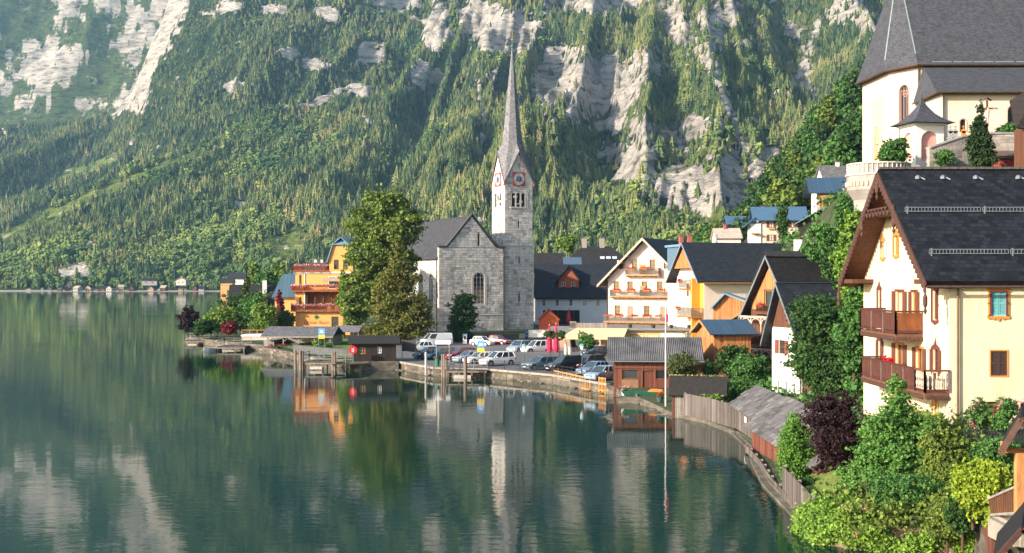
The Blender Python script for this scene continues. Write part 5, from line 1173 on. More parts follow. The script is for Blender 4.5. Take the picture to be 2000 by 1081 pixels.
o = b.build('terrace_fence', GREYWOOD, t); b = MB().bar((-4.7, -6.53, .8), (5.1, -6.53, .8), .1, .08); b.build('fence_rail', GREYTRIM, t)
t, q = house('red_kiosk', 'small red timber kiosk with pointed roof behind the closed red parasols', 'kiosk', (XD(1053, 226), 226, 1.3), 0, 3.6, 3, 2.6, 4.4, 'y', mat('red_kiosk_boards', (.4, .08, .03), .8, .2, 3), mat('red_sheet', (.25, .06, .04), .7, .2), go=.3, eo=.3, th=.1)
# ------------------------------------------------------------ ochre and white house beside it
rows = [(4.0, 1.5, 1.0, 1.4), (9.0, 1.5, 1.0, 1.4), (4.0, 5, 1.0, 1.4), (10.0, 5, 1.0, 1.4)]
t, q = house('ochre_edged_house', 'tall white house with ochre corner strip, side balconies and wide dark roof', 'house', (XD(1375, 172), 172, 1.8), 17, 16.5, 9, 9.8, 14.5, 'x', PINK, DARKROOF, {'left': [(6.3, 7.2, 6.9, 8.8), (6.3, 7.2, 2.6, 4.6), (3.2, 4.1, 6.9, 8.8)]}, go=1.4, eo=.9, barge=LEAD, soffit=ORSOFFIT)
for z in (6.9, 2.6): window(t, q['left'], 6.75, z, .9, 1.9, ORTRIM, shutters=SHUT, shopen=.8)
window(t, q['left'], 3.65, 6.9, .9, 1.9, ORTRIM)
MB().box(-.03, 1.0 * 0 + 0, .1, 2.6, -1, 9.6).build('ochre_strip', mat('ochre_paint', '#d69c3c', .85, .05), t)
MB().box(-1.3, -.03, 1.2, 1.6, -1, 9.6).build('ochre_wall_fin', mat('ochre_paint', '#d69c3c'), t)
for z, a, c in ((8.2, 4.8, 7.4), (4.3, 4.2, 8.9), (.9, 3.2, 7.6)): balcony(t, q['left'], a, c, z, 1.9, 1.1, GREYTRIM, ORTRIM, (REDFLOWER, [(a + .1, a + 1.2)]), int(z))
b = MB(); wall_into(b, Face((-1.0, 9, 0), (0, -1, 0), (-1, 0, 0)), [(1.2, 11), (7.8, 11), (4.5, 14.1)]); b.build('gable_boards', ORWOOD, t)
t = empty('blue_flat_roof_house', 'long building with a flat blue metal roof behind the wide dark roof', 'building', (XD(1338, 192), 192, 2), R(10))
b = MB().box(0, 20, 0, 9, -1, 10.6); b.build('wall', PINK, t); MB().box(-.1, 20, -.1, 9, 10.6, 14.4).build('cladding', mat('blue_cladding', (.09, .15, .21), .6, .1), t); b = MB().box(-.4, 19, -.6, 9.4, 14.4, 14.75); b.build('roof', mat('blue_sheet_roof', (.14, .26, .36), .4, .12), t)
chimney(t, 3.0, 7, 14.7, 16.4, mat('brick_chimney', (.35, .1, .07), .9, .2), .7); chimney(t, 1.6, 7, 14.7, 16.2, mat('brick_chimney', (.35, .1, .07)), .6); b = MB().box(11.4, 12.8, 3, 4.5, 14.7, 15.6); b.build('roof_hatch', IRON, t); MB().tube((7.6, 7, 14.7), (7.6, 7, 16.5), .16).build('flue', STEEL, t)
# ------------------------------------------------------------ orange chalet wing
rows = []
t, q = house('orange_chalet', 'small orange timber chalet with blue-grey roof and pink flower balcony', 'chalet', (XD(1417, 146), 146, 1.6), -14, 4.6, 6, 4.6, 5.9, 'y', ORWOOD, BLUEROOF, {'front': [(.5, 2.3, 2.2, 3.9)]}, go=.7, eo=.9, barge=ORTRIM, th=.14)
window(t, q['front'], 1.4, 2.2, 1.8, 1.7, ORTRIM, mull=(2, 1)); balcony(t, q['left'], 1.5, 6.2, 1.0, 1.3, 1.0, ORTRIM, ORTRIM, (PINKFLOWER, [(1.8, 5.8)]), 3)
MB().box(-.2, 4.8, -.3, 0, .9, 1.1).build('floor_band', ORTRIM, t)
MB().tube((2.8, -.1, -1), (2.8, -.1, 4.4), .06).build('downpipe', COPPER, t)
b = MB(); b.slab([(-1.9, 1.0, 6.2), (-.2, 1.0, 8.0), (-.2, 7, 8.0), (-1.9, 7, 6.2)], .14).slab([(-.2, 1.0, 8.0), (5.0, 1.0, 6.2), (5.0, 7, 6.2), (-.2, 7, 8.0)], .14); b.build('upper_roof', mat('blue_sheet_roof', (.14, .26, .36)), t)
b = MB(); wall_into(b, Face((-1.6, 1.6, 0), (1, 0, 0), (0, -1, 0)), [(0, 4.6), (5.8, 4.6), (5.8, 6.1), (1.4, 7.8), (0, 6.3)]); b.quad((-1.6, 1.6, 4.6), (-1.6, 1.6, 6.3), (-1.6, 6, 6.3), (-1.6, 6, 4.6)); b.build('upper_wall', ORWOOD, t)
# ------------------------------------------------------------ tall chalet with arched loggia
t, q = house('tall_chalet', 'tall timber chalet with steep gable, carved loggias and red geraniums', 'chalet', (XD(1467, 130), 130, .9), -60, 6.4, 12, 7.6, 12.6, 'y', BROWN, DARKROOF2, {'front': [(2.1, 4.3, 6.9, 9.2)]}, go=.9, eo=1.0, soffit=SOFFIT, barge=mat('pale_green_barge', (.12, .15, .16), .7, .2), th=.22)
b = MB(); wall_into(b, Face((0, -.05, 0), (1, 0, 0), (0, -1, 0)), [(.2, 7.2), (6.2, 7.2), (6.2, 7.8), (3.2, 12.1), (.2, 7.8)], [(2.1, 4.3, 7.3, 9.3)], .05); b.build('gable_boards', ORWOOD, t)
window(t, q['front'], 3.2, 7.3, 2.2, 1.9, ORTRIM, mull=(1, 0), rec=.1)
for z in (3.5, .2):
    balcony(t, q['front'], .0, 6.4, z, 1.5, .95, WOODTRIM, BROWN, (REDFLOWER, [(.6, 1.7), (3.0, 4.2), (5.0, 6.2)]), int(z * 3))
    for k in range(5):
        x = .1 + k * 1.55; MB().lathe((x, -1.45, z + .95), [(.1, 0), (.07, .2), (.09, 1.2), (.07, 1.5), (.1, 1.6), (.1, 2.1)], 8).build('loggia_post', mat('carved_post', (.42, .32, .24), .8, .15), t)
    b = MB()
    for k in range(4):
        c = .87 + k * 1.55
        for j in range(8):
            a0, a1 = math.pi * j / 8, math.pi * (j + 1) / 8; b.bar((c + .7 * math.cos(a0), -1.45, z + 2.2 + .6 * math.sin(a0)), (c + .7 * math.cos(a1), -1.45, z + 2.2 + .6 * math.sin(a1)), .08, .1)
    b.box(.0, 6.4, -1.55, -1.35, z + 2.85, z + 3.05); b.build('loggia_arches', mat('carved_post', (.42, .32, .24)), t)
    for k in range(3): window(t, q['front'], 1.1 + k * 2.05, z + .3, 1.0, 1.9, WOODTRIM, rec=-.03)
balcony(t, q['front'], 2.0, 5.6, 6.9, 1.0, .8, WOODTRIM, BROWN, (REDFLOWER, [(2.4, 3.2)]), 4)
t = empty('dark_long_roof_house', 'dark house with a wide plain roof set back behind the tall chalet', 'house', (XD(1535, 138), 138, 4), R(4))
b = MB().box(0, 8, 0, 9, -4, 7.5); b.build('wall', BLACKWOOD, t); roof(t, 8, 9, 7.4, 10.3, 'x', DARKROOF2, go=1.2, eo=1.0, gutter=IRON)
window(t, faces4(8, 9)['front'], 3.6, 5.8, 1.1, 1.1, GREYTRIM, rec=-.04); window(t, faces4(8, 9)['front'], 6.0, 5.8, .7, 1.1, ORTRIM, rec=-.04)
MB().box(3, 8, -1.2, 0, 2.8, 4.2).build('terrace_wall', mat('pale_terrace', (.5, .48, .42), .9, .1), t)
# ------------------------------------------------------------ white house by the water
hs_ = [(.8, 1.45, .3, 1.7), (2.2, 2.85, .3, 1.7), (3.6, 4.25, .3, 1.7), (1.2, 2.3, 4.0, 5.2)]
t, q = house('white_waterside_house', 'narrow white house with boarded gable and red-brown shutters above the shed roofs', 'house', (XD(1508, 108), 108, .8), -74, 4.8, 9, 6.2, 10.0, 'y', WHITE, DARKROOF, {'front': hs_}, go=.7, eo=.8, rf=.4, soffit=SOFFIT, barge=mat('pale_green_barge', (.12, .15, .16)), th=.18)
b = MB(); wall_into(b, Face((0, -.04, 0), (1, 0, 0), (0, -1, 0)), [(.0, 6.3), (4.8, 6.3), (1.92, 9.8)]); b.build('gable_boards', BROWN, t)
for k in range(3): window(t, q['front'], 1.12 + k * 1.4, .3, .65, 1.4, TRIMW, mull=(1, 0))
window(t, q['front'], 1.75, 4.0, 1.1, 1.2, WOODTRIM, shutters=mat('redbrown_shutter', (.2, .05, .035), .7, .15), shopen=1.1)
MB().box(5.02, 6.5, .2, .3, -1, 3.2).build('side_gate', BROWN, t); b = MB().tube((5.1, -.1, -1), (5.1, -.1, 6), .06); b.build('downpipe', COPPER, t)
# ------------------------------------------------------------ blue roofed hut
t, q = house('blue_roofed_hut', 'orange board hut with blue sheet roof above the ivy bank', 'hut', (XD(1394, 121), 121, 1.0), 12, 3.9, 4.6, 5.0, 6.1, 'x', ORWOOD, BLUEROOF, {}, go=.6, eo=.55, barge=ORTRIM, th=.1, z0=-2)
window(t, Face((0, 4.6, 0), (0, -1, 0), (-1, 0, 0)), 2.0, 3.6, .5, .9, ORTRIM, rec=-.03); MB().box(3.6, 4.9, .2, 4.8, 4.6, 4.9).build('porch_beam', ORTRIM, t)
# ------------------------------------------------------------ red boathouse
RB = (XD(1199, 118), 118, .55)
t = empty('red_boathouse', 'long red-brown boathouse with corrugated grey roof at the quay', 'boathouse', RB, R(-4))
w, d = 6.6, 6.5; fr_ = Face((0, 0, 0), (1, 0, 0), (0, -1, 0)); lf = Face((0, d, 0), (0, -1, 0), (-1, 0, 0))
b = MB(); wall_into(b, fr_, [(0, -.6), (w, -.6), (w, 3.1), (0, 3.1)], [(.8, 2.3, 1.15, 2.0), (2.75, 3.9, .0, 1.95), (4.0, 5.3, 1.15, 2.0)], .12)
wall_into(b, lf, [(0, -.6), (d, -.6), (d, 3.1), (d / 2, 4.9), (0, 3.1)], [(2.4, 4.6, -.6, 2.2), (3.0, 4.0, 2.9, 3.9)], .2); wall_into(b, Face((w, 0, 0), (0, 1, 0), (1, 0, 0)), [(0, -.6), (d, -.6), (d, 3.1), (d / 2, 4.9), (0, 3.1)]); wall_into(b, Face((w, d, 0), (-1, 0, 0), (0, 1, 0)), [(0, -.6), (w, -.6), (w, 3.1), (0, 3.1)]); b.build('wall', REDWOOD, t)
window(t, fr_, 1.55, 1.15, 1.5, .85, WOODTRIM, mull=(0, 0)); window(t, fr_, 4.65, 1.15, 1.3, .85, WOODTRIM, mull=(0, 0)); door(t, fr_, 3.33, 0, 1.15, 1.95, REDWOOD, WOODTRIM)
MB().box(-.12, w + .1, -.09, 0, 2.15, 2.25).build('cladding_edge', WOODTRIM, t)
MB().box(.75, 2.35, -.05, 0, -.5, 1.08).build('plinth_panel', mat('pale_brown_boards', (.22, .12, .07), .8, .2, 3), t)
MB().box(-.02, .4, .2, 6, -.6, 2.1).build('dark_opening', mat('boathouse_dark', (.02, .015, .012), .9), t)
MB().box(-.16, -.05, 2.2, 3.3, 2.9, 3.6).build('notice', TRIMW, t)
def corrugated(root, w, d, he, hr, go, eo, m):
    b = MB(); s = (hr - he) / (d / 2); pitch = .18; n = int((w + 2 * go) / pitch)
    for side in (0, 1):
        pr = []
        for k in range(2 * n + 1):
            x = -go + k * pitch / 2; dz = .035 * (1 if k % 2 else -1)
            y0, y1 = (-eo, d / 2) if side == 0 else (d + eo, d / 2)
            pr.append(((x, y0, he - s * eo + .12 + dz), (x, y1, hr + .12 + dz)))
        for p, q_ in zip(pr, pr[1:]): b.quad(p[0], q_[0], q_[1], p[1])
    b.slab([(-go, -eo, he - s * eo + .06), (w + go, -eo, he - s * eo + .06), (w + go, d / 2, hr + .06), (-go, d / 2, hr + .06)], .05); b.slab([(-go, d + eo, he - s * eo + .06), (-go, d / 2, hr + .06), (w + go, d / 2, hr + .06), (w + go, d + eo, he - s * eo + .06)], .05)
    return b.build('roof', m, root)
corrugated(t, w + 1.4, d, 3.1, 4.9, .6, .5, mat('corrugated_sheet', (.085, .085, .09), .75, .5, .8, (1, .5, 1), col2=(.14, .135, .135)))
MB().tube((-.6, -.55, 2.85), (w + 2, -.55, 2.85), .07).build('gutter', STEEL, t); MB().box(w, w + 4.5, 1, d - 1, -.6, 2.2).build('rear_shed', REDWOOD, t)
MB().box(2.9, 3.1, -.14, -.02, 2.5, 2.75).box(3.2, 3.4, -.14, -.02, 2.9, 3.2).build('wall_lamp', IRON, t)
# ------------------------------------------------------------ small dark hut on the water
t, q = house('waterside_hut', 'narrow boat hut with black felt roof standing over the water beside the plank fence', 'hut', (XD(1314, 100), 100, .1), -12, 4.0, 2.6, 1.95, 3.1, 'x', GREYWOOD, mat('black_felt', (.022, .02, .018), .9, .3, 3, bump=.4), {}, go=.35, eo=.35, th=.1, barge=WOODTRIM)
MB().box(-.06, .1, -.06, .1, -1.5, 1.9).build('corner_post', REDWOOD, t); MB().box(.95, 1.1, -.1, .0, -1.5, 1.9).build('corner_post', REDWOOD, t); MB().box(-.04, 0, .2, 2.4, -.8, 1.8).build('door', mat('red_hut_door', (.3, .08, .04), .8, .25, 3), t)
rg = np.random.RandomState(3); flowers('ridge_moss', t, [(-.2 + k * .3, 1.3, 3.28) for k in range(15)], leaf_mat('moss', (.2, .2, .06), (.5, .46, .2)), .09, 2, 14, (.12, .08, .03))
# ------------------------------------------------------------ grey shed and big shingle boathouse
def plank_roof(root, x_e, z_e, x_r, z_r, y0, y1, m, over=.25, rows=9, pl=.42, seed=1, limit=260, back=True):
    """courses of separate lapped boards on the slope that faces the lake"""
    rr = random.Random(seed); e = Vector((x_e, 0, z_e)); r_ = Vector((x_r, 0, z_r)); d = (r_ - e); L = d.length; dn = d.normalized(); nrm = Vector((-dn.z, 0, dn.x))
    base = MB().slab([(x_e, y0 - over, z_e), (x_e, y1 + over, z_e), (x_r, y1 + over, z_r), (x_r, y0 - over, z_r)], .08)
    if back: x2 = 2 * x_r - x_e; base.slab([(x2, y0 - over, z_e), (x_r, y0 - over, z_r), (x_r, y1 + over, z_r), (x2, y1 + over, z_e)], .08)
    roof_uv(base.build('roof', m, root)); rest = MB(); cnt = 0; meshes = []
    for k in range(rows):
        a = L * k / rows; y = y0 - over + rr.uniform(-.1, .0)
        while y < y1 + over:
            w = pl * rr.uniform(.7, 1.3); p = e + dn * (a - .05); q_ = e + dn * (a + L / rows + .06); th = rr.uniform(.02, .035); l0 = .035 + rr.uniform(0, .012)
            A = [p + Vector((0, y + .006, 0)) + nrm * (l0), p + Vector((0, y + w - .008, 0)) + nrm * l0, q_ + Vector((0, y + w - .008, 0)) + nrm * .006, q_ + Vector((0, y + .006, 0)) + nrm * .006]
            b = MB() if cnt < limit else rest; b.hull8(A, [v + nrm * th for v in A])
            if cnt < limit: b.build('shingle', SHINGLE, root)
            cnt += 1; y += w
    if rest.v: o = rest.build('small_shingles', SHINGLE, root); o['kind'] = 'stuff'
SHINGLE = stone_material('weathered_shingles', (.125, .117, .118), (.075, .07, .072), (.20, .19, .185))
t = empty('grey_plank_shed', 'weathered grey plank shed with lapped board roof at the water, behind the larger one', 'shed', (0, 0, 0))
def wall_y(x, y0, y1, z0, z1): return Face((x, y1, 0), (0, -1, 0), (-1, 0, 0))
shf = Face((16.45, 90.4, 0), (0, -1, 0), (-1, 0, 0))
def planks(root, face, u0, u1, z0, z1, m, w=.2, name='plank', limit=300, jit=.02, seed=0, out=.03, taper=None):
    rr = random.Random(seed); u = u0; k = 0
    while u < u1 - .02:
        ww = min(w * rr.uniform(.85, 1.15), u1 - u); zt = z1 + rr.uniform(-jit, jit) if taper is None else taper(u) + rr.uniform(-jit, jit); o_ = out + rr.uniform(0, .015)
        b = MB(); b.hull8([face.p(u, z0, 0), face.p(u + ww - .012, z0, 0), face.p(u + ww - .012, z0, o_), face.p(u, z0, o_)], [face.p(u, zt, 0), face.p(u + ww - .012, zt, 0), face.p(u + ww - .012, zt, o_), face.p(u, zt, o_)])
        o = b.build(name, m, root); u += ww; k += 1
PLANK = stone_material('grey_planks', (.12, .10, .09), (.07, .06, .055), (.18, .155, .14)); PLANKR = stone_material('red_planks', (.16, .058, .038), (.10, .035, .025), (.22, .09, .06))
MB().box(16.5, 20, 80.6, 90.4, -.5, 2.0).build('wall', BLACKWOOD, t); planks(t, shf, .05, 9.7, .35, 1.95, PLANK, .3, seed=2); MB().box(16.2, 20.2, 80.5, 90.6, -1.5, .3).build('plinth', QUAY, t)
plank_roof(t, 16.0, 2.0, 18.1, 3.4, 81.4, 90.6, GREYROOF, rows=6, pl=.5, seed=3, limit=150)
MB().box(16.36, 16.42, 86, 86.5, 1.2, 1.6).build('window', TRIMW, t)
t = empty('shingled_boathouse', 'large boathouse with a grey shingle roof and red boards below, nearest on the quay', 'boathouse', (0, 0, 0))
MB().box(15.75, 20, 62.6, 80.4, -.5, 1.6).build('wall', BLACKWOOD, t); sf2 = Face((15.72, 80.4, 0), (0, -1, 0), (-1, 0, 0)); planks(t, sf2, .05, 17.8, .2, 1.62, PLANKR, .3, seed=4)
plank_roof(t, 15.3, 1.6, 18.1, 3.5, 63, 80.6, GREYROOF, rows=10, pl=.55, seed=6, limit=290)
# ------------------------------------------------------------ plank fences along the water
def fence(label, pts, top, z0, m, w=.22, seed=1, dbl=False, posts=2.0, name='plank_fence'):
    t = empty(name, label, 'fence', (pts[0][0], pts[0][1], 0)); o0 = Vector((pts[0][0], pts[0][1], 0))
    for k, ((x0, y0), (x1, y1)) in enumerate(zip(pts, pts[1:])):
        a = Vector((x0, y0, 0)) - o0; c = Vector((x1, y1, 0)) - o0; u = (c - a); L = u.length; u.normalize(); nr = Vector((u.y, -u.x, 0)); fc = Face(a, u, nr)
        planks(t, fc, 0, L, z0, top, m, w, seed=seed + k)
        MB().bar(fc.p(0, top - .2, -.04), fc.p(L, top - .2, -.04), .06, .1).bar(fc.p(0, z0 + .25, -.04), fc.p(L, z0 + .25, -.04), .06, .1).build('rail', GREYTRIM, t)
        n = max(1, int(L / posts))
        for i in range(n + 1): MB().bar(fc.p(L * i / n, z0 - .7, -.1), fc.p(L * i / n, top + .05, -.1), .12, .12).build('post', GREYTRIM, t)
    return t
fence('long grey plank fence between the black-roofed hut and the plank shed', [(13.9, 99.3), (15.25, 95.6), (16.35, 90.4)], 2.05, .25, PLANK, .3, 3)
fence('low grey plank fence along the ledge below the shingled boathouse', [(15.2, 80), (14.75, 73), (14.1, 67), (13.75, 61.5)], .55, .1, PLANK, .3, 8)
fence('grey plank fence at the ledge end beside the vine covered wall', [(13.9, 63), (13.6, 58.5), (13.3, 54.6)], 1.7, .2, PLANK, .32, 12)
b = MB()
for (x0, y0), (x1, y1) in zip([(16.4, 91), (15.9, 81), (15.0, 75.3), (14, 67), (13.6, 58.3), (13.1, 53.5)], [(15.9, 81), (15.0, 75.3), (14, 67), (13.6, 58.3), (13.1, 53.5), (13.0, 52.9)]):
    b.hull8([(x0 - .35, y0, -2), (x0 + .6, y0, -2), (x1 + .6, y1, -2), (x1 - .35, y1, -2)], [(x0 - .35, y0, .14), (x0 + .6, y0, .14), (x1 + .6, y1, .14), (x1 - .35, y1, .14)])
tag(b.build('quay_ledge', QUAY), kind='structure')
b = MB()
for (x0, y0), (x1, y1) in zip([(11.4, 112), (13.3, 101), (15.2, 95.8)], [(13.3, 101), (15.2, 95.8), (16.2, 88.9)]):
    b.hull8([(x0 - .12, y0, -2), (x0 + .6, y0, -2), (x1 + .6, y1, -2), (x1 - .12, y1, -2)], [(x0 - .12, y0, .3), (x0 + .6, y0, .3), (x1 + .6, y1, .3), (x1 - .12, y1, .3)])
tag(b.build('quay_ledge', QUAY), kind='structure')
# ------------------------------------------------------------ big yellow house at the right
YH = empty('yellow_house', 'big cream yellow house with carved timber balconies, deep gable roof and blue shutters', 'house', (20.4, 57.3, 4.3))
YW, YD = 17.0, 14.0; yf = faces4(YW, YD); LF, FF_ = yf['left'], yf['front']; gz0 = 4.3
def U(px): return 71.3 - 48960 / (px - 1000)           # distance along the gable wall from its far corner
def Z(px, py): D = 48960 / (px - 1000); return CAMZ + (HY - py) * D / F - gz0
def UF(px): return (px - 1000) * 57.3 / F - 20.4
def ZF(py): return CAMZ + (HY - py) * 57.3 / F - gz0
heY, hrY = 6.95, 12.35
YEL = mat('yellow_render', '#d4c3a4', .9, .10, .7, (1, 1, .3), bump=.25, bscale=9, col2='#c3b190')
LH = []
def L_(px, w, py0, py1): u = U(px); h = (u - w / 2, u + w / 2, Z(px, py1), Z(px, py0)); LH.append(h); return h
att = [L_(1725, .62, 473, 503), L_(1751, .8, 461, 498), L_(1789, .6, 470, 500)]
top_n = [L_(1718, .55, 566, 605), L_(1827, .7, 567, 625)]; top_d = [L_(1757, 1.35, 569, 618), L_(1786, .9, 570, 620)]
low_n = [L_(1719, .7, 666, 712), L_(1828, .8, 683, 728)]; low_d = [L_(1757, 1.35, 672, 722), L_(1796, 1.1, 680, 728)]
gr_n = [L_(1827, .75, 778, 820), L_(1748, .8, 762, 795)]
FH = []
def F_(px0, px1, py0, py1): h = (UF(px0), UF(px1), ZF(py1), ZF(py0)); FH.append(h); return h
fw = [F_(1934, 1966, 569, 617), F_(1935, 1967, 686, 734), F_(1921, 1951, 785, 838), F_(1993, 2012, 785, 820)]
shell(YH, YW, YD, heY, hrY, 'x', YEL, {'left': LH, 'front': FH}, z0=-3)
roof(YH, YW, YD, heY, hrY, 'x', YROOF, go=1.25, eo=.55, th=.26, gutter=COPPER, lo=.1)
# boarded underside of the deep gable overhang, with a tie beam across
s1 = (hrY - heY) / (YD / 2); b = MB()
for k in range(28):
    y0 = -.5 + k * .27; y1 = y0 + .255
    for sgn in (0, 1):
        a, c = (y0, y1) if not sgn else (YD - y0, YD - y1); za = heY + s1 * y0; zc = heY + s1 * y1
        q = MB(); q.hull8([(-1.22, a, za - .02), (.0, a, za - .02), (.0, c, zc - .02), (-1.22, c, zc - .02)], [(-1.22, a, za + .03), (.0, a, za + .03), (.0, c, zc + .03), (-1.22, c, zc + .03)]); q.build('soffit_board', WOODTRIM, YH)
MB().box(-1.2, .0, 4.4, 9.6, 10.3, 10.55).build('collar_beam', SOFFIT, YH)
MB().box(-1.2, .0, 12.0, 14.4, 6.75, 6.98).box(-1.2, 0, -.4, 1.4, 6.75, 6.98).build('eave_boxing', SOFFIT, YH)
# carved bargeboard with scallops and pendants
def barge(root, y0, z0, y1, z1, x, m, n=26):
    b = MB(); a = Vector((x, y0, z0)); c = Vector((x, y1, z1)); b.bar(a, c, .07, .34)
    for k in range(n):
        p = a.lerp(c, (k + .5) / n); b.tube(p + Vector((-.03, 0, -.26)), p + Vector((.03, 0, -.26)), .13, n=8)
    return b.build('bargeboard', m, root)
BRG = mat('carved_bargeboard', (.075, .035, .025), .7, .25, 5)
barge(YH, -.55, heY - s1 * .55 + .1, YD / 2, hrY + .08, -1.3, BRG); barge(YH, YD + .55, heY - s1 * .55 + .1, YD / 2, hrY + .08, -1.3, BRG)
for y, z, n_ in ((YD / 2, hrY - .5, 4), (4.2, 10.0, 3), (9.8, 10.0, 3), (-.5, 6.1, 3), (YD + .5, 6.1, 3)):
    b = MB(); b.lathe((-1.3, y, z - .75), [(.02, 0), (.09, .15), (.04, .3), (.11, .45), (.11, .8), (.05, .95), (.05, 1.3)], 8); b.build('carved_pendant', BRG, YH)
b = MB(); b.bar((-1.3, 4.2, 10.6), (-1.3, 9.8, 10.6), .06, .2)
for k in range(9): p = 4.6 + k * .6; b.tube((-1.27, p, 10.45), (-1.33, p, 10.45), .2, n=8)
b.build('carved_tie', BRG, YH)
# snow guards and roof vents
def roof_pt(x, y, out=0): return Vector((x, y, heY + s1 * y + .42 + out))
for py in (415.5, 498.0):
    best = min((abs(HY - (roof_pt(0, y).z + gz0 - CAMZ) * F / (57.3 + y) - py), y) for y in [k * .02 for k in range(340)])[1]
    for seg in range(6):
        x0 = .35 + seg * 2.65 - (1.2 if seg == 0 else 0) + (.25 if py > 450 else 0); x1 = x0 + 2.55 + (1.2 if seg == 0 else 0); b = MB()
        for h_ in (0.06, .26): b.bar(roof_pt(x0, best, h_), roof_pt(x1, best, h_), .035, .035)
        n_ = int((x1 - x0) / .16)
        for k in range(n_ + 1): x = x0 + (x1 - x0) * k / n_; b.bar(roof_pt(x, best, .05), roof_pt(x, best, .27), .025, .025)
        b.bar(roof_pt(x0 + .1, best, -.1), roof_pt(x0 + .1, best, .32), .06, .06); b.build('snow_guard', STEEL, YH)
for x in (.6, 1.9, 3.6, 5.8, 7.6, 9.2):
    b = MB(); b.lathe(tuple(roof_pt(x, 6.3, -.06)), [(.14, 0), (.14, .12), (.05, .2)], 8); b.bar(roof_pt(x + .1, 6.3, .05), roof_pt(x + .35, 6.2, -.02), .08, .06); b.build('roof_vent', STEEL, YH)
b = MB()
for k in range(40): b.box(-1.2 + k * .46, -.78 + k * .46, YD / 2 - .16, YD / 2 + .16, hrY + .38, hrY + .5)
b.build('ridge_tiles', mat('ridge_tile', (.09, .08, .07), .9, .3, 5), YH)
# windows on the gable
OT = mat('ochre_ornament', (.52, .2, .045), .75, .15, 4); DT = mat('dark_ornament', (.13, .035, .03), .75, .2, 4); SHB = mat('brown_shutter', (.12, .045, .03), .75, .15, 3)
def hood(root, face, uc, z, w, h, m, big=False):
    """curved carved head, side strips and drop below a window"""
    b = MB(); k = 1.25 if big else 1
    def blob(u, zz_, r): b.tube(face.p(u, zz_, .0), face.p(u, zz_, .06), r, n=10)
    for sx in (-1, 1):
        b.bar(face.p(uc + sx * (w / 2 + .05), z - .05, .03), face.p(uc + sx * (w / 2 + .05), z + h + .05, .03), .1, .06); blob(uc + sx * (w / 2 + .07), z + h + .05, .09 * k); blob(uc + sx * (w / 2 + .06), z - .06, .08 * k); blob(uc + sx * (w / 2 + .09), z + h * .5, .05)
    b.bar(face.p(uc - w / 2 - .12, z + h + .07, .03), face.p(uc + w / 2 + .12, z + h + .07, .03), .07, .12); b.bar(face.p(uc - w / 2 - .1, z - .08, .03), face.p(uc + w / 2 + .1, z - .08, .03), .07, .12)
    for t_ in (-.5, -.25, 0, .25, .5): blob(uc + t_ * w * .8, z + h + .12 + (.5 - abs(t_)) * .2 * k, .08 * k)
    blob(uc, z + h + .32 * k, .09 * k); b.tube(face.p(uc, z + h + .3 * k, .03), face.p(uc, z + h + .56 * k, .03), .045, .01, 6)
    for t_ in (-.3, 0, .3): blob(uc + t_ * w, z - .13 - (.3 - abs(t_)) * .2, .07)
    return b.build('carved_surround', m, root)
for i, h in enumerate(att):
    window(YH, LF, (h[0] + h[1]) / 2, h[2], h[1] - h[0], h[3] - h[2], OT, mull=(1, 3), ft=.04); hood(YH, LF, (h[0] + h[1]) / 2, h[2], h[1] - h[0], h[3] - h[2], OT)
MS = cached('attsh', lambda: MB().box(0, .3, -.04, 0, 0, .84).build('shutter', mat('pale_blue_shutter', (.45, .5, .45), .8, .1)))
for s_ in (-.36 - .26, .36 - .04): inst('shutter', MS, YH, LF.mat((att[0][0] + att[0][1]) / 2 + s_, att[0][2], .03))
for h in top_n + low_n + gr_n:
    window(YH, LF, (h[0] + h[1]) / 2, h[2], h[1] - h[0], h[3] - h[2], DT if h not in gr_n else OT, mull=(1, 3), ft=.045, shutters=SHB if h in low_n else None, shopen=.9, lintel=OT if h in gr_n else None, curtain=h in gr_n)
    if h not in gr_n: hood(YH, LF, (h[0] + h[1]) / 2, h[2], h[1] - h[0], h[3] - h[2], DT)
for h in top_d: window(YH, LF, (h[0] + h[1]) / 2, h[2], h[1] - h[0], h[3] - h[2], OT, mull=(1, 0), shutters=SHB, shopen=.8, curtain=h is top_d[0], lintel=DT)
for i, h in enumerate(low_d): window(YH, LF, (h[0] + h[1]) / 2, h[2], h[1] - h[0], h[3] - h[2], OT, mull=(1, 0), shutters=SHB, shopen=.8, lintel=OT)
# long side
h = fw[0]; uc = (h[0] + h[1]) / 2; w = h[1] - h[0]; hh2 = h[3] - h[2]
def louvre(w, h, m, nm, parent, M):
    b = MB(); b.box(-w / 2, w / 2, .0, .03, 0, h)
    for sx in (-1, 1):
        x0, x1 = (-w / 2, -.01) if sx < 0 else (.01, w / 2); b.box(x0, x0 + .06, -.04, 0, 0, h).box(x1 - .06, x1, -.04, 0, 0, h).box(x0 + .06, x1 - .06, -.04, 0, 0, .07).box(x0 + .06, x1 - .06, -.04, 0, h - .07, h).box(x0 + .06, x1 - .06, -.04, 0, h / 2 - .03, h / 2 + .03)
        n = int((h - .14) / .065)
        for k in range(n): z = .07 + k * .065; b.hull8([(x0 + .06, -.03, z), (x1 - .06, -.03, z), (x1 - .06, -.005, z + .03), (x0 + .06, -.005, z + .03)], [(x0 + .06, -.03, z + .02), (x1 - .06, -.03, z + .02), (x1 - .06, -.005, z + .05), (x0 + .06, -.005, z + .05)])
    o = b.build(nm, m, parent); o.matrix_local = M; return o
o = louvre(w, hh2, mat('turquoise_shutter', (.13, .36, .37), .7, .12, 4), 'shutter', YH, FF_.mat(uc, h[2], -.04)); o['label'] = 'closed turquoise louvred shutters'
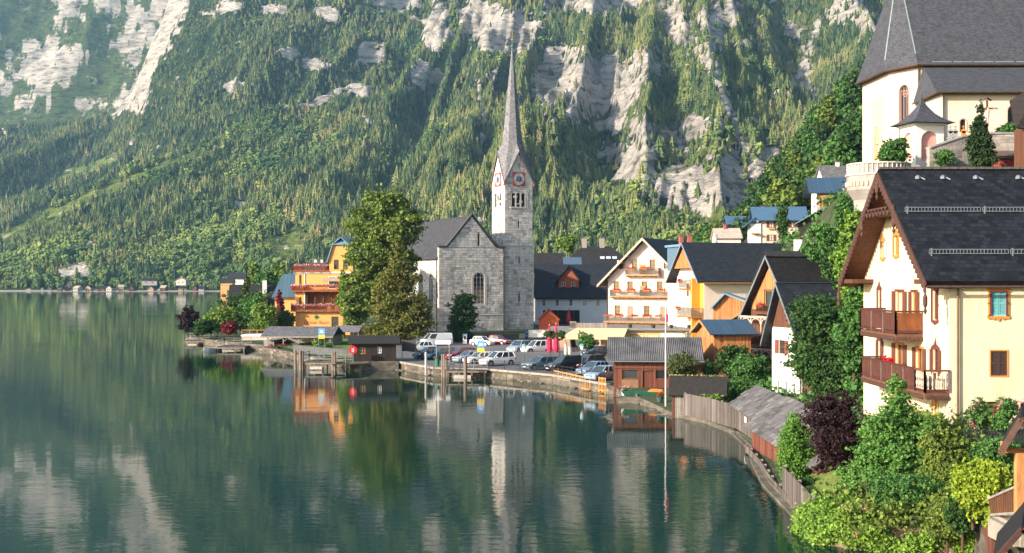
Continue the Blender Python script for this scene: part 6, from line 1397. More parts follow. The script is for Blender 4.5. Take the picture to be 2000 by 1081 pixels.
hood(YH, FF_, uc, h[2], w, hh2, OT, True); b = MB(); f = FF_; b.bar(f.p(uc - w / 2 - .0, h[2], .04), f.p(uc - w / 2, h[3], .04), .07, .07).bar(f.p(uc + w / 2, h[2], .04), f.p(uc + w / 2, h[3], .04), .07, .07).bar(f.p(uc - w / 2, h[3], .04), f.p(uc + w / 2, h[3], .04), .07, .07); b.build('window_surround', DT, YH)
h = fw[1]; louvre(h[1] - h[0], h[3] - h[2], mat('dark_louvre', (.05, .03, .025), .7, .15), 'shutter', YH, FF_.mat((h[0] + h[1]) / 2, h[2], -.04))
b = MB(); b.box(h[0] - .06, h[0], -.03, 0, h[2] - .06, h[3] + .06).box(h[1], h[1] + .06, -.03, 0, h[2] - .06, h[3] + .06).box(h[0], h[1], -.03, 0, h[3], h[3] + .06).box(h[0], h[1], -.03, 0, h[2] - .06, h[2]); b.build('window_surround', OT, YH)
h = fw[2]; door(YH, FF_, (h[0] + h[1]) / 2, h[2], h[1] - h[0], h[3] - h[2], WOODTRIM, WOODTRIM)
h = fw[3]; window(YH, FF_, (h[0] + h[1]) / 2, h[2], h[1] - h[0], h[3] - h[2], WOODTRIM)
MB().tube((.35, -.12, -1.5), (.35, -.12, 6.7), .05).build('downpipe', COPPER, YH)
# balconies: post, framed panels one by one
def panel_balcony(u0, u1, z, out, h, panels, end_panels, tag_, balus=None):
    b = MB(); b.hull8([LF.p(u0, z - .22), LF.p(u1, z - .22), LF.p(u1, z - .22, out), LF.p(u0, z - .22, out)], [LF.p(u0, z), LF.p(u1, z), LF.p(u1, z, out), LF.p(u0, z, out)]); b.build('balcony_floor', WOODTRIM, YH)
    b = MB()
    for k in range(int((u1 - u0) / .22)): p = LF.p(u0 + .1 + k * .22, z - .24, out + .02); b.tube(p - LF.n * .03, p + LF.n * .02, .11, n=8)
    for k in range(int(out / .22)): p = LF.p(u1 + .02, z - .24, .12 + k * .22); b.tube(p, p + LF.u * .04, .11, n=8)
    b.build('scalloped_edge', BRG, YH)
    def side(p, q, n, kind):
        d = (q - p) / n; up_ = Vector((0, 0, 1)); dd = d.normalized(); nr = dd.cross(up_)
        MB().bar(p + up_ * h, q + up_ * h, .1, .09).build('handrail', REDT if kind != 'b' else WOODTRIM, YH); MB().bar(p + up_ * .1, q + up_ * .1, .07, .1).build('bottom_rail', REDT, YH)
        for k in range(n + 1): MB().bar(p + d * k, p + d * k + up_ * (h + .02), .09, .09).build('balcony_post', GREYP, YH)
        for k in range(n):
            a, c = p + d * k + dd * .06, p + d * (k + 1) - dd * .06; L = (c - a).length
            if kind == 'b' :
                m_ = max(2, int(L / .2))
                for j in range(m_):
                    e = a.lerp(c, (j + .5) / m_); q2 = MB(); q2.lathe(tuple(e + up_ * .15), [(.05, 0), (.025, .08), (.055, .25), (.02, .42), (.055, .55), (.03, h - .22)], 8); q2.build('baluster', PALEB, YH)
            else:
                q2 = MB(); nb = max(3, int(L / .13))
                for j in range(nb):
                    e0, e1 = a.lerp(c, j / nb), a.lerp(c, (j + .93) / nb); q2.bar(e0 + up_ * (h * .55), e1 + up_ * (h * .55), .025, h * .78)
                q2.bar(a + up_ * (h - .1), c + up_ * (h - .1), .05, .06); q2.build('balcony_panel', RED1 if kind == 'r' else RED1_LIT, YH)
    side(LF.p(u0, z, out), LF.p(u1, z, out), panels, 'r') if balus is None else (side(LF.p(u0, z, out), LF.p(u1 - balus, z, out), panels, 'r'), side(LF.p(u1 - balus, z, out), LF.p(u1, z, out), 1, 'b'))
    side(LF.p(u0, z, 0), LF.p(u0, z, out), 1, 'r'); side(LF.p(u1, z, 0), LF.p(u1, z, out), 1, 'b' if balus else end_panels)
REDT = mat('dark_red_timber', (.075, .024, .018), .65, .25, 5); GREYP = mat('worn_post', (.15, .11, .10), .8, .3, 5); PALEB = mat('turned_baluster', (.42, .34, .28), .7, .15)
RED1 = mat('red_brown_panel', (.085, .03, .02), .65, .35, 3, (1, 1, .4)); RED1_LIT = mat('lit_brown_panel', (.16, .05, .016), .65, .35, 3, (1, 1, .4))  # the end panel's lighter orange has its lit look painted in
zU = ZD(655, 61) - gz0 + .05; zL = ZD(772, 57.4) - gz0 + .12
panel_balcony(4.2, 10.3, zU, 1.35, 1.12, 3, 'o', 'upper'); panel_balcony(3.7, 14.0, zL, 1.15, 1.02, 5, 'r', 'lower', 1.3)
g_ = MB()
b = MB(); b.box(-1.1, -1.05, 4.0, 9.0, zU - .6, zU - .25)
bxs = LF.p(7.6, zL + 1.05, .55); flowers('blossoms', YH, [LF.p(7.0 + k * .3, zL + 1.1, .9) for k in range(5)], REDFLOWER, .12, 5, 20, (.12, .15, .08))
# garden fence and bits behind the roses
t = empty('picket_fence', 'dark picket fence with pointed slats among the roses below the yellow house', 'fence', (XD(1890, 54), 54.4, gz(21, 54.4)))
for k in range(34):
    x = k * .13; q = MB(); q.box(x, x + .07, 0, .03, 0, .95); q.hull8([(x, 0, .95), (x + .07, 0, .95), (x + .07, .03, .95), (x, .03, .95)], [(x + .03, 0, 1.07), (x + .04, 0, 1.07), (x + .04, .03, 1.07), (x + .03, .03, 1.07)]); q.build('slat', IRON, t)
MB().box(0, 4.4, .03, .07, .3, .36).box(0, 4.4, .03, .07, .75, .81).build('rail', IRON, t)
# ------------------------------------------------------------ wooden porch, stairs and roofs at the right edge
def timber(p, q, w, h): return MB().bar(p, q, w, h)
pc = lambda px, py, D: P(px, py, D)
t = empty('timber_porch', 'orange-brown timber porch with small steep gable at the right edge of the garden', 'porch', tuple(P(1975, 1005, 40)))
o = P(1975, 1005, 40)
def rel(px, py, D): return P(px, py, D) - o
for (a, c, w_) in ((rel(1991, 885, 40), rel(1991, 1010, 40), .26), (rel(1958, 862, 41), rel(1958, 888, 41), .1), (rel(2012, 880, 38.5), rel(2012, 1010, 38.5), .2)): timber(a, c, w_, w_).build('post', ORTRIM, t)
timber(rel(1952, 880, 40.5), rel(2020, 880, 40.5), .14, .16).build('beam', ORTRIM, t)
b = MB(); pk = rel(1994, 812, 39.6); e1 = rel(1952, 880, 39.9); e2 = rel(2040, 880, 39.6); bk = Vector((1.3, 3.0, 0))
b.slab([e1, pk, pk + bk, e1 + bk], .09).slab([pk, e2, e2 + bk, pk + bk], .09); b.build('roof', DARKROOF2, t)
b = MB(); b.bar(e1 + Vector((0, -.04, -.12)), pk + Vector((0, -.04, -.1)), .05, .2).bar(pk + Vector((0, -.04, -.1)), e2 + Vector((0, -.04, -.12)), .05, .2); b.build('bargeboard', BRG, t)
t = empty('wooden_stair_rail', 'grey-brown wooden stair railing with turned balusters leading to the timber porch', 'railing', tuple(P(1930, 1000, 42)))
o = P(1930, 1000, 42)
a, c = rel(1930, 975, 43), rel(1992, 948, 40); a2, c2 = rel(1935, 1006, 43), rel(1992, 1002, 40)
timber(a, c, .09, .08).build('handrail', GREYTRIM, t); timber(a2, c2, .08, .08).build('bottom_rail', GREYTRIM, t)
for k in range(14): p, q_ = a.lerp(c, (k + .5) / 14), a2.lerp(c2, (k + .5) / 14); MB().bar(q_, p, .05, .05).build('baluster', WOODTRIM, t)
b = MB(); 
for k in range(4): b.box(.3 + k * .2, 3, -.8 - k * .1, .8, -1 , -.35 + k * .12)
b.build('steps', KERB, t)
t = empty('corner_roof', 'dark shingle roof with red-brown bargeboard in the lower right corner', 'shed', tuple(P(1985, 1110, 34)))
o = P(1985, 1110, 34); b = MB(); pk = rel(1996, 1030, 34); b.slab([rel(1936, 1100, 34), pk, pk + Vector((1.75, 4, 0)), rel(1936, 1100, 34) + Vector((1.75, 4, 0))], .08); b.slab([pk, rel(2060, 1100, 34), rel(2060, 1100, 34) + Vector((1.75, 4, 0)), pk + Vector((1.75, 4, 0))], .08); b.build('roof', DARKROOF2, t)
b = MB().bar(rel(1936, 1103, 33.95), pk + Vector((0, -.05, -.05)), .05, .16).bar(pk + Vector((0, -.05, -.05)), rel(2060, 1103, 33.95), .05, .16); b.build('bargeboard', BRG, t)
MB().box(.3, 2.2, .4, 4, -3.5, -.7).build('wall', BROWN, t)
t = fence('short brown board fence below the yellow-flowered shrub at the lower right', [(P(1920, 1030, 47).x, 47), (P(1968, 1060, 41).x, 41.5)], P(1920, 1018, 47).z, P(1920, 1062, 47).z, PLANKR, .22, 21)
# ------------------------------------------------------------ parish church on the terrace
CH = empty('hillside_church', 'cream gothic church on the rock terrace with a huge steep grey shingle roof', 'church', (43.1, 130, 22.5))
o = Vector((43.1, 130, 22.5)); CHW = mat('church_cream_render', '#d0c4b0', .9, .06, .25, bump=.1, bscale=8, col2='#ccb698'); CHP = mat('church_pink_render', '#cdb8a6', .9, .05, .3, bump=.1, bscale=8)
A = Vector((0, 0, 0)); B = Vector((-2.1, 3.6, 0)); C_ = Vector((-2.6, 12, 0)); D_ = Vector((0.5, 16, 0)); E_ = Vector((34, 16, 0)); G_ = Vector((34, 0, 0))
he = 34.2 - 22.5
def fc(p, q): u = (q - p); n = Vector((u.y, -u.x, 0)); return Face(p, u, n), u.length
b = MB(); f1, L1 = fc(C_, B); f2, L2 = fc(B, A); f3, L3 = fc(A, G_)
win = (L2 / 2 - .65, L2 / 2 + .65, 2.6, 9.6, 1)
wall_into(b, f1, [(0, -6), (L1, -6), (L1, he), (0, he)]); wall_into(b, f2, [(0, -6), (L2, -6), (L2, he), (0, he)], [win], .4); wall_into(b, f3, [(0, -6), (L3, -6), (L3, he), (0, he)]); f4, L4 = fc(D_, C_); wall_into(b, f4, [(0, -6), (L4, -6), (L4, he), (0, he)]); b.build('wall', CHP, CH)
ow = tracery(CH, f2, L2 / 2, 2.6, 1.3, 7.0, mat('tracery_stone', (.35, .2, .16), .85, .2), n=2, rows=1, rec=.25)
b = MB(); 
for k in range(10): a0, a1 = 2 * math.pi * k / 10, 2 * math.pi * (k + 1) / 10; b.bar((.35 * math.cos(a0), 0, 6.1 + .35 * math.sin(a0)), (.35 * math.cos(a1), 0, 6.1 + .35 * math.sin(a1)), .06, .07); 
for k in range(6): a0 = math.pi * k / 3; b.bar((0, 0, 6.1), (.33 * math.cos(a0), 0, 6.1 + .33 * math.sin(a0)), .04, .05)
b.build('rose', mat('tracery_stone', (.35, .2, .16)), ow)
arch_ring(CH, f2, L2 / 2, 2.6, 1.3, 7.0, .25, mat('pink_surround', (.62, .36, .28), .9, .1), .03)
FR = mat('faded_fresco', (.5, .24, .13), .9, .22, .9, col2=(.62, .42, .3)); FR2 = mat('fresco_border', (.62, .36, .28), .9, .2, 1)
b = MB(); b.hull8([f1.p(3.3, -1, .005), f1.p(6.6, -1, .005), f1.p(6.6, -1, .02), f1.p(3.3, -1, .02)], [f1.p(3.3, 9.0, .005), f1.p(6.6, 9.0, .005), f1.p(6.6, 9.0, .02), f1.p(3.3, 9.0, .02)]); b.build('fresco', mat('fresco_ground', (.62, .42, .28), .9, .08, 1), CH)
b = MB()
for (u, z, w, h) in ((4.6, 2.2, .9, 3.6), (4.4, 1.0, .6, 1.4), (5.1, 3.8, .6, 1.5)): b.tube(f1.p(u, z, .03), f1.p(u, z + h, .03), w * .4, w * .2, 8)
b.build('fresco_figure', FR, CH)
for (u, w, z, h) in ((1.6, .7, 1.0, 7.2), (7.6, .5, 5.4, 2.6)): arch_ring(CH, f1, u, z, w, h, .08, FR2, .02, 'painted_niche')
for u0, u1 in ((3.2, 3.3), (6.6, 6.7)): b = MB(); b.hull8([f1.p(u0, -1), f1.p(u1, -1), f1.p(u1, -1, .03), f1.p(u0, -1, .03)], [f1.p(u0, 9.1), f1.p(u1, 9.1), f1.p(u1, 9.1, .03), f1.p(u0, 9.1, .03)]); b.build('fresco_border', FR2, CH)
# roof: flared eaves, hips meeting above the apse
ap = Vector((.2, 8, 23.8)); rg_ = Vector((34, 8, 23.8)); zE = he - .25
def eave(p, q, r, e): # outward offset corner
    a = (q - p).normalized(); c = (r - q).normalized(); na = Vector((a.y, -a.x, 0)); nc = Vector((c.y, -c.x, 0)); n = (na + nc).normalized(); return q + n * (e / max(.4, n.dot(na)))
base = [eave(D_, C_, B, .7), eave(C_, B, A, .7), eave(B, A, G_, .7), G_ + Vector((0, -.7, 0))]
CHR = tile_mat('church_roof_shingles', (.07, .072, .084), .3, .17, .85, .28, spec=.25)
b = MB(); mids = [p.lerp(t_, .10) + Vector((0, 0, 1.0)) for p, t_ in zip(base, (ap, ap, ap, rg_))]
bz = [Vector((p.x, p.y, zE)) for p in base]; mz = [Vector((m.x, m.y, zE + 1.15)) for m in mids]
tops = [ap, ap, ap, rg_]
for k in range(3):
    b.quad(bz[k], bz[k + 1], mz[k + 1], mz[k])
    if tops[k] == tops[k + 1]: b.quad(mz[k], mz[k + 1], tops[k])
    else: b.quad(mz[k], mz[k + 1], tops[k + 1], tops[k])
D2 = Vector((1.2, 16.7, zE)); b.quad(D2, bz[0], mz[0], ap); b.quad(Vector((34, 16.7, zE)), D2, ap, rg_)
roof_uv(b.build('roof', CHR, CH))
b = MB()
for p, q in zip(bz, bz[1:]): b.tube(p + Vector((0, 0, -.12)), q + Vector((0, 0, -.12)), .12, n=6)
b.build('gutter', COPPER, CH); b = MB()
for p, q in ((mz[2], ap), (mz[1], ap)): b.bar(p + Vector((0, 0, .04)), q, .12, .06)
b.build('hip_flashing', mat('verdigris_strip', (.2, .24, .23), .6, .2), CH)
b = MB(); 
for p, q in zip(bz, bz[1:]): b.quad(p + Vector((0, 0, -.02)), q + Vector((0, 0, -.02)), Vector((q.x, q.y, 0)) * .0 + q * 1 + Vector((0, .9 if q.y < 1 else 0, -.05)), p + Vector((.8, .5, -.05)))
b.build('eave_underside', WOODTRIM, CH)
MB().tube((-.15, -.1, -1), (-.15, -.1, zE), .08).build('downpipe', COPPER, CH)
for k in range(12): MB().bar((1.2 + k * 2.2, -.55, zE + .22), (3.2 + k * 2.2, -.55, zE + .22), .08, .12).build('snow_guard', LEAD, CH)
# roof dormer
b = MB(); dx, dy = XD(1908, 131.5) - 43.1, 1.6; dz = ZD(108, 131.5) - 22.5
b.box(dx - .45, dx + .45, dy - .6, dy + 1.5, dz - .6, dz + .35); b.build('dormer', mat('dormer_boards', (.3, .24, .2), .85, .2), CH)
b = MB().slab([(dx - .8, dy - .8, dz + .35), (dx + .8, dy - .8, dz + .35), (dx + .6, dy + 1.8, dz + 1.1), (dx - .6, dy + 1.8, dz + 1.1)], .08); b.build('dormer_roof', CHR, CH); MB().box(dx - .25, dx + .25, dy - .65, dy - .6, dz - .3, dz + .25).build('dormer_opening', REDT, CH)
# side aisle
by = -8.0; x0 = XD(1838, 122) - 43.1; zA = ZD(178, 121.4) - 22.5
fa = Face((x0, by, 0), (1, 0, 0), (0, -1, 0)); ph = UFa = None
wl1 = (XD(1875, 122) - 43.1 - x0, XD(1887, 122) - 43.1 - x0, ZD(258, 122) - 22.5, ZD(233, 122) - 22.5, 1); wl2 = (XD(1968, 122) - 43.1 - x0, XD(1994, 122) - 43.1 - x0, ZD(262, 122) - 22.5, ZD(205, 122) - 22.5, 1)
b = MB(); wall_into(b, fa, [(0, -6), (16, -6), (16, zA), (0, zA)], [wl1, wl2], .35); wall_into(b, Face((-.6, 0, 0), (x0 + .6, by, 0), (-1, 0, 0)), [(0, -6), (8.4, -6), (8.4, zA), (0, zA)]); b.build('aisle_wall', CHW, CH)
for w_ in (wl1, wl2): tracery(CH, fa, (w_[0] + w_[1]) / 2, w_[2], w_[1] - w_[0], w_[3] - w_[2], REDT if w_ is wl2 else IRON, n=1, rows=2, rec=.25); arch_ring(CH, fa, (w_[0] + w_[1]) / 2, w_[2], w_[1] - w_[0], w_[3] - w_[2], .12, FR2, .03)
zT = ZD(129, 129.6) - 22.5; e_ = .8; P0 = Vector((x0 - .7, by - e_, zA - .15)); P1 = Vector((17, by - e_, zA - .15)); Q0 = Vector((x0 + .9, -.1, zT)); Q1 = Vector((17, -.1, zT)); R0_ = Vector((-.9, -.6, zA - .15))
b = MB(); b.quad(P0, P1, Q1, Q0).quad(R0_, P0, Q0); roof_uv(b.build('aisle_roof', CHR, CH)); b = MB().tube(P0, P1, .1).tube(R0_, P0, .1); b.build('gutter', COPPER, CH)
b = MB(); b.quad(P0 + Vector((0, 0, -.03)), P1 + Vector((0, 0, -.03)), P1 + Vector((0, e_, -.03)), P0 + Vector((.7, e_, -.03))); b.build('eave_underside', WOODTRIM, CH)
MB().bar((x0 + .6, -.25, zT + .15), (17, -.25, zT + .15), .3, .1).build('ridge_flashing', OT, CH)
# ------------------------------------------------------------ small chapel
cx, cyy = XD(1808, 117), 117
t = empty('corner_chapel', 'small white chapel with pink niches and curved pyramid roof before the hillside church', 'chapel', (cx - 1.35, cyy - 1.3, 20.4), R(12))
w = 2.9; he2 = ZD(245, 116) - 20.4
q = faces4(w, w); b = MB()
for k in q: wall_into(b, q[k], [(0, -3), (w, -3), (w, he2), (0, he2)], [(.55, w - .55, 2.0, he2 - .55, 1)] if k in ('front', 'left') else [], .3)
b.build('wall', TRIMW, t)
for k in ('front', 'left'): f = q[k]; b = MB().quad(f.p(.5, 1.9, -.28), f.p(w - .5, 1.9, -.28), f.p(w - .5, he2 - .5, -.28), f.p(.5, he2 - .5, -.28)); b.build('painted_niche', mat('pink_niche', (.68, .34, .28), .9, .15, 1.5), t)
MB().box(-.2, w + .2, -.2, w + .2, he2, he2 + .25).build('cornice', TRIMW, t)
b = MB(); c0 = w / 2; rings = [[(c0 + sx * r, c0 + sy * r, z) for sx, sy in ((-1, -1), (1, -1), (1, 1), (-1, 1))] for r, z in ((2.25, he2 + .2), (1.5, he2 + .62), (.85, he2 + 1.25), (.35, he2 + 2.0), (.06, he2 + 2.75))]
for a, c in zip(rings, rings[1:]):
    for k in range(4): j = (k + 1) % 4; b.quad(a[k], a[j], c[j], c[k])
b.quad(*rings[0][::-1]); roof_uv(b.build('roof', CHR, t)); MB().tube((c0, c0, he2 + 2.7), (c0, c0, he2 + 3.3), .03).build('finial', IRON, t)
# ------------------------------------------------------------ terrace walls, bastion, graves, crucifix
TW = stone_material('terrace_rubble', (.30, .27, .24), (.2, .18, .16), (.42, .38, .34))
t = empty('terrace_wall', 'rubble stone retaining wall with coping below the hillside church', 'wall', (0, 0, 0))
wp = [(P(1815, 0, 113).x, 113, ZD(290, 113)), (P(1880, 0, 113.5).x, 113.5, ZD(268, 113.5)), (P(1936, 0, 114).x, 114, ZD(262, 114)), (P(2080, 0, 114).x, 114, ZD(262, 114))]
b = MB(); cp = MB(); items = []; rng = random.Random(3)
for (a, c) in zip(wp, wp[1:]):
    b.hull8([(a[0], a[1], 14), (c[0], c[1], 14), (c[0], c[1] + .8, 14), (a[0], a[1] + .8, 14)], [(a[0], a[1], a[2]), (c[0], c[1], c[2]), (c[0], c[1] + .8, c[2]), (a[0], a[1] + .8, a[2])])
    cp.bar((a[0], a[1] + .35, a[2] + .07), (c[0], c[1] + .35, c[2] + .07), .95, .14)
    f, L = fc(Vector((a[0], a[1], 0)), Vector((c[0], c[1], 0))); items += stones(t, f, [(0, 19.5), (L, 19.5), (L, c[2] - .02), (0, a[2] - .02)], [], rng, .36, .4, .9)
b.build('core', MORTAR, t); cp.build('coping', mat('coping_stone', (.3, .28, .26), .9, .2, 2), t); lay_stones(t, items, TW, 200)
t = empty('dark_red_lean_to', 'dark red boarded lean-to below the terrace wall above the yellow roof', 'shed', tuple(P(1955, 322, 111)))
MB().box(0, 4, 0, 2.2, -4, .55).build('wall', mat('dark_red_boards', (.22, .04, .03), .8, .25, 3), t); b = MB().slab([(-.7, -.4, .75), (4, -.4, .75), (4, 2.6, 1.5), (-.7, 2.6, 1.5)], .12); b.build('roof', mat('brown_sheet', (.12, .08, .06), .8, .2), t); MB().box(1.2, 1.6, -.1, 0, .1, .4).build('lamp', TRIMW, t)
b = MB(); b.slab([(P(1976, 0, 104).x, 103, ZD(252, 104)), (P(2060, 0, 104).x, 103, ZD(262, 104)), (P(2060, 0, 104).x, 106.5, ZD(150, 104)), (P(1996, 0, 104).x, 106.5, ZD(188, 104))], .15)
o_ = b.build('steep_black_roof', BLACKWOOD); t = empty('black_roofed_shed', 'black roofed timber shed cut by the right picture edge beside the churchyard', 'shed', (0, 0, 0)); o_.parent = t; o_.name = 'roof'
MB().box(P(1990, 0, 105).x, 60, 103.6, 106, 14, ZD(250, 104)).build('wall', BROWN, t)
gx = [(1856, 'pale grey gravestone leaning, leftmost on the terrace wall'), (1866, 'pointed pale gravestone second from the left behind the terrace wall'), (1882, 'small orange-brown wooden grave marker behind the terrace wall')]
for k, (px, lab) in enumerate(gx):
    t = empty('gravestone', lab, 'gravestone', (XD(px, 115), 115, ZD(268, 115) - .2), 0, 'gravestones on the churchyard wall')
    m_ = mat('grave_stone', (.3, .29, .28), .9, .2, 3) if k < 2 else OT
    q = MB(); q.box(-.3, .3, -.1, .1, 0, .15); q.box(-.22, .22, -.06, .06, .15, .75); q.build('slab', m_, t); q = MB(); q.tube((0, -.06, .75), (0, .06, .75), .22, n=12); q.bar((0, 0, .9), (0, 0, 1.3), .07, .07).bar((-.15, 0, 1.15), (.15, 0, 1.15), .07, .07); q.build('headpiece', m_, t)
t = empty('crucifix', 'tall wayside crucifix with small roof standing on the churchyard wall', 'crucifix', (XD(1928, 114.5), 114.5, ZD(262, 114.5)))
MB().box(-.08, .08, -.08, .08, 0, 3.1).build('post', WOODTRIM, t); MB().box(-.95, .95, -.07, .07, 2.3, 2.45).build('crossbeam', WOODTRIM, t); b = MB().slab([(-.4, -.2, 3.1), (0, -.2, 3.4), (0, .2, 3.4), (-.4, .2, 3.1)], .04).slab([(0, -.2, 3.4), (.4, -.2, 3.1), (.4, .2, 3.1), (0, .2, 3.4)], .04); b.build('small_roof', REDT, t)
b = MB(); b.tube((0, -.14, 1.0), (0, -.16, 1.5), .06, .09).tube((0, -.16, 1.5), (0, -.15, 2.1), .12, .16).tube((0, -.15, 2.1), (0, -.15, 2.2), .05).lathe((0, -.17, 2.18), [(.03, 0), (.09, .08), (.08, .18), (.03, .24)], 8).tube((0, -.14, 2.1), (-.8, -.1, 2.38), .055, .04).tube((0, -.14, 2.1), (.8, -.1, 2.38), .055, .04); b.build('carved_figure', mat('pale_carving', (.55, .42, .33), .8), t)
t = empty('stone_bastion', 'round pale stone bastion with corbel frieze and railing below the church apse', 'bastion', (XD(1716, 112), 112, 9))
zt = ZD(345, 112) - 9; BST = mat('bastion_stone', (.30, .265, .235), .92, .3, .5, bump=.8, bscale=3, col2=(.45, .4, .35))
b = MB().lathe((0, 0, 0), [(2.5, -3), (2.25, 2), (2.15, zt - 3.0), (2.2, zt - 2.2), (2.8, zt - 1.3), (2.85, zt)], 28); b.build('wall', BST, t)
MB().lathe((0, 0, 0), [(2.95, zt), (2.95, zt + .15), (2.8, zt + .15), (2.8, zt + .1)], 28).build('coping', STRIM, t)
MB().lathe((0, 0, 0), [(2.72, zt + .12), (2.72, zt + 1.0), (2.55, zt + 1.0), (2.55, zt + .1)], 28).build('parapet', BST, t)
for k in range(40):
    a = 2 * math.pi * k / 40; c, s_ = math.cos(a), math.sin(a)
    if s_ < .35: MB().tube((2.76 * c, 2.76 * s_, zt + .15), (2.76 * c, 2.76 * s_, zt + 1.0), .06).build('baluster', STRIM, t); MB().tube((2.84 * c, 2.84 * s_, zt - .95), (2.84 * c, 2.84 * s_, zt - .55), .11).build('corbel', FR2, t)
b = MB().lathe((0, 0, 0), [(2.85, zt + 1.0), (2.85, zt + 1.12), (2.62, zt + 1.12), (2.62, zt + 1.0)], 28); b.build('top_rail', STRIM, t)
t = empty('lower_terrace_wall', 'pale parapet wall running from the bastion to the chapel', 'wall', (0, 0, 0)); MB().box(XD(1720, 113), XD(1790, 114), 113, 114, 12, ZD(322, 113)).build('core', BST, t)
MB().box(XD(1684, 126), 42.8, 124, 129, 10, ZD(318, 124)).build('footing', BST, t)
# ------------------------------------------------------------ houses up the slope
def lp(px, D): return XD(px, D)
t, q = house('upper_balcony_house', 'house high on the slope with blue roof, orange balcony and white lower walls', 'house', (lp(1597, 168), 168, ZD(425, 168)), -8, 5.2, 8, 3.6, 5.6, 'x', mat('grey_brown_render', (.35, .29, .26), .9, .1), BLUEROOF, {}, go=1.2, eo=.9, th=.14)
MB().box(-.05, 2.8, -.06, 0, -1, 1.0).box(3.4, 5.25, -.06, 0, -1, 1.3).build('white_base', WHITE, t); MB().box(.3, 2.6, -.5, 0, 1.3, 3.0).build('oriel', ORWOOD, t); balcony(t, q['front'], 3.4, 5.2, 1.35, .7, .7, ORTRIM)
window(t, q['front'], 4.1, 2.2, .8, 1.0, WOODTRIM, rec=-.04); window(t, q['front'], 1.0, 1.6, .7, 1.0, WOODTRIM, rec=-.55); window(t, q['front'], 1.9, 1.6, .7, 1.0, WOODTRIM, rec=-.55); b = MB(); wall_into(b, Face((-.05, 8, 0), (0, -1, 0), (-1, 0, 0)), [(0, -1), (8, -1), (8, 3.5), (4, 5.5), (0, 3.5)]); b.build('white_gable', PINK, t)
b = MB().slab([(3.2, -1.4, 4.0), (4.6, -1.4, 5.0), (4.6, 3, 5.6), (3.2, 3, 4.4)], .12).slab([(4.6, -1.4, 5.0), (6.2, -1.4, 3.9), (6.2, 3, 4.5), (4.6, 3, 5.6)], .12); b.build('cross_gable_roof', BLUEROOF, t); MB().box(3.3, 5.7, -.65, 3, 1.3, 4.0).build('cross_gable', mat('grey_brown_render', (.35, .29, .26)), t)
t, q = house('upper_shingle_cottage', 'grey shingled cottage half hidden behind the bastion and trees', 'cottage', (lp(1610, 182), 182, ZD(375, 182)), 0, 3.8, 5, 2.0, 3.9, 'x', WHITE, GREYROOF, {}, go=.3, eo=.4); chimney(t, 2.6, 2.5, 3.5, 4.6, WHITE, .5)
t, q = house('blue_roofed_cream_house', 'cream house with bright blue metal roof behind the slim cypress', 'house', (lp(1486, 192), 192, ZD(470, 192)), -6, 6.1, 7, 3.4, 5.3, 'x', mat('warm_render', (.52, .43, .35), .9, .08), mat('bright_blue_roof', (.06, .12, .19), .4, .1, 1, spec=.6), {}, go=1.3, eo=.8, th=.14)
for x, z in ((1.6, 2.0), (1.6, -.1)): window(t, q['front'], x, z, .8, 1.0, WOODTRIM, rec=-.04, shutters=SHB, shopen=.8)
window(t, q['front'], 5.0, 2.0, .8, 1.0, WOODTRIM, rec=-.04, shutters=SHB, shopen=.8); MB().box(1.2, 2.2, -.3, -.05, 1.7, 1.9).build('flower_box', OT, t); chimney(t, 3.5, 3.4, 4.8, 5.9, mat('brick_chimney', (.35, .1, .07)), .6)
MB().box(-1.6, 0, -.2, 5, -1, 2.6).build('side_wing', WHITE, t); MB().box(-1.5, -.3, -.9, -.2, 1.0, 1.15).build('side_balcony', ORTRIM, t); b = MB().slab([(-2.6, -.8, 2.2), (-.9, -.8, 3.6), (-.9, 6, 3.6), (-2.6, 6, 2.2)], .12); b.build('wing_roof', BLUEROOF, t)
t, q = house('black_gabled_house', 'blackened timber house with asymmetric slate roof between the greenery', 'house', (lp(1562, 165), 165, ZD(498, 165)), -12, 4.6, 7, 4.4, 6.0, 'y', BLACKWOOD, mat('slate_blue', (.12, .15, .19), .5, .15, 1.5), {}, go=.7, eo=.7, rf=.6, th=.14)
window(t, q['front'], 2.0, 2.6, 1.1, .9, IRON, rec=-.04); MB().box(1.3, 2.7, -.3, -.05, 2.1, 2.3).build('flower_box', OT, t); MB().box(-.8, .3, -.8, -.2, -1, 2.0).build('chimney_stack', PINK, t)
t, q = house('small_blue_roof_house', 'tiny house with flat blue roof at the foot of the rock gully', 'house', (lp(1422, 230), 230, ZD(455, 230)), 0, 4.2, 5, 1.6, 3.0, 'x', BLACKWOOD, mat('bright_blue_roof', (.14, .30, .48)), {}, go=.3, eo=.4)
t, q = house('pale_roof_house', 'low house with pale rusty sheet roof just above the flat blue roof', 'house', (lp(1400, 215), 215, ZD(472, 215)), 0, 4.2, 5, .6, 2.2, 'x', PINK, mat('rusty_pale_sheet', (.42, .34, .28), .7, .2, 1.2), {}, go=.3, eo=.4); chimney(t, 1.8, 2.4, 2.0, 3.0, mat('brick_chimney', (.35, .1, .07)), .5)
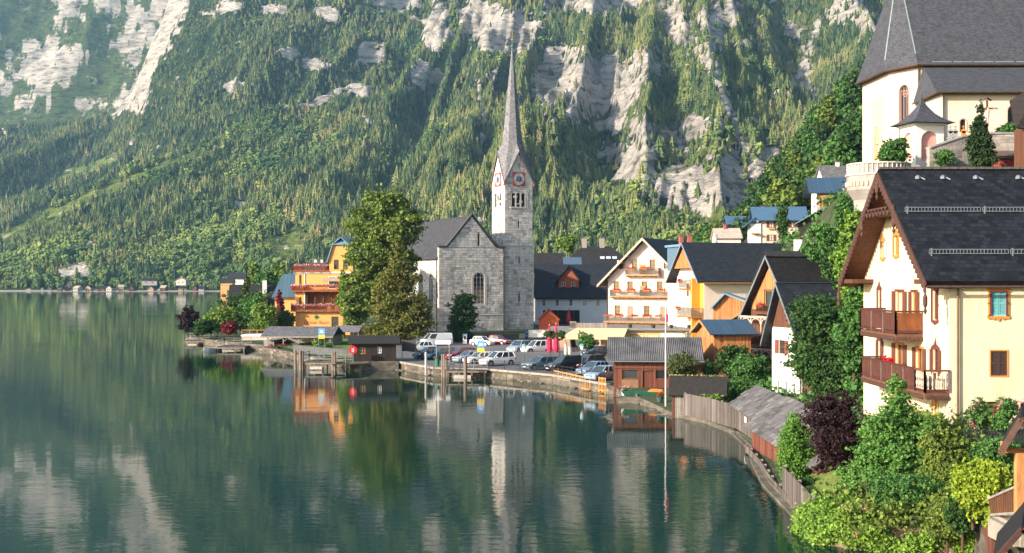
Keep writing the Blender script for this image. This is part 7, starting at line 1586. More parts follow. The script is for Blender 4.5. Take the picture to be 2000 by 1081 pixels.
# ------------------------------------------------------------ trees and shrubs of the village
LG = leaf_mat('linden_leaf', (.035, .07, .016), (.22, .29, .055)); LY = leaf_mat('larch_leaf', (.04, .055, .014), (.20, .20, .04), warm=(.3, .14, .03)); LD = leaf_mat('dark_leaf', (.014, .042, .014), (.07, .14, .035))
LM = leaf_mat('maple_leaf', (.02, .065, .018), (.12, .26, .06)); LP = leaf_mat('purple_leaf', (.016, .009, .011), (.055, .026, .028)); LT = leaf_mat('thuja_leaf', (.04, .12, .02), (.17, .33, .05)); LYG = leaf_mat('golden_leaf', (.06, .14, .015), (.40, .48, .045))
LV = leaf_mat('vine_leaf', (.045, .12, .02), (.24, .38, .055)); LMB = leaf_mat('light_maple_leaf', (.03, .09, .02), (.17, .34, .07)); LB = leaf_mat('bright_leaf', (.06, .13, .02), (.25, .36, .06)); LS = leaf_mat('spruce_needles', (.01, .03, .012), (.045, .075, .025), trans=.05); LR = leaf_mat('red_leaf', (.08, .01, .015), (.28, .04, .05)); ROSE = leaf_mat('rose_bloom', (.5, .08, .14), (.9, .3, .4)); LO = leaf_mat('olive_leaf', (.03, .05, .02), (.12, .15, .05))
def TR(label, px, pyt, D, wpx, leaf, base=None, n=7000, size=.25, seed=1, shape='round', cat='tree', **k):
    x = XD(px, D); b = gz(x, D) if base is None else ZD(base, D); h = ZD(pyt, D) - b
    return tree(k.pop('name', {'tree': 'tree', 'shrub': 'shrub', 'hedge': 'hedge'}[cat]), label, (x, D, b), h, wpx * D / F, leaf, n, size, seed, shape, cat=cat, **k)
T1 = TR('tall broad linden tree towering over the lawn left of the church', 754, 358, 214, 132, LG, n=34000, size=.42, seed=3, clumps=26, cr=.34, blobs=[(0, 0, 23, 3.6, 3.6, 3.2), (-3.0, 0, 19.4, 3.6, 3.6, 3.4), (3.3, 0, 19.2, 3.3, 3.4, 3.3), (0, -1, 17, 4.4, 4.4, 3.6), (-3.4, 0, 14, 3.2, 3.6, 3.2), (2, 0, 13, 3.0, 3.6, 3.2), (-2.6, 0, 9.5, 3.6, 3.6, 3.0), (-4.6, 0, 5.4, 3.3, 3, 2.5), (0, 0, 7, 3, 3, 3)], z_low=.16, name='linden_tree', trunk_r=.5)
TR('dense yellow-green conifer with orange tinged twigs in front of the linden tree', 778, 470, 192, 128, LY, 672, n=26000, size=.3, seed=5, shape='cone', z_low=.08, cr=.5, clumps=30, name='conifer', trunk_r=.45)
TR('dark oval tree in front of the church window', 904, 568, 198, 74, LD, 684, n=12000, size=.26, seed=8, shape='column', cr=.45, name='oval_tree')
TR('leafy tree between the orange hotel and the linden tree', 692, 560, 205, 62, LG, n=8000, size=.32, seed=9, name='broadleaf_tree')
TR('low linden branch tree beside the orange hotel terrace', 672, 520, 212, 34, LB, n=3500, size=.3, seed=10, name='broadleaf_tree')
TR('bright young green tree behind the white long house', 1108, 462, 310, 44, LB, 500, n=3000, size=.5, seed=11, name='broadleaf_tree')
gd = [('dark purple tree at the tip of the lakeside garden', 368, 596, 214, 44, LP, 'tree', 'purple_tree'), ('yellow-green shrub behind the garden jetty', 424, 592, 212, 70, LB, 'shrub', 'shrub'), ('dark green tree in the middle of the lakeside garden', 462, 574, 226, 70, LD, 'tree', 'broadleaf_tree'),
      ('rounded mid green tree in front of the dark roofed house', 498, 565, 222, 66, LM, 'tree', 'broadleaf_tree'), ('pale green bush left of the hotel terrace', 520, 590, 212, 56, LB, 'shrub', 'shrub'), ('dark bush at the corner of the orange hotel', 556, 598, 214, 36, LD, 'shrub', 'shrub'),
      ('small red leaved tree below the mansard annex', 546, 566, 220, 18, LR, 'tree', 'red_leaved_tree'), ('green bush low in front of the garden trees', 395, 618, 209, 36, LD, 'shrub', 'shrub'), ('low red flowering bush behind the garden jetty', 446, 628, 208, 34, LR, 'shrub', 'red_shrub')]
for i, (lab, px, pt, D, w, lf, cat, nm) in enumerate(gd): TR(lab, px, pt, D, w, lf, base=653, n=5200, size=.3, seed=20 + i, shape='bush' if cat == 'shrub' else 'round', cat=cat, name=nm, z_low=.05)
TR('slim pale conifer rising behind the lakeside garden', 481, 515, 240, 22, LO, 640, n=2500, size=.35, seed=31, shape='cone', name='slim_conifer')
for i, (px, pt, w, D, lab) in enumerate([(519, 532, 40, 330, 'round green tree behind the mansard annex'), (498, 512, 24, 420, 'pale round tree at the edge of the mountain meadow'), (535, 512, 20, 430, 'small pale tree beside the mountain meadow'), (552, 514, 22, 430, 'yellowish small tree right of the mountain meadow')]):
    TR(lab, px, pt, D, w, LB if i else LM, 575, n=2200, size=.7, seed=35 + i, name='meadow_tree')
for i, (px, pt, pb, w, D, lf, lab) in enumerate([(560, 672, 692, 80, 186, LR, 'hedge of dark red shrubs below the grey roofed boathouse'), (590, 684, 696, 26, 180, LB, 'rounded light green shrub at the lawn wall'), (640, 668, 682, 18, 182, LM, 'small round bush on the lawn'), (622, 664, 676, 26, 184, LB, 'flat green bush at the top of the lawn'), (545, 676, 698, 26, 183, LO, 'tuft of reeds at the waterline beside the boathouse')]):
    t = TR(lab, px, pt, D, w, lf, pb, n=2200, size=.2, seed=50 + i, shape='bush', cat='shrub')
    if i == 0: t.scale = (1, .35, 1)
# small lollipop trees of the restaurant
for i, (px, D, lab) in enumerate([(1074, 160, 'left of the two small ball trees in front of the red parasols'), (1093, 159, 'right of the two small ball trees in front of the red parasols')]):
    tree('ball_tree', lab, (XD(px, D), D, gz(XD(px, D), D)), ZD(644, D) - gz(XD(px, D), D), 1.5, LD, 1800, .13, 60 + i, blobs=[(0, 0, ZD(655, D) - gz(XD(px, D), D), .7, .7, .62)], group='ball trees at the restaurant')
TR('round green bush tree in front of the cream awning', 1146, 648, 152, 40, LM, 684, n=5000, size=.17, seed=64, shape='bush', cat='shrub')
# greenery of the right bank
rb = [('olive green shrub in front of the red boathouse wall', 1328, 684, 111, 62, LO, 742, 6000, .16), ('small blue-green conifer bush beside the ivy bank', 1386, 704, 112, 34, LD, 738, 3500, .13), ('dark climbing ivy bank below the blue roofed hut', 1435, 668, 117, 86, LD, 735, 8000, .18),
      ('wide bright shrub mass below the tall chalet loggia', 1470, 686, 112, 90, LM, 782, 14000, .18), ('leafy bush left of the white waterside house', 1425, 735, 104, 60, LM, 788, 6000, .16), ('bush touching the corner of the white waterside house', 1492, 742, 103, 38, LM, 782, 4000, .15),
      ('pale green plants behind the long plank fence', 1390, 768, 99, 44, LB, 792, 2500, .12)]
for i, (lab, px, pt, D, w, lf, pb, n, s) in enumerate(rb): TR(lab, px, pt, D, w, lf, pb, n=n, size=s, seed=70 + i, shape='bush', cat='shrub')
TR('large dark green tree between the white waterside house and the yellow house', 1622, 582, 86, 165, LD, 812, n=50000, size=.16, seed=81, z_low=.05, clumps=34, name='walnut_tree')
TR('upright maple tree rising beside the yellow house gable', 1668, 560, 80, 80, LM, 790, n=12000, size=.18, seed=82, z_low=.05, name='maple_tree')
for i, (px, pt, pb, w, D, lf, lab) in enumerate([(1662, 400, 560, 60, 98, LV, 'climbing vines on the rock just left of the yellow gable'), (1618, 430, 500, 70, 120, LM, 'sunlit bushes on the slope below the upper balcony house'), (1668, 500, 640, 54, 92, LV, 'vine curtain hanging beside the yellow house'), (1640, 470, 560, 60, 104, LD, 'dark bushes under the vines behind the black gabled house'), (1590, 470, 520, 44, 130, LM, 'light bushes right of the black gabled house'), (1650, 375, 450, 44, 125, LM, 'leafy scrub at the foot of the stone bastion'), (1625, 500, 545, 40, 125, LM, 'scrub above the dark long roof')]):
    TR(lab, px, pt, D, w, lf, pb, n=9000, size=.22, seed=90 + i, shape='bush', cat='shrub')
TR('two-headed bright thuja at the corner of the shingled boathouse', 1556, 806, 64.5, 64, LT, 945, n=26000, size=.085, seed=101, cat='tree', name='thuja', blobs=[(-.25, 0, 1.0, .65, .6, .95), (-.25, 0, 2.0, .6, .55, 1.0), (-.15, 0, 2.9, .38, .36, .75), (.5, .1, 1.2, .45, .45, 1.0), (.5, .1, 2.2, .38, .38, .85)], cr=.42, clumps=60, up=.8)
TR('dark purple leaved tree in the waterside garden', 1640, 762, 62, 150, LP, 958, n=38000, size=.1, seed=103, z_low=.05, clumps=36, name='purple_plum_tree')
TR('green maple with layered branches in front of the yellow house', 1752, 742, 54.5, 200, LMB, 985, n=60000, size=.115, seed=107, shape='cone', z_low=.1, cr=.5, clumps=34, up=1.4, name='maple_tree', trunk_r=.12)
TR('dark leafy tree filling the garden right of the maple', 1842, 838, 52.5, 110, LG, 1000, n=24000, size=.105, seed=109, z_low=.05, name='garden_tree')
TR('bright yellow-green shrub, the most golden one, at the right of the garden', 1900, 882, 47, 96, LYG, 1010, n=24000, size=.1, seed=111, shape='bush', cat='shrub', name='golden_shrub')
TR('golden tuft shrub next to the timber porch', 1948, 890, 46, 52, LYG, 960, n=6000, size=.12, seed=112, shape='bush', cat='shrub', name='golden_shrub')
for i, (px, pt, pb, w, D, lf, n, lab) in enumerate([(1780, 915, 1010, 150, 51.5, LM, 15000, 'mid green shrub spreading under the maple'), (1700, 925, 1000, 60, 53, LO, 5000, 'greyish shrub on the garden lawn edge'), (1600, 930, 985, 70, 61, LD, 7000, 'dark shrub at the foot of the purple tree'), (1850, 960, 1060, 90, 49, LG, 9000, 'dark shrub above the vine covered wall at the right'),
        (1935, 850, 940, 110, 52, LM, 12000, 'dense dark garden shrub behind the golden shrubs'), (1960, 980, 1050, 60, 44, LYG, 6000, 'yellow flowering shrub at the lower right board fence'), (1880, 950, 1050, 70, 47.5, LD, 6000, 'shady shrub under the golden leaves'), (1808, 850, 960, 70, 54, LG, 6000, 'green shrub between maple and the yellow house'), (1990, 1000, 1060, 60, 42, LM, 4000, 'shrub by the stair foot at the right edge')]):
    TR(lab, px, pt, D, w, lf, pb, n=int(n * 1.6), size=.095, seed=120 + i, shape='bush', cat='shrub')
rr = np.random.RandomState(5)
for i, (px, pt, pb, w, D, lab) in enumerate([(1905, 775, 868, 60, 55.5, 'climbing rose with pink blooms left of the brown door of the yellow house'), (1968, 768, 850, 56, 54.5, 'climbing rose bush with pink blooms right of the brown door')]):
    t = TR(lab, px, pt, D, w, LM, pb, n=2600, size=.11, seed=140 + i, shape='bush', cat='shrub', name='rose_bush', cr=.3); h = (pb - pt) * D / F
    flowers('blossoms', t, rr.uniform(-1, 1, (9, 3)) * (w * D / F * .42, .4, h * .35) + (0, -.2, h * .62), ROSE, .1, 9 + i, 9, (.07, .05, .07))
# vine covered garden wall
t = empty('vine_covered_wall', 'low garden wall at the water buried under bright green vines', 'wall', (13.0, 52.7, 0))
wl_ = [(0, 0), (1.2, -1.3), (3, -2.2), (5.6, -3.2), (7.2, -4.5)]; b = MB()
for (x0, y0), (x1, y1) in zip(wl_, wl_[1:]): b.hull8([(x0, y0 - .1, -1.5), (x1, y1 - .1, -1.5), (x1, y1 + .5, -1.5), (x0, y0 + .5, -1.5)], [(x0, y0 - .1, 1.15), (x1, y1 - .1, 1.15), (x1, y1 + .5, 1.15), (x0, y0 + .5, 1.15)])
b.build('core', mat('brown_wall_stone', (.16, .11, .075), .9, .35, 1.2, (1, 1, 3), .6), t)
pts_ = []; ou_ = []
for (x0, y0), (x1, y1) in zip([(-.15, 2.5)] + wl_, wl_):
    L = math.hypot(x1 - x0, y1 - y0); n = int(L * 34)
    for k in range(n): f_ = rr.uniform(); zt_ = 1.25 + .35 * math.sin((x0 + (x1 - x0) * f_) * 1.7); a = rr.uniform(0, 1) ** .8; pts_.append((x0 + (x1 - x0) * f_ + rr.normal(0, .1), y0 + (y1 - y0) * f_ - .25 - .22 * math.sin(a * 3.1) * 1 + rr.normal(0, .06), zt_ - a * (1.05 + .3 * math.sin(f_ * 9))))
cc = np.repeat(np.array(pts_), 60, 0); cc = cc + rr.normal(0, 1, cc.shape) * (.16, .12, .13); leafmesh('vines', cc, .12, LV, t, rr, .5, out=np.tile(np.array([[-.2, -.8, .2]]), (len(cc), 1)), tint=np.clip(np.repeat(rr.uniform(0, .7, len(pts_)), 60) + rr.uniform(0, .4, len(cc)), 0, 1))
cc = np.array([(x, 1.2 * (rr.uniform() - .2) + y, 1.3 + rr.uniform(0, .45)) for x, y in [(rr.uniform(0, 7), 0) for _ in range(220)]]); cc[:, 1] -= cc[:, 0] * .55 - .2; cc = np.repeat(cc, 45, 0) + rr.normal(0, 1, (220 * 45, 3)) * (.18, .15, .12); leafmesh('vine_top', cc, .12, LV, t, rr, .8)
t = empty('rose_bed', 'tangle of pink roses growing over the left end of the vine covered wall', 'rose bush', (14.2, 51.5, .6)); cc = np.repeat(rr.uniform(-1, 1, (34, 3)) * (.8, .35, .75) + (.35, -.45, .55), 9, 0) + rr.normal(0, .07, (306, 3)); leafmesh('blossoms', cc, .1, ROSE, t, rr); cc = np.repeat(rr.uniform(-1, 1, (60, 3)) * (.9, .4, .8) + (.3, -.3, .5), 40, 0) + rr.normal(0, .13, (2400, 3)); leafmesh('foliage', cc, .1, LB, t, rr)
# churchyard greens
TR('dark spruce standing in front of the churchyard wall', 1914, 199, 108, 52, LS, 326, n=16000, size=.16, seed=151, shape='cone', z_low=.02, cr=.5, name='spruce', up=.9)
TR('round green bush tree at the foot of the church apse', 1745, 270, 113.5, 66, LM, 326, n=14000, size=.2, seed=152, shape='bush', name='round_tree')
for px, pt, w, lab in ((1848, 290, 40, 'low creeping greenery hanging on the terrace wall left of the spruce'), (1968, 236, 40, 'small dark yew beside the round church window')): TR(lab, px, pt, 112 if px < 1900 else 115, w, LM, pt + 36, n=2500, size=.16, seed=153 + px, shape='bush', cat='shrub')
TR('slim dark cypress with reddish base in front of the blue-roofed cream house', 1529, 394, 184, 26, LD, 470, n=5000, size=.24, seed=158, shape='column', name='cypress', cr=.5)
# trees of the near wooded slope, built as one of each kind and copied
protoT = [tree('hill_tree', 'broadleaf tree in the dense wood on the slope left of the hillside church', (0, 0, 0), 13, 9.5, [LM, LG, LD, LD][k], 3400, .75, 200 + k, clumps=26, z_low=.05, group='broadleaf trees covering the near slope') for k in range(4)]
rs2 = np.random.RandomState(12); spots = []
for D in np.arange(236, 560, 13):
    for px in np.arange(1385, 1800, 11 * 330 / D * .9):
        p2, d2 = px + rs2.uniform(-8, 8), D + rs2.uniform(-6, 6); x = XD(p2, d2); z = gz(x, d2); top = HY - (z + 11 - CAMZ) * F / d2
        lim = np.interp(p2, [1400, 1470, 1480, 1500, 1560, 1620, 1690, 1760], [470, 425, 398, 368, 300, 225, 150, 80])
        if x > np.interp(d2, [236, 300, 560], [38, 44, 66]) and top > lim - 30 and z > 3: spots.append((x, d2, z, top - lim))
rs2.shuffle(spots); spots = sorted(spots, key=lambda s: s[3]); spots = spots[:160] + sorted(spots[160:], key=lambda s: s[1])[:135]
for i, (x, y, z, _) in enumerate(spots):
    p_ = protoT[i % 4]; s = rs2.uniform(.7, 1.1)
    if i < 4: p_.location = (x, y, z - .5); p_.rotation_euler = (0, 0, rs2.uniform(0, 6)); p_.scale = (s, s, s)
    else: copy_tree(p_, (x, y, z - .5), rs2.uniform(0, 6), s)
# tree line behind the village up to the mountain foot
vt = [tree('village_tree', 'broadleaf tree in the belt between village roofs and the mountain', (0, 0, -50), 11, 8, LM if k else LG, 2000, .8, 230 + k, clumps=20, z_low=.05, group='trees between village and mountain') for k in range(2)]
first = [True, True]
for i in range(110):
    d = rs2.uniform(310, 620); px = rs2.uniform(430, 1400); x = XD(px, d)
    if x < np.interp(d, [310, 420, 650], [-62, -84, -140]): continue
    z = gz(x, d); k = i % 2
    if first[k]: vt[k].location = (x, d, z - .3); first[k] = False
    else: copy_tree(vt[k], (x, d, z - .3), rs2.uniform(0, 6), rs2.uniform(.6, 1.15))
# undergrowth that clothes the slope
def ground_cover(name, label, cond, n, size, m, seed):
    r = np.random.RandomState(seed); P_ = []
    while len(P_) < n:
        d = r.uniform(50, 300); x = r.uniform(14, 110) if d < 130 else r.uniform(22, 120)
        if cond(x, d): P_.append((x, d, gz(x, d) + .25))
    c = np.repeat(np.array(P_), 14, 0); c = c + r.normal(0, 1, c.shape) * (.6, .6, .35); o = leafmesh(name, c, size, m, None, r, .8); o['kind'] = 'stuff'; o['label'] = label
    return o
def free(x, d):
    if 20 < x < 38 and 56.5 < d < 72: return False
    if x < 20.2 and d < 81: return d < 66 and x > 15.2 and x > 19
    return gz(x, d) > 1.25 and not (x > 37 and 112 < d < 152)
ground_cover('slope_undergrowth', 'green undergrowth covering the slope behind the houses', free, 9000, .42, LM, 3)
ground_cover('garden_ground_cover', 'dark ground cover of the waterside garden', lambda x, d: 13.8 < x < 21 and d < 62 and gz(x, d) > 1.0 and not (14 < x < 18.8 and d > 56.5), 1500, .16, LG, 4)
# ------------------------------------------------------------ cars
TYRE = mat('tyre_rubber', (.02, .02, .02), .85, .1); RIM = mat('alloy_rim', (.45, .46, .48), .35, .1, metal=.7); CGL = mat('car_glass', (.03, .045, .055), .08, .1, spec=.8); LAMP = mat('headlight_glass', (.7, .74, .78), .15, .05, spec=.8); TAIL = mat('tail_lamp', (.35, .01, .01), .3); PLT = mat('number_plate', (.7, .7, .7), .6)
def car(label, px, pyb, ang, col, kind='hatch', L=4.2, metal=.35):
    D = (CAMZ - 1.05) * F / (pyb - HY); x = XD(px, D); W = 1.75; Hh = {'hatch': 1.5, 'wagon': 1.5, 'suv': 1.68, 'van': 1.98, 'mpv': 1.75, 'sedan': 1.45}[kind]
    t = empty('parked_car' if kind != 'van' else 'parked_van', label, 'van' if kind == 'van' else 'car', (x, D, gz(x, D) + .07), R(ang), 'vehicles on the quay car park'); pm = mat('car_paint_' + col[0], col[1], .3, .03, 1, metal=metal, coat=.8, spec=.5)
    hx = L / 2; belt = {'suv': 1.02, 'van': 1.15, 'mpv': 1.0}.get(kind, .92)
    # stations along the car, front at -x
    fr, hood, wsb, rf, rr_, bk = -hx, .72, -hx * .42, -hx * .08, hx * (.62 if kind in ('hatch', 'sedan') else .86), hx
    if kind == 'van': hood = .95; wsb = -hx * .72; rf = -hx * .42; rr_ = hx * .96
    st = [(fr, .42, .62, .70), (fr + .12, .22, hood, .82), (wsb - .2, .2, belt - .04, .875), (wsb + .5, .2, belt, .875), (hx * .5, .2, belt + .02, .875), (bk - .15, .22, belt + (.05 if kind != 'sedan' else 0), .84), (bk, .4, belt - .12, .74)]
    def body():
        b = MB(); n = len(st); ring = 8
        for (X, z0, z1, w) in st:
            zm = (z0 + z1) / 2
            for (yy, zz_) in ((-w * .86, z0), (-w, z0 + .14), (-w, zm + .05), (-w * .93, z1), (w * .93, z1), (w, zm + .05), (w, z0 + .14), (w * .86, z0)): b.v.append((X, yy, zz_))
        for i in range(n - 1):
            for k in range(ring): j = (k + 1) % ring; b.f.append((i * ring + k, (i + 1) * ring + k, (i + 1) * ring + j, i * ring + j))
        b.f.append(tuple(range(ring))); b.f.append(tuple(reversed(range((n - 1) * ring, n * ring)))); return b.build('body', pm)
    o = body(); o.parent = t
    for sx in (-1, 1):
        for f_ in (-hx + .78, hx - .75):
            MB().tube((f_, sx * .80, .33), (f_, sx * .885, .33), .40, n=14).build('wheel_arch', TYRE, t)
            w = MB().tube((f_, sx * .70, .32), (f_, sx * .90, .32), .32, n=14).build('wheel', TYRE, t); MB().tube((f_, sx * .895, .32), (f_, sx * .912, .32), .20, n=10).build('rim', RIM, w)
    zt = Hh - .05; b = MB(); B0 = [(wsb, .80), (rr_ + .28 if kind in ('hatch', 'sedan') else bk - .12, .80)]; T0 = [(rf, .62), (rr_ - .05, .60)]
    b.hull8([(B0[0][0], -.8, belt - .03), (B0[1][0], -.8, belt - .03), (B0[1][0], .8, belt - .03), (B0[0][0], .8, belt - .03)], [(T0[0][0], -.62, zt), (T0[1][0], -.62, zt), (T0[1][0], .62, zt), (T0[0][0], .62, zt)])
    b.build('windows', CGL, t); b = MB(); b.hull8([(T0[0][0] - .03, -.655, zt - .03), (T0[1][0] + .04, -.655, zt - .03), (T0[1][0] + .04, .655, zt - .03), (T0[0][0] - .03, .655, zt - .03)], [(T0[0][0] + .25, -.55, Hh), (T0[1][0] - .05, -.55, Hh), (T0[1][0] - .05, .55, Hh), (T0[0][0] + .25, .55, Hh)])
    for sx in (-1, 1):
        for (xb, xt) in ((B0[0][0], T0[0][0]), (B0[1][0], T0[1][0])): b.bar((xb, sx * .80, belt - .03), (xt, sx * .635, zt), .07, .07)
        if kind == 'van':
            b.hull8([(wsb + 1.25, sx * .80, belt - .03), (bk - .16, sx * .80, belt - .03), (bk - .16, sx * .82, belt), (wsb + 1.25, sx * .82, belt)], [(rf + 1.0, sx * .64, zt), (rr_ - .05, sx * .64, zt), (rr_ - .05, sx * .66, zt), (rf + 1.0, sx * .66, zt)])
        else:
            for q in (.36, .7): xb, xt = B0[0][0] + (B0[1][0] - B0[0][0]) * q, T0[0][0] + (T0[1][0] - T0[0][0]) * q; b.bar((xb, sx * .805, belt - .03), (xt, sx * .63, zt), .06, .05)
    b.build('roof', pm, t)
    for sx in (-1, 1):
        MB().hull8([(fr + .02, sx * .45, .60), (fr + .3, sx * .80, .60), (fr + .3, sx * .84, .62), (fr - .01, sx * .48, .62)], [(fr + .1, sx * .45, .74), (fr + .5, sx * .78, .78), (fr + .5, sx * .83, .76), (fr + .06, sx * .48, .74)]).build('headlight', LAMP, t)
        MB().box(bk - .1, bk + .0, sx * .73 - .1, sx * .73 + .1, belt - .32, belt - .1).build('tail_lamp', TAIL, t); MB().box(wsb + .25, wsb + .4, sx * .95 - .09, sx * .95 + .09, belt, belt + .12).build('mirror', pm, t)
    MB().box(fr - .015, fr + .03, -.26, .26, .38, .48).build('number_plate', PLT, t); MB().box(fr + .0, fr + .06, -.5, .5, .48, .6).build('grille', TYRE, t)
    return t
Wh = ('white', (.78, .78, .76)); Rd = ('red', (.36, .015, .025)); Nv = ('navy', (.02, .045, .085)); Tl = ('teal', (.09, .18, .24)); Sv = ('silver', (.42, .45, .47)); Bg = ('blue_grey', (.13, .19, .25)); Bk = ('black', (.015, .018, .024)); Mr = ('maroon', (.10, .012, .025)); Lb = ('pale_blue', (.36, .47, .56)); Sb = ('silver_blue', (.24, .32, .42))
car('white hatchback parked at the lawn, leftmost car', 822, 687, 28, Wh, 'hatch', metal=0); car('white panel van behind the leftmost white hatchback', 852, 677, 28, Wh, 'van', 4.9, 0)
car('small white car by the church wall, left of the red one', 942, 677, 205 - 180, Wh, 'hatch', 3.7, 0).rotation_euler[2] = R(150); car('small dark red car by the church wall', 973, 675, 150, Rd, 'hatch', 3.8)
car('silver car at the right end of the church row', 1014, 688, 55, Sv, 'suv', 4.2); car('white estate car beside the silver one near the fence', 1047, 689, 30, Wh, 'mpv', 4.3, 0)
car('dark navy car at the left end of the lakeside row', 838, 700, 32, Nv, 'hatch'); car('teal grey car beside the navy one', 860, 701, 32, Tl, 'wagon', 4.3); car('bright red car in the middle of the lakeside row', 899, 702, 32, Rd, 'wagon', 4.4)
car('pale blue-white car right of the bright red one', 917, 707, 32, Lb, 'sedan', 4.3); car('white car second from the right in the lakeside row', 938, 710, 32, Wh, 'hatch', 4.2, 0); car('white compact SUV, rightmost of the lakeside row', 971, 713, 32, Wh, 'suv', 4.3, 0)
car('blue-grey estate car nearest the railing', 1056, 721, 35, Bg, 'wagon', 4.6); car('black van-like car behind the orange timber railing', 1101, 724, 35, Bk, 'mpv', 4.6); car('maroon car behind the black one', 1148, 722, 40, Mr, 'mpv', 4.3); car('silver-blue car beside the maroon one', 1161, 732, 40, Sb, 'hatch', 4.2); car('pale blue car touching the boathouse corner', 1176, 742, 44, Lb, 'hatch', 4.0); car('dark car parked under the awning edge', 1163, 698, 22, Nv, 'hatch', 4.0)
t = empty('delivery_truck', 'small white delivery truck with box body behind the parked white estate car', 'truck', (XD(1050, 203), 203, 1.3), R(0)); t.scale = (.62,) * 3
MB().box(-2.4, 2.6, -1, 1, .6, 2.5).build('box_body', WHITE, t); MB().hull8([(-3.6, -.95, .45), (-2.45, -.95, .45), (-2.45, .95, .45), (-3.6, .95, .45)], [(-3.2, -.9, 2.0), (-2.45, -.9, 2.1), (-2.45, .9, 2.1), (-3.2, .9, 2.0)]).build('cab', mat('truck_cab_blue', (.05, .16, .4), .4), t); MB().box(-3.35, -2.6, -.97, -.94, 1.2, 1.8).build('window', CGL, t)
for x in (-2.9, 1.6): MB().tube((x, -1, .42), (x, -.7, .42), .42, n=14).build('wheel', TYRE, t); MB().tube((x, .7, .42), (x, 1, .42), .42, n=14).build('wheel', TYRE, t)
# ------------------------------------------------------------ street furniture
LPM = mat('lamp_post_green', (.05, .09, .085), .5, .1); LGL = mat('lamp_glass', (.62, .68, .68), .3, .05)
def lamp(px, pyb, pyt, lab):
    D = (CAMZ - 1) * F / (pyb - HY); h = (pyb - pyt) * D / F; t = empty('street_lamp', lab, 'street lamp', (XD(px, D), D, gz(XD(px, D), D)), 0, 'green lanterns on the quay')
    MB().lathe((0, 0, 0), [(.12, 0), (.1, .5), (.05, .7), (.04, h - .6)], 8).build('post', LPM, t); MB().lathe((0, 0, h - .6), [(.12, 0), (.24, .48)], 6).build('lamp_glass', LGL, t); MB().lathe((0, 0, h - .12), [(.3, 0), (.2, .12), (.03, .25)], 6).build('lamp_cap', mat('lamp_cap_blue', (.1, .3, .36), .5), t)
lamp(798, 668, 646, 'green lantern beside the conifer trunk'); lamp(1024, 722, 672, 'tall green lantern behind the pier, centre of the car park'); lamp(1137, 728, 672, 'green lantern standing among the cars before the awning'); lamp(1008, 645, 606, 'green lantern against the church tower foot')
t = empty('ticket_machine', 'grey pay station pillar beside the dark oval tree', 'pay station', (XD(908, 192), 192, .95)); MB().box(-.3, .3, -.2, .2, 0, 1.6).build('cabinet', mat('pay_station_grey', (.5, .53, .55), .6), t); MB().box(-.4, .4, -.3, .3, 1.6, 1.75).build('hood', mat('pay_station_blue', (.08, .2, .35), .5), t); MB().box(-.18, .18, -.22, -.2, .9, 1.4).build('screen', IRON, t)
t = empty('information_board', 'dark brown information board on two thin posts right of the black hut', 'board', (XD(799, 157), 157, .95)); MB().box(-.85, .85, -.05, .05, 1.1, 2.5).build('panel', mat('board_brown', (.09, .07, .07), .8), t)
for x in (-.9, .9): MB().box(x - .04, x + .04, -.04, .04, 0, 2.6).build('post', STEEL, t)
t = empty('white_billboard', 'white sign panel on two posts in front of the white van', 'sign', (XD(865, 152), 152, .95)); MB().box(-.95, .95, -.04, .04, 2.25, 2.75).build('panel', mat('sign_white', (.7, .7, .68), .7), t)
for x in (-.8, .8): MB().tube((x, 0, 0), (x, 0, 2.7), .05).build('post', STEEL, t)
for px, D, h, lab in ((592 + 36, 161, 3.9, 'blue and yellow pier sign on the left landing stage'), (939, 143, 3.2, 'blue and yellow pier sign on the right landing stage')):
    t = empty('pier_sign', lab, 'sign', (XD(px, D), D, .9), 0, 'pier signs'); MB().box(-.42, .42, -.03, .03, h - .8, h).build('blue_panel', mat('sign_blue', (.12, .32, .62), .6), t); MB().box(-.42, .42, -.03, .03, h - 1.35, h - .85).build('yellow_panel', mat('sign_yellow', (.75, .5, .05), .6), t)
    b = MB(); b.box(-.25, .25, -.045, -.03, h - .55, h - .45).box(-.15, .2, -.045, -.03, h - .35, h - .28); b.build('ship_symbol', TRIMW, t)
    for x in (-.36, .36): MB().box(x - .03, x + .03, -.02, .04, 0, h).build('post', STEEL, t)
for i, (px, lab) in enumerate([(1073, 'left one of the two tall closed crimson parasols'), (1086, 'right one of the two tall closed crimson parasols')]):
    D = 168; t = empty('closed_parasol', lab, 'parasol', (XD(px, D), D, 1.0), 0, 'closed crimson parasols'); h = 3.9 if i else 3.7
    MB().lathe((0, 0, .3), [(.3, 0), (.42, .5), (.36, 1.8), (.2, h - .9), (.03, h)], 9).build('canopy', mat('crimson_cloth', (.62, .02, .09), .8, .12, 2), t); MB().tube((0, 0, -.1), (0, 0, h + .4), .04).build('pole', TRIMW, t)
t = empty('closed_parasol', 'small dark red closed parasol before the white long house', 'parasol', (XD(1111, 230), 230, 3.0)); MB().lathe((0, 0, 0), [(.2, 0), (.45, .4), (.3, 1.6), (.03, 2.7)], 8).build('canopy', mat('wine_cloth', (.28, .015, .05), .8, .1), t); MB().tube((0, 0, -1.8), (0, 0, 2.8), .04).build('pole', IRON, t)
for i, (px, lab) in enumerate([(1105, 'left of two cream closed parasols behind the wooden terrace fence'), (1113, 'right of two cream closed parasols behind the wooden terrace fence')]): t = empty('closed_parasol', lab, 'parasol', (XD(px, 162), 162, 1.0)); MB().lathe((0, 0, .3), [(.15, 0), (.22, .3), (.15, 1.4), (.03, 2.0)], 8).build('canopy', mat('cream_cloth', (.66, .6, .5), .9), t); MB().tube((0, 0, -.1), (0, 0, 2.4), .03).build('pole', TRIMW, t)
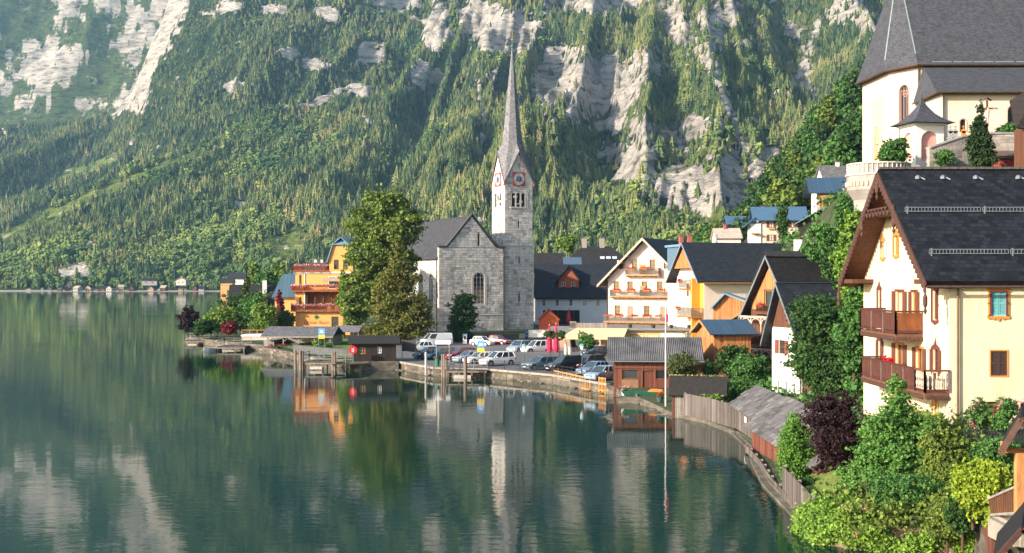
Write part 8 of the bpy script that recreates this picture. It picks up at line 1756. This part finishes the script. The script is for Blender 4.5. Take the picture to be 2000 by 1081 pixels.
t = empty('flagpole', 'tall white flagpole with a red pennant in front of the red boathouse', 'flagpole', (XD(1300, 105), 105, .2)); h = ZD(598, 105); MB().tube((0, 0, -1), (0, 0, h), .06, .04, 8).build('pole', TRIMW, t); MB().box(.03, .1, -.01, .01, h - 1.6, h - .3).box(.03, .25, -.012, .012, h - 1.55, h - .9).build('pennant', mat('pennant_red', (.6, .04, .08), .8), t)
# quay railing: posts and thin rails
pts = [(-7.6, 141.9), (-2.6, 140.9), (4.4, 132.8), (9.0, 122.5)]
t = empty('quay_railing', 'thin dark metal railing along the quay edge of the car park', 'railing', (-2.6, 140.9, .93)); o = Vector((-2.6, 140.9, .93))
for (x0, y0), (x1, y1) in zip(pts[1:], pts[2:]):
    a, c = Vector((x0, y0, .93)) - o, Vector((x1, y1, .93)) - o; n = max(2, int((c - a).length / 2.2))
    for z in (.35, .7, 1.05): MB().tube(a + Vector((0, 0, z)), c + Vector((0, 0, z)), .025).build('rail', IRON, t)
    for k in range(n + (x1 > 8)): p = a.lerp(c, k / n); MB().box(p.x - .04, p.x + .04, p.y - .04, p.y + .04, -1.0, 1.15).build('post', IRON, t)
def timber_rail(lab, p, q, m, h, n, nr=5):
    o = Vector(p); t = empty('timber_railing', lab, 'railing', p, 0, 'new orange timber railings'); c = Vector(q) - o
    for z in (0.0, h): MB().bar(Vector((0, 0, z)), c + Vector((0, 0, z)), .1, .1).build('rail', m, t)
    for k in range(n + 1): e = c * (k / n); MB().bar(e + Vector((0, 0, -.6)), e + Vector((0, 0, h + .1)), .12, .12).build('post', m, t)
    for k in range(n):
        e = c * ((k + .5) / n); MB().bar(e + Vector((0, 0, .05)), e + Vector((0, 0, h)), .05, .05).build('bar', m, t)
NEWT = mat('new_orange_timber', (.55, .25, .07), .7, .15, 4)
timber_rail('long new orange timber railing at the quay edge before the black car', tuple(P(1082, 745, 133)), tuple(P(1152, 762, 124)), NEWT, 1.15, 8); timber_rail('short new orange timber railing at the red boathouse corner', tuple(P(1170, 762, 122)), tuple(P(1182, 764, 121)), NEWT, 1.2, 2)
# ------------------------------------------------------------ landing stages, piles, black hut
PILE = mat('mooring_pile', (.20, .15, .115), .85, .3, 2, (1, 1, .3), .5)
def pile(px, D, pyt, lab, r=.16, col=None): t_ = MB().lathe((0, 0, 0), [(r, -4), (r, ZD(pyt, D) - .05), (r * .8, ZD(pyt, D))], 10).build('mooring_pile', col or PILE); t_.location = (XD(px, D), D, 0); tag(t_, lab, 'mooring pile', 'mooring piles')
for px, D, pt, lab in ((577, 153.5, 685, 'leftmost pile of the left landing stage'), (587, 152, 685, 'second pile from the left at the left landing stage'), (592, 152.5, 686, 'third pile from the left at the left landing stage'), (650, 151.5, 688, 'left pile at the right end of the left landing stage'), (654, 151, 687, 'right pile at the right end of the left landing stage'), (832, 143.5, 688, 'pale grey pile standing alone left of the green bin'), (864, 142, 692, 'left of the close pair of piles at the right landing stage'), (868, 141.6, 692, 'right of the close pair of piles at the right landing stage'), (909, 138.5, 697, 'stout pile before the right landing stage')):
    pile(px, D, pt, lab, .2 if 'stout' in lab or 'second' in lab else .15, mat('pale_pile', (.36, .35, .34), .85, .2, 2) if 'pale grey' in lab else None)
def stage(name, lab, px0, px1, D, depth, z, drail=False):
    x0, x1 = XD(px0, D), XD(px1, D); t = empty(name, lab, 'landing stage', (x0, D, 0)); w = x1 - x0; n = int(w / .24)
    for k in range(n): MB().box(k * w / n, (k + 1) * w / n - .015, 0, depth, z - .07, z).build('plank', PLANK, t)
    for y in (.1, depth - .2): MB().box(0, w, y, y + .14, z - .3, z - .07).build('beam', GREYTRIM, t)
    for k in range(4):
        for y in (.15, depth - .2): MB().box(w * k / 3.2, w * k / 3.2 + .16, y, y + .16, -3, z - .07).build('pile', PILE, t)
    MB().box(w * .2, w * .62, -.02, .1, z - .95, z - .6).build('fender_board', mat('pale_fender', (.45, .4, .34), .8, .2, 3), t)
    for side, pts2 in (('l', [(0, 0), (0, depth)]), ('b', [(0, depth), (w, depth)])):
        a, c = Vector((*pts2[0], z)), Vector((*pts2[1], z)); m_ = max(2, int((c - a).length / 1.2))
        for zz_ in (.4, .75, 1.1): MB().bar(a + Vector((0, 0, zz_)), c + Vector((0, 0, zz_)), .05, .07).build('rail', STEEL if drail else GREYTRIM, t)
        for k in range(m_ + 1): e = a.lerp(c, k / m_); MB().bar(e, e + Vector((0, 0, 1.15)), .07, .07).build('post', STEEL if drail else GREYTRIM, t)
    return t
stage('left_landing'.replace('left_', 'boat_'), 'left landing stage with steel railings before the black hut', 594, 650, 152, 4.0, 1.05, True); stage('boat_landing', 'right landing stage with dark railings at the car park quay', 870, 950, 139.5, 3.2, .95)
t = empty('gangway', 'dark slatted gangway between the left landing stage and the black hut', 'gangway', (XD(656, 153), 153, 0)); n = 9
for k in range(n): MB().box(k * .26, k * .26 + .22, 0, 2.0, .75, .85).build('plank', BLACKWOOD, t)
for z in (1.2, 1.5, 1.8): MB().box(0, 2.3, -.02, .04, z, z + .07).build('rail', GREYTRIM, t)
for x in (0, 1.15, 2.25): MB().box(x, x + .1, -.06, .04, -2, 1.9).build('post', GREYTRIM, t)
t = empty('black_waiting_hut', 'black boarded waiting hut with flat gable roof and a red lifebuoy case on stone plinth', 'hut', (XD(688, 152), 152, 1.1), R(8))
w, d = 5.4, 4.2; q = faces4(w, d); shell(t, w, d, 2.3, 2.95, 'x', BLACKWOOD, {'front': [(.9, 1.6, .9, 1.7), (3.1, 3.6, .95, 1.75)]}, z0=0); roof(t, w, d, 2.25, 2.95, 'x', mat('black_felt', (.022, .02, .018)), go=.5, eo=.5, th=.1)
window(t, q['front'], 1.25, .9, .7, .8, ORTRIM, rec=.06); window(t, q['front'], 3.35, .95, .5, .8, TRIMW, rec=.06); b = MB(); wall_into(b, Face((-.03, d, 0), (0, -1, 0), (-1, 0, 0)), [(0, 0), (d, 0), (d, 2.3), (d / 2, 2.9), (0, 2.3)]); b.build('gable_boards', BROWN, t)
MB().box(-.3, w + .3, -.4, d + .3, -2.5, -.02).build('stone_plinth', QUAY, t)
t = empty('lifebuoy_case', 'red round lifebuoy case on a post at the corner of the black hut', 'lifebuoy case', (XD(689, 150.5), 150.7, 1.1)); MB().tube((0, .1, 1.5), (0, -.12, 1.5), .48, n=16).build('case', mat('signal_red', (.7, .01, .02), .5, .05), t); MB().box(-.05, .05, 0, .1, 0, 1.5).build('post', STEEL, t); b = MB(); b.box(-.12, -.06, -.16, -.12, 1.3, 1.7).box(.06, .12, -.16, -.12, 1.3, 1.7).box(-.12, .12, -.16, -.12, 1.25, 1.3); b.build('emblem', TRIMW, t)
t = empty('green_bin', 'green litter bin at the quay edge behind the pile pair', 'litter bin', (XD(852, 144), 146, .95)); MB().lathe((0, 0, 0), [(.24, 0), (.28, .8), (.28, .85)], 10).build('bin', mat('bin_green', (.02, .16, .07), .5), t); MB().lathe((0, 0, .85), [(.3, 0), (.25, .1), (.05, .15)], 10).build('lid', IRON, t)
t = empty('round_litter_bin', 'light green-grey bin between the orange railings', 'litter bin', (XD(1156, 124), 124.5, .9)); MB().lathe((0, 0, 0), [(.22, 0), (.3, .7)], 10).build('bin', mat('bin_grey_green', (.16, .24, .14), .7), t); MB().lathe((0, 0, .7), [(.32, 0), (.1, .12)], 10).build('lid', mat('bin_grey_green', (.16, .24, .14)), t)
# low wall of the lawn
t = empty('lawn_wall', 'low grey retaining wall in front of the lawn left of the black hut', 'wall', (-31.5, 170, 0))
for (x0, y0), (x1, y1) in zip([(0, 8), (.5, 4), (6.5, -3.5)], [(.5, 4), (6.5, -3.5), (10.5, -8)]): MB().hull8([(x0, y0, -1), (x1, y1, -1), (x1 + .6, y1 + .8, -1), (x0 + .6, y0 + .8, -1)], [(x0, y0, 1.9), (x1, y1, 1.9), (x1 + .6, y1 + .8, 1.9), (x0 + .6, y0 + .8, 1.9)]).build('wall_section', mat('grey_garden_wall', (.09, .088, .085), .9, .2, 1, bump=.4), t)
t = empty('church_yard_wall', 'low dark wall along the foot of the church behind the parked cars', 'wall', (XD(812, 202), 202, 0))
for (x0, y0), (x1, y1) in zip([(0, 0), (8, -1)], [(8, -1), (17, 4)]): MB().hull8([(x0, y0, 0), (x1, y1, 0), (x1, y1 + .5, 0), (x0, y0 + .5, 0)], [(x0, y0, 2.1), (x1, y1, 2.1), (x1, y1 + .5, 2.1), (x0, y0 + .5, 2.1)]).build('wall_section', mat('grey_garden_wall', (.09, .088, .085)), t)
# garden jetty, boat and terrace at the left
t = stage('boat_landing', 'low timber jetty at the tip of the lakeside garden', 358, 400, 210, 3, .75); t = stage('boat_landing', 'floating deck beside the moored white boat', 424, 478, 192, 5, .7)
t = empty('moored_boat', 'white rowing boat moored at the floating deck', 'boat', (XD(413, 192), 192.5, 0), R(70)); b = MB(); S_ = [(-2.2, .05, .75), (-1.6, .5, .55), (0, .8, .45), (1.6, .65, .5), (2.1, .5, .55)]
for X, w, z in S_: b.v += [(X, -w, z), (X, -w * .6, -.1), (X, w * .6, -.1), (X, w, z), (X, w * .85, z), (X, 0, .05), (X, -w * .85, z)]
for i in range(4):
    for k in range(7): j = (k + 1) % 7; b.f.append((i * 7 + k, (i + 1) * 7 + k, (i + 1) * 7 + j, i * 7 + j))
b.f.append(tuple(range(28, 35))); b.build('hull', TRIMW, t)
for x in (-.6, .7): MB().box(x - .12, x + .12, -.6, .6, .3, .35).build('seat', ORTRIM, t)
t = empty('white_terrace_deck', 'raised hotel terrace with white front and orange railing at the lake', 'terrace', (XD(472, 205), 205, 0)); MB().box(0, 10.5, 0, 5, -1, 1.7).build('base', mat('terrace_base', (.5, .42, .36), .85, .1), t); MB().box(-.1, 10.6, -.15, 5, 1.7, 1.95).build('slab', TRIMW, t); MB().bar((0, 0, 2.75), (10.5, 0, 2.75), .1, .1).build('rail', ORTRIM, t)
for k in range(9): MB().box(k * 1.3, k * 1.3 + .08, -.02, .06, 1.95, 2.75).build('post', ORTRIM, t)
# red boathouse pontoon, flower tubs, rowing boat
t = empty('stone_jetty', 'low stone and plank jetty with flower tubs before the red boathouse', 'jetty', (XD(1225, 113), 111, 0), R(-22))
MB().box(-1.2, 3.0, .6, 3.8, -2, .55).build('stone_base', QUAY, t); MB().box(2.2, 6.5, -1.2, 2.8, -2, .35).build('deck_base', BLACKWOOD, t)
for k in range(20): MB().box(2.2 + k * .22, 2.4 + k * .22, -1.25, .9, .35, .41).build('plank', PLANK, t)
for x, y, lab, fl2 in ((XD(1218, 114), 113.2, 'pale flower tub at the corner of the stone jetty', PINKFLOWER), (XD(1292, 106), 107.2, 'dark flower tub with red and yellow blooms beside the flagpole', REDFLOWER)):
    t = empty('flower_tub', lab, 'flower tub', (x, y, .55)); MB().lathe((0, 0, 0), [(.22, 0), (.34, .45)], 10).build('tub', mat('pale_blue_tub', (.4, .48, .5), .7) if 'pale' in lab else LPM, t); flowers('blossoms', t, [(0, 0, .75), (.15, 0, .7), (-.15, 0, .7)], fl2, .1, 3, 25, (.2, .15, .12)); flowers('foliage', t, [(0, 0, .6)], GREENLEAF, .12, 4, 120, (.28, .2, .12))
t = empty('rowing_boat', 'green tarpaulin covered rowing boat with orange end on the boathouse jetty', 'boat', (XD(1256, 112), 112.6, .6), R(-10)); MB().hull8([(-1.6, -.35, 0), (1.6, -.35, 0), (1.6, .35, 0), (-1.6, .35, 0)], [(-1.9, -.55, .4), (1.9, -.55, .4), (1.9, .55, .4), (-1.9, .55, .4)]).build('hull', mat('tarpaulin_green', (.02, .1, .07), .7), t); MB().hull8([(.5, -.5, .4), (1.9, -.5, .4), (1.9, .5, .4), (.5, .5, .4)], [(.8, -.1, .65), (1.8, -.1, .6), (1.8, .1, .6), (.8, .1, .65)]).build('cover', mat('orange_cover', (.6, .2, .04), .8), t)
# ------------------------------------------------------------ settlement on the far shore
fs_ = [(93, 8), (108, 6), (117, 10), (143, 12), (161, 14), (181, 18), (207, 14), (227, 12), (243, 12), (262, 36), (286, 12), (305, 12), (330, 26), (345, 10), (370, 8), (388, 12)]
cl_ = [('white', mat('far_white_wall', (.42, .39, .35))), ('cream', mat('far_cream_wall', (.4, .3, .2))), ('brown boarded', WOODTRIM)]; rf_ = [('grey roof', DARKROOF2), ('rust brown roof', mat('rusty_pale_sheet', (.42, .34, .28))), ('dark roof', DARKROOF)]
for i, (px, w) in enumerate(fs_):
    D = 1062; ww = w * D / F * .8; c1, r1 = cl_[i % 3], rf_[(i * 2 + i // 3) % 3]; hh3 = 1.9 + (i * 7 % 5) * .3; big = w > 20
    t, q = house('far_shore_house' if not big else 'far_shore_hall', '%s %s with %s on the far shore, number %s' % (c1[0], 'hall' if big else 'house', r1[0], i) if 0 else '%s %s with %s, %s on the far shore' % (c1[0], 'hall' if big else 'lake house', r1[0], ['leftmost', 'second', 'third', 'fourth', 'fifth', 'sixth', 'seventh', 'eighth', 'ninth', 'big pale tenth', 'eleventh', 'twelfth', 'thirteenth wide', 'fourteenth', 'fifteenth', 'rightmost'][i]+ ' from left'), 'house', (XD(px, D), D + (i % 3) * 6 + (22 if big else 0), 1.0 + (6 if big else 0)), rs2.uniform(-15, 15), ww, 8, hh3, hh3 + 1.9, 'x' if i % 2 else 'y', c1[1], r1[1], {}, 'buildings on the far shore', go=.5, eo=.5)
    window(t, q['front'], ww * .3, .6, .9, 1.0, WOODTRIM, rec=-.05); window(t, q['front'], ww * .7, .6, .9, 1.0, WOODTRIM, rec=-.05)
t, q = house('yellow_shore_house', 'bright yellow house at the right end of the far shore', 'house', (XD(431, 900), 900, 1.5), 0, 8.5, 9, 7, 10, 'x', ORANGE, DARKROOF2, go=.6, eo=.6); 
for k in range(4): window(t, q['front'], 1.5 + k * 1.9, 4.2, 1, 1.5, TRIMW, rec=-.05)
t, q = house('chalet_above_shore', 'dark roofed white chalet just above the bright yellow shore house', 'house', (XD(446, 960), 960, 6), 0, 12, 9, 6, 10, 'x', WHITE, DARKROOF2, go=1, eo=1)
b = MB().quad((-480, 1050, .25), (-215, 1045, .25), (-215, 1100, 1.2), (-480, 1100, 1.2)); o = b.build('far_shore', mat('pale_shore', (.33, .3, .22), .9, .3, .05)); tag(o, kind='structure')
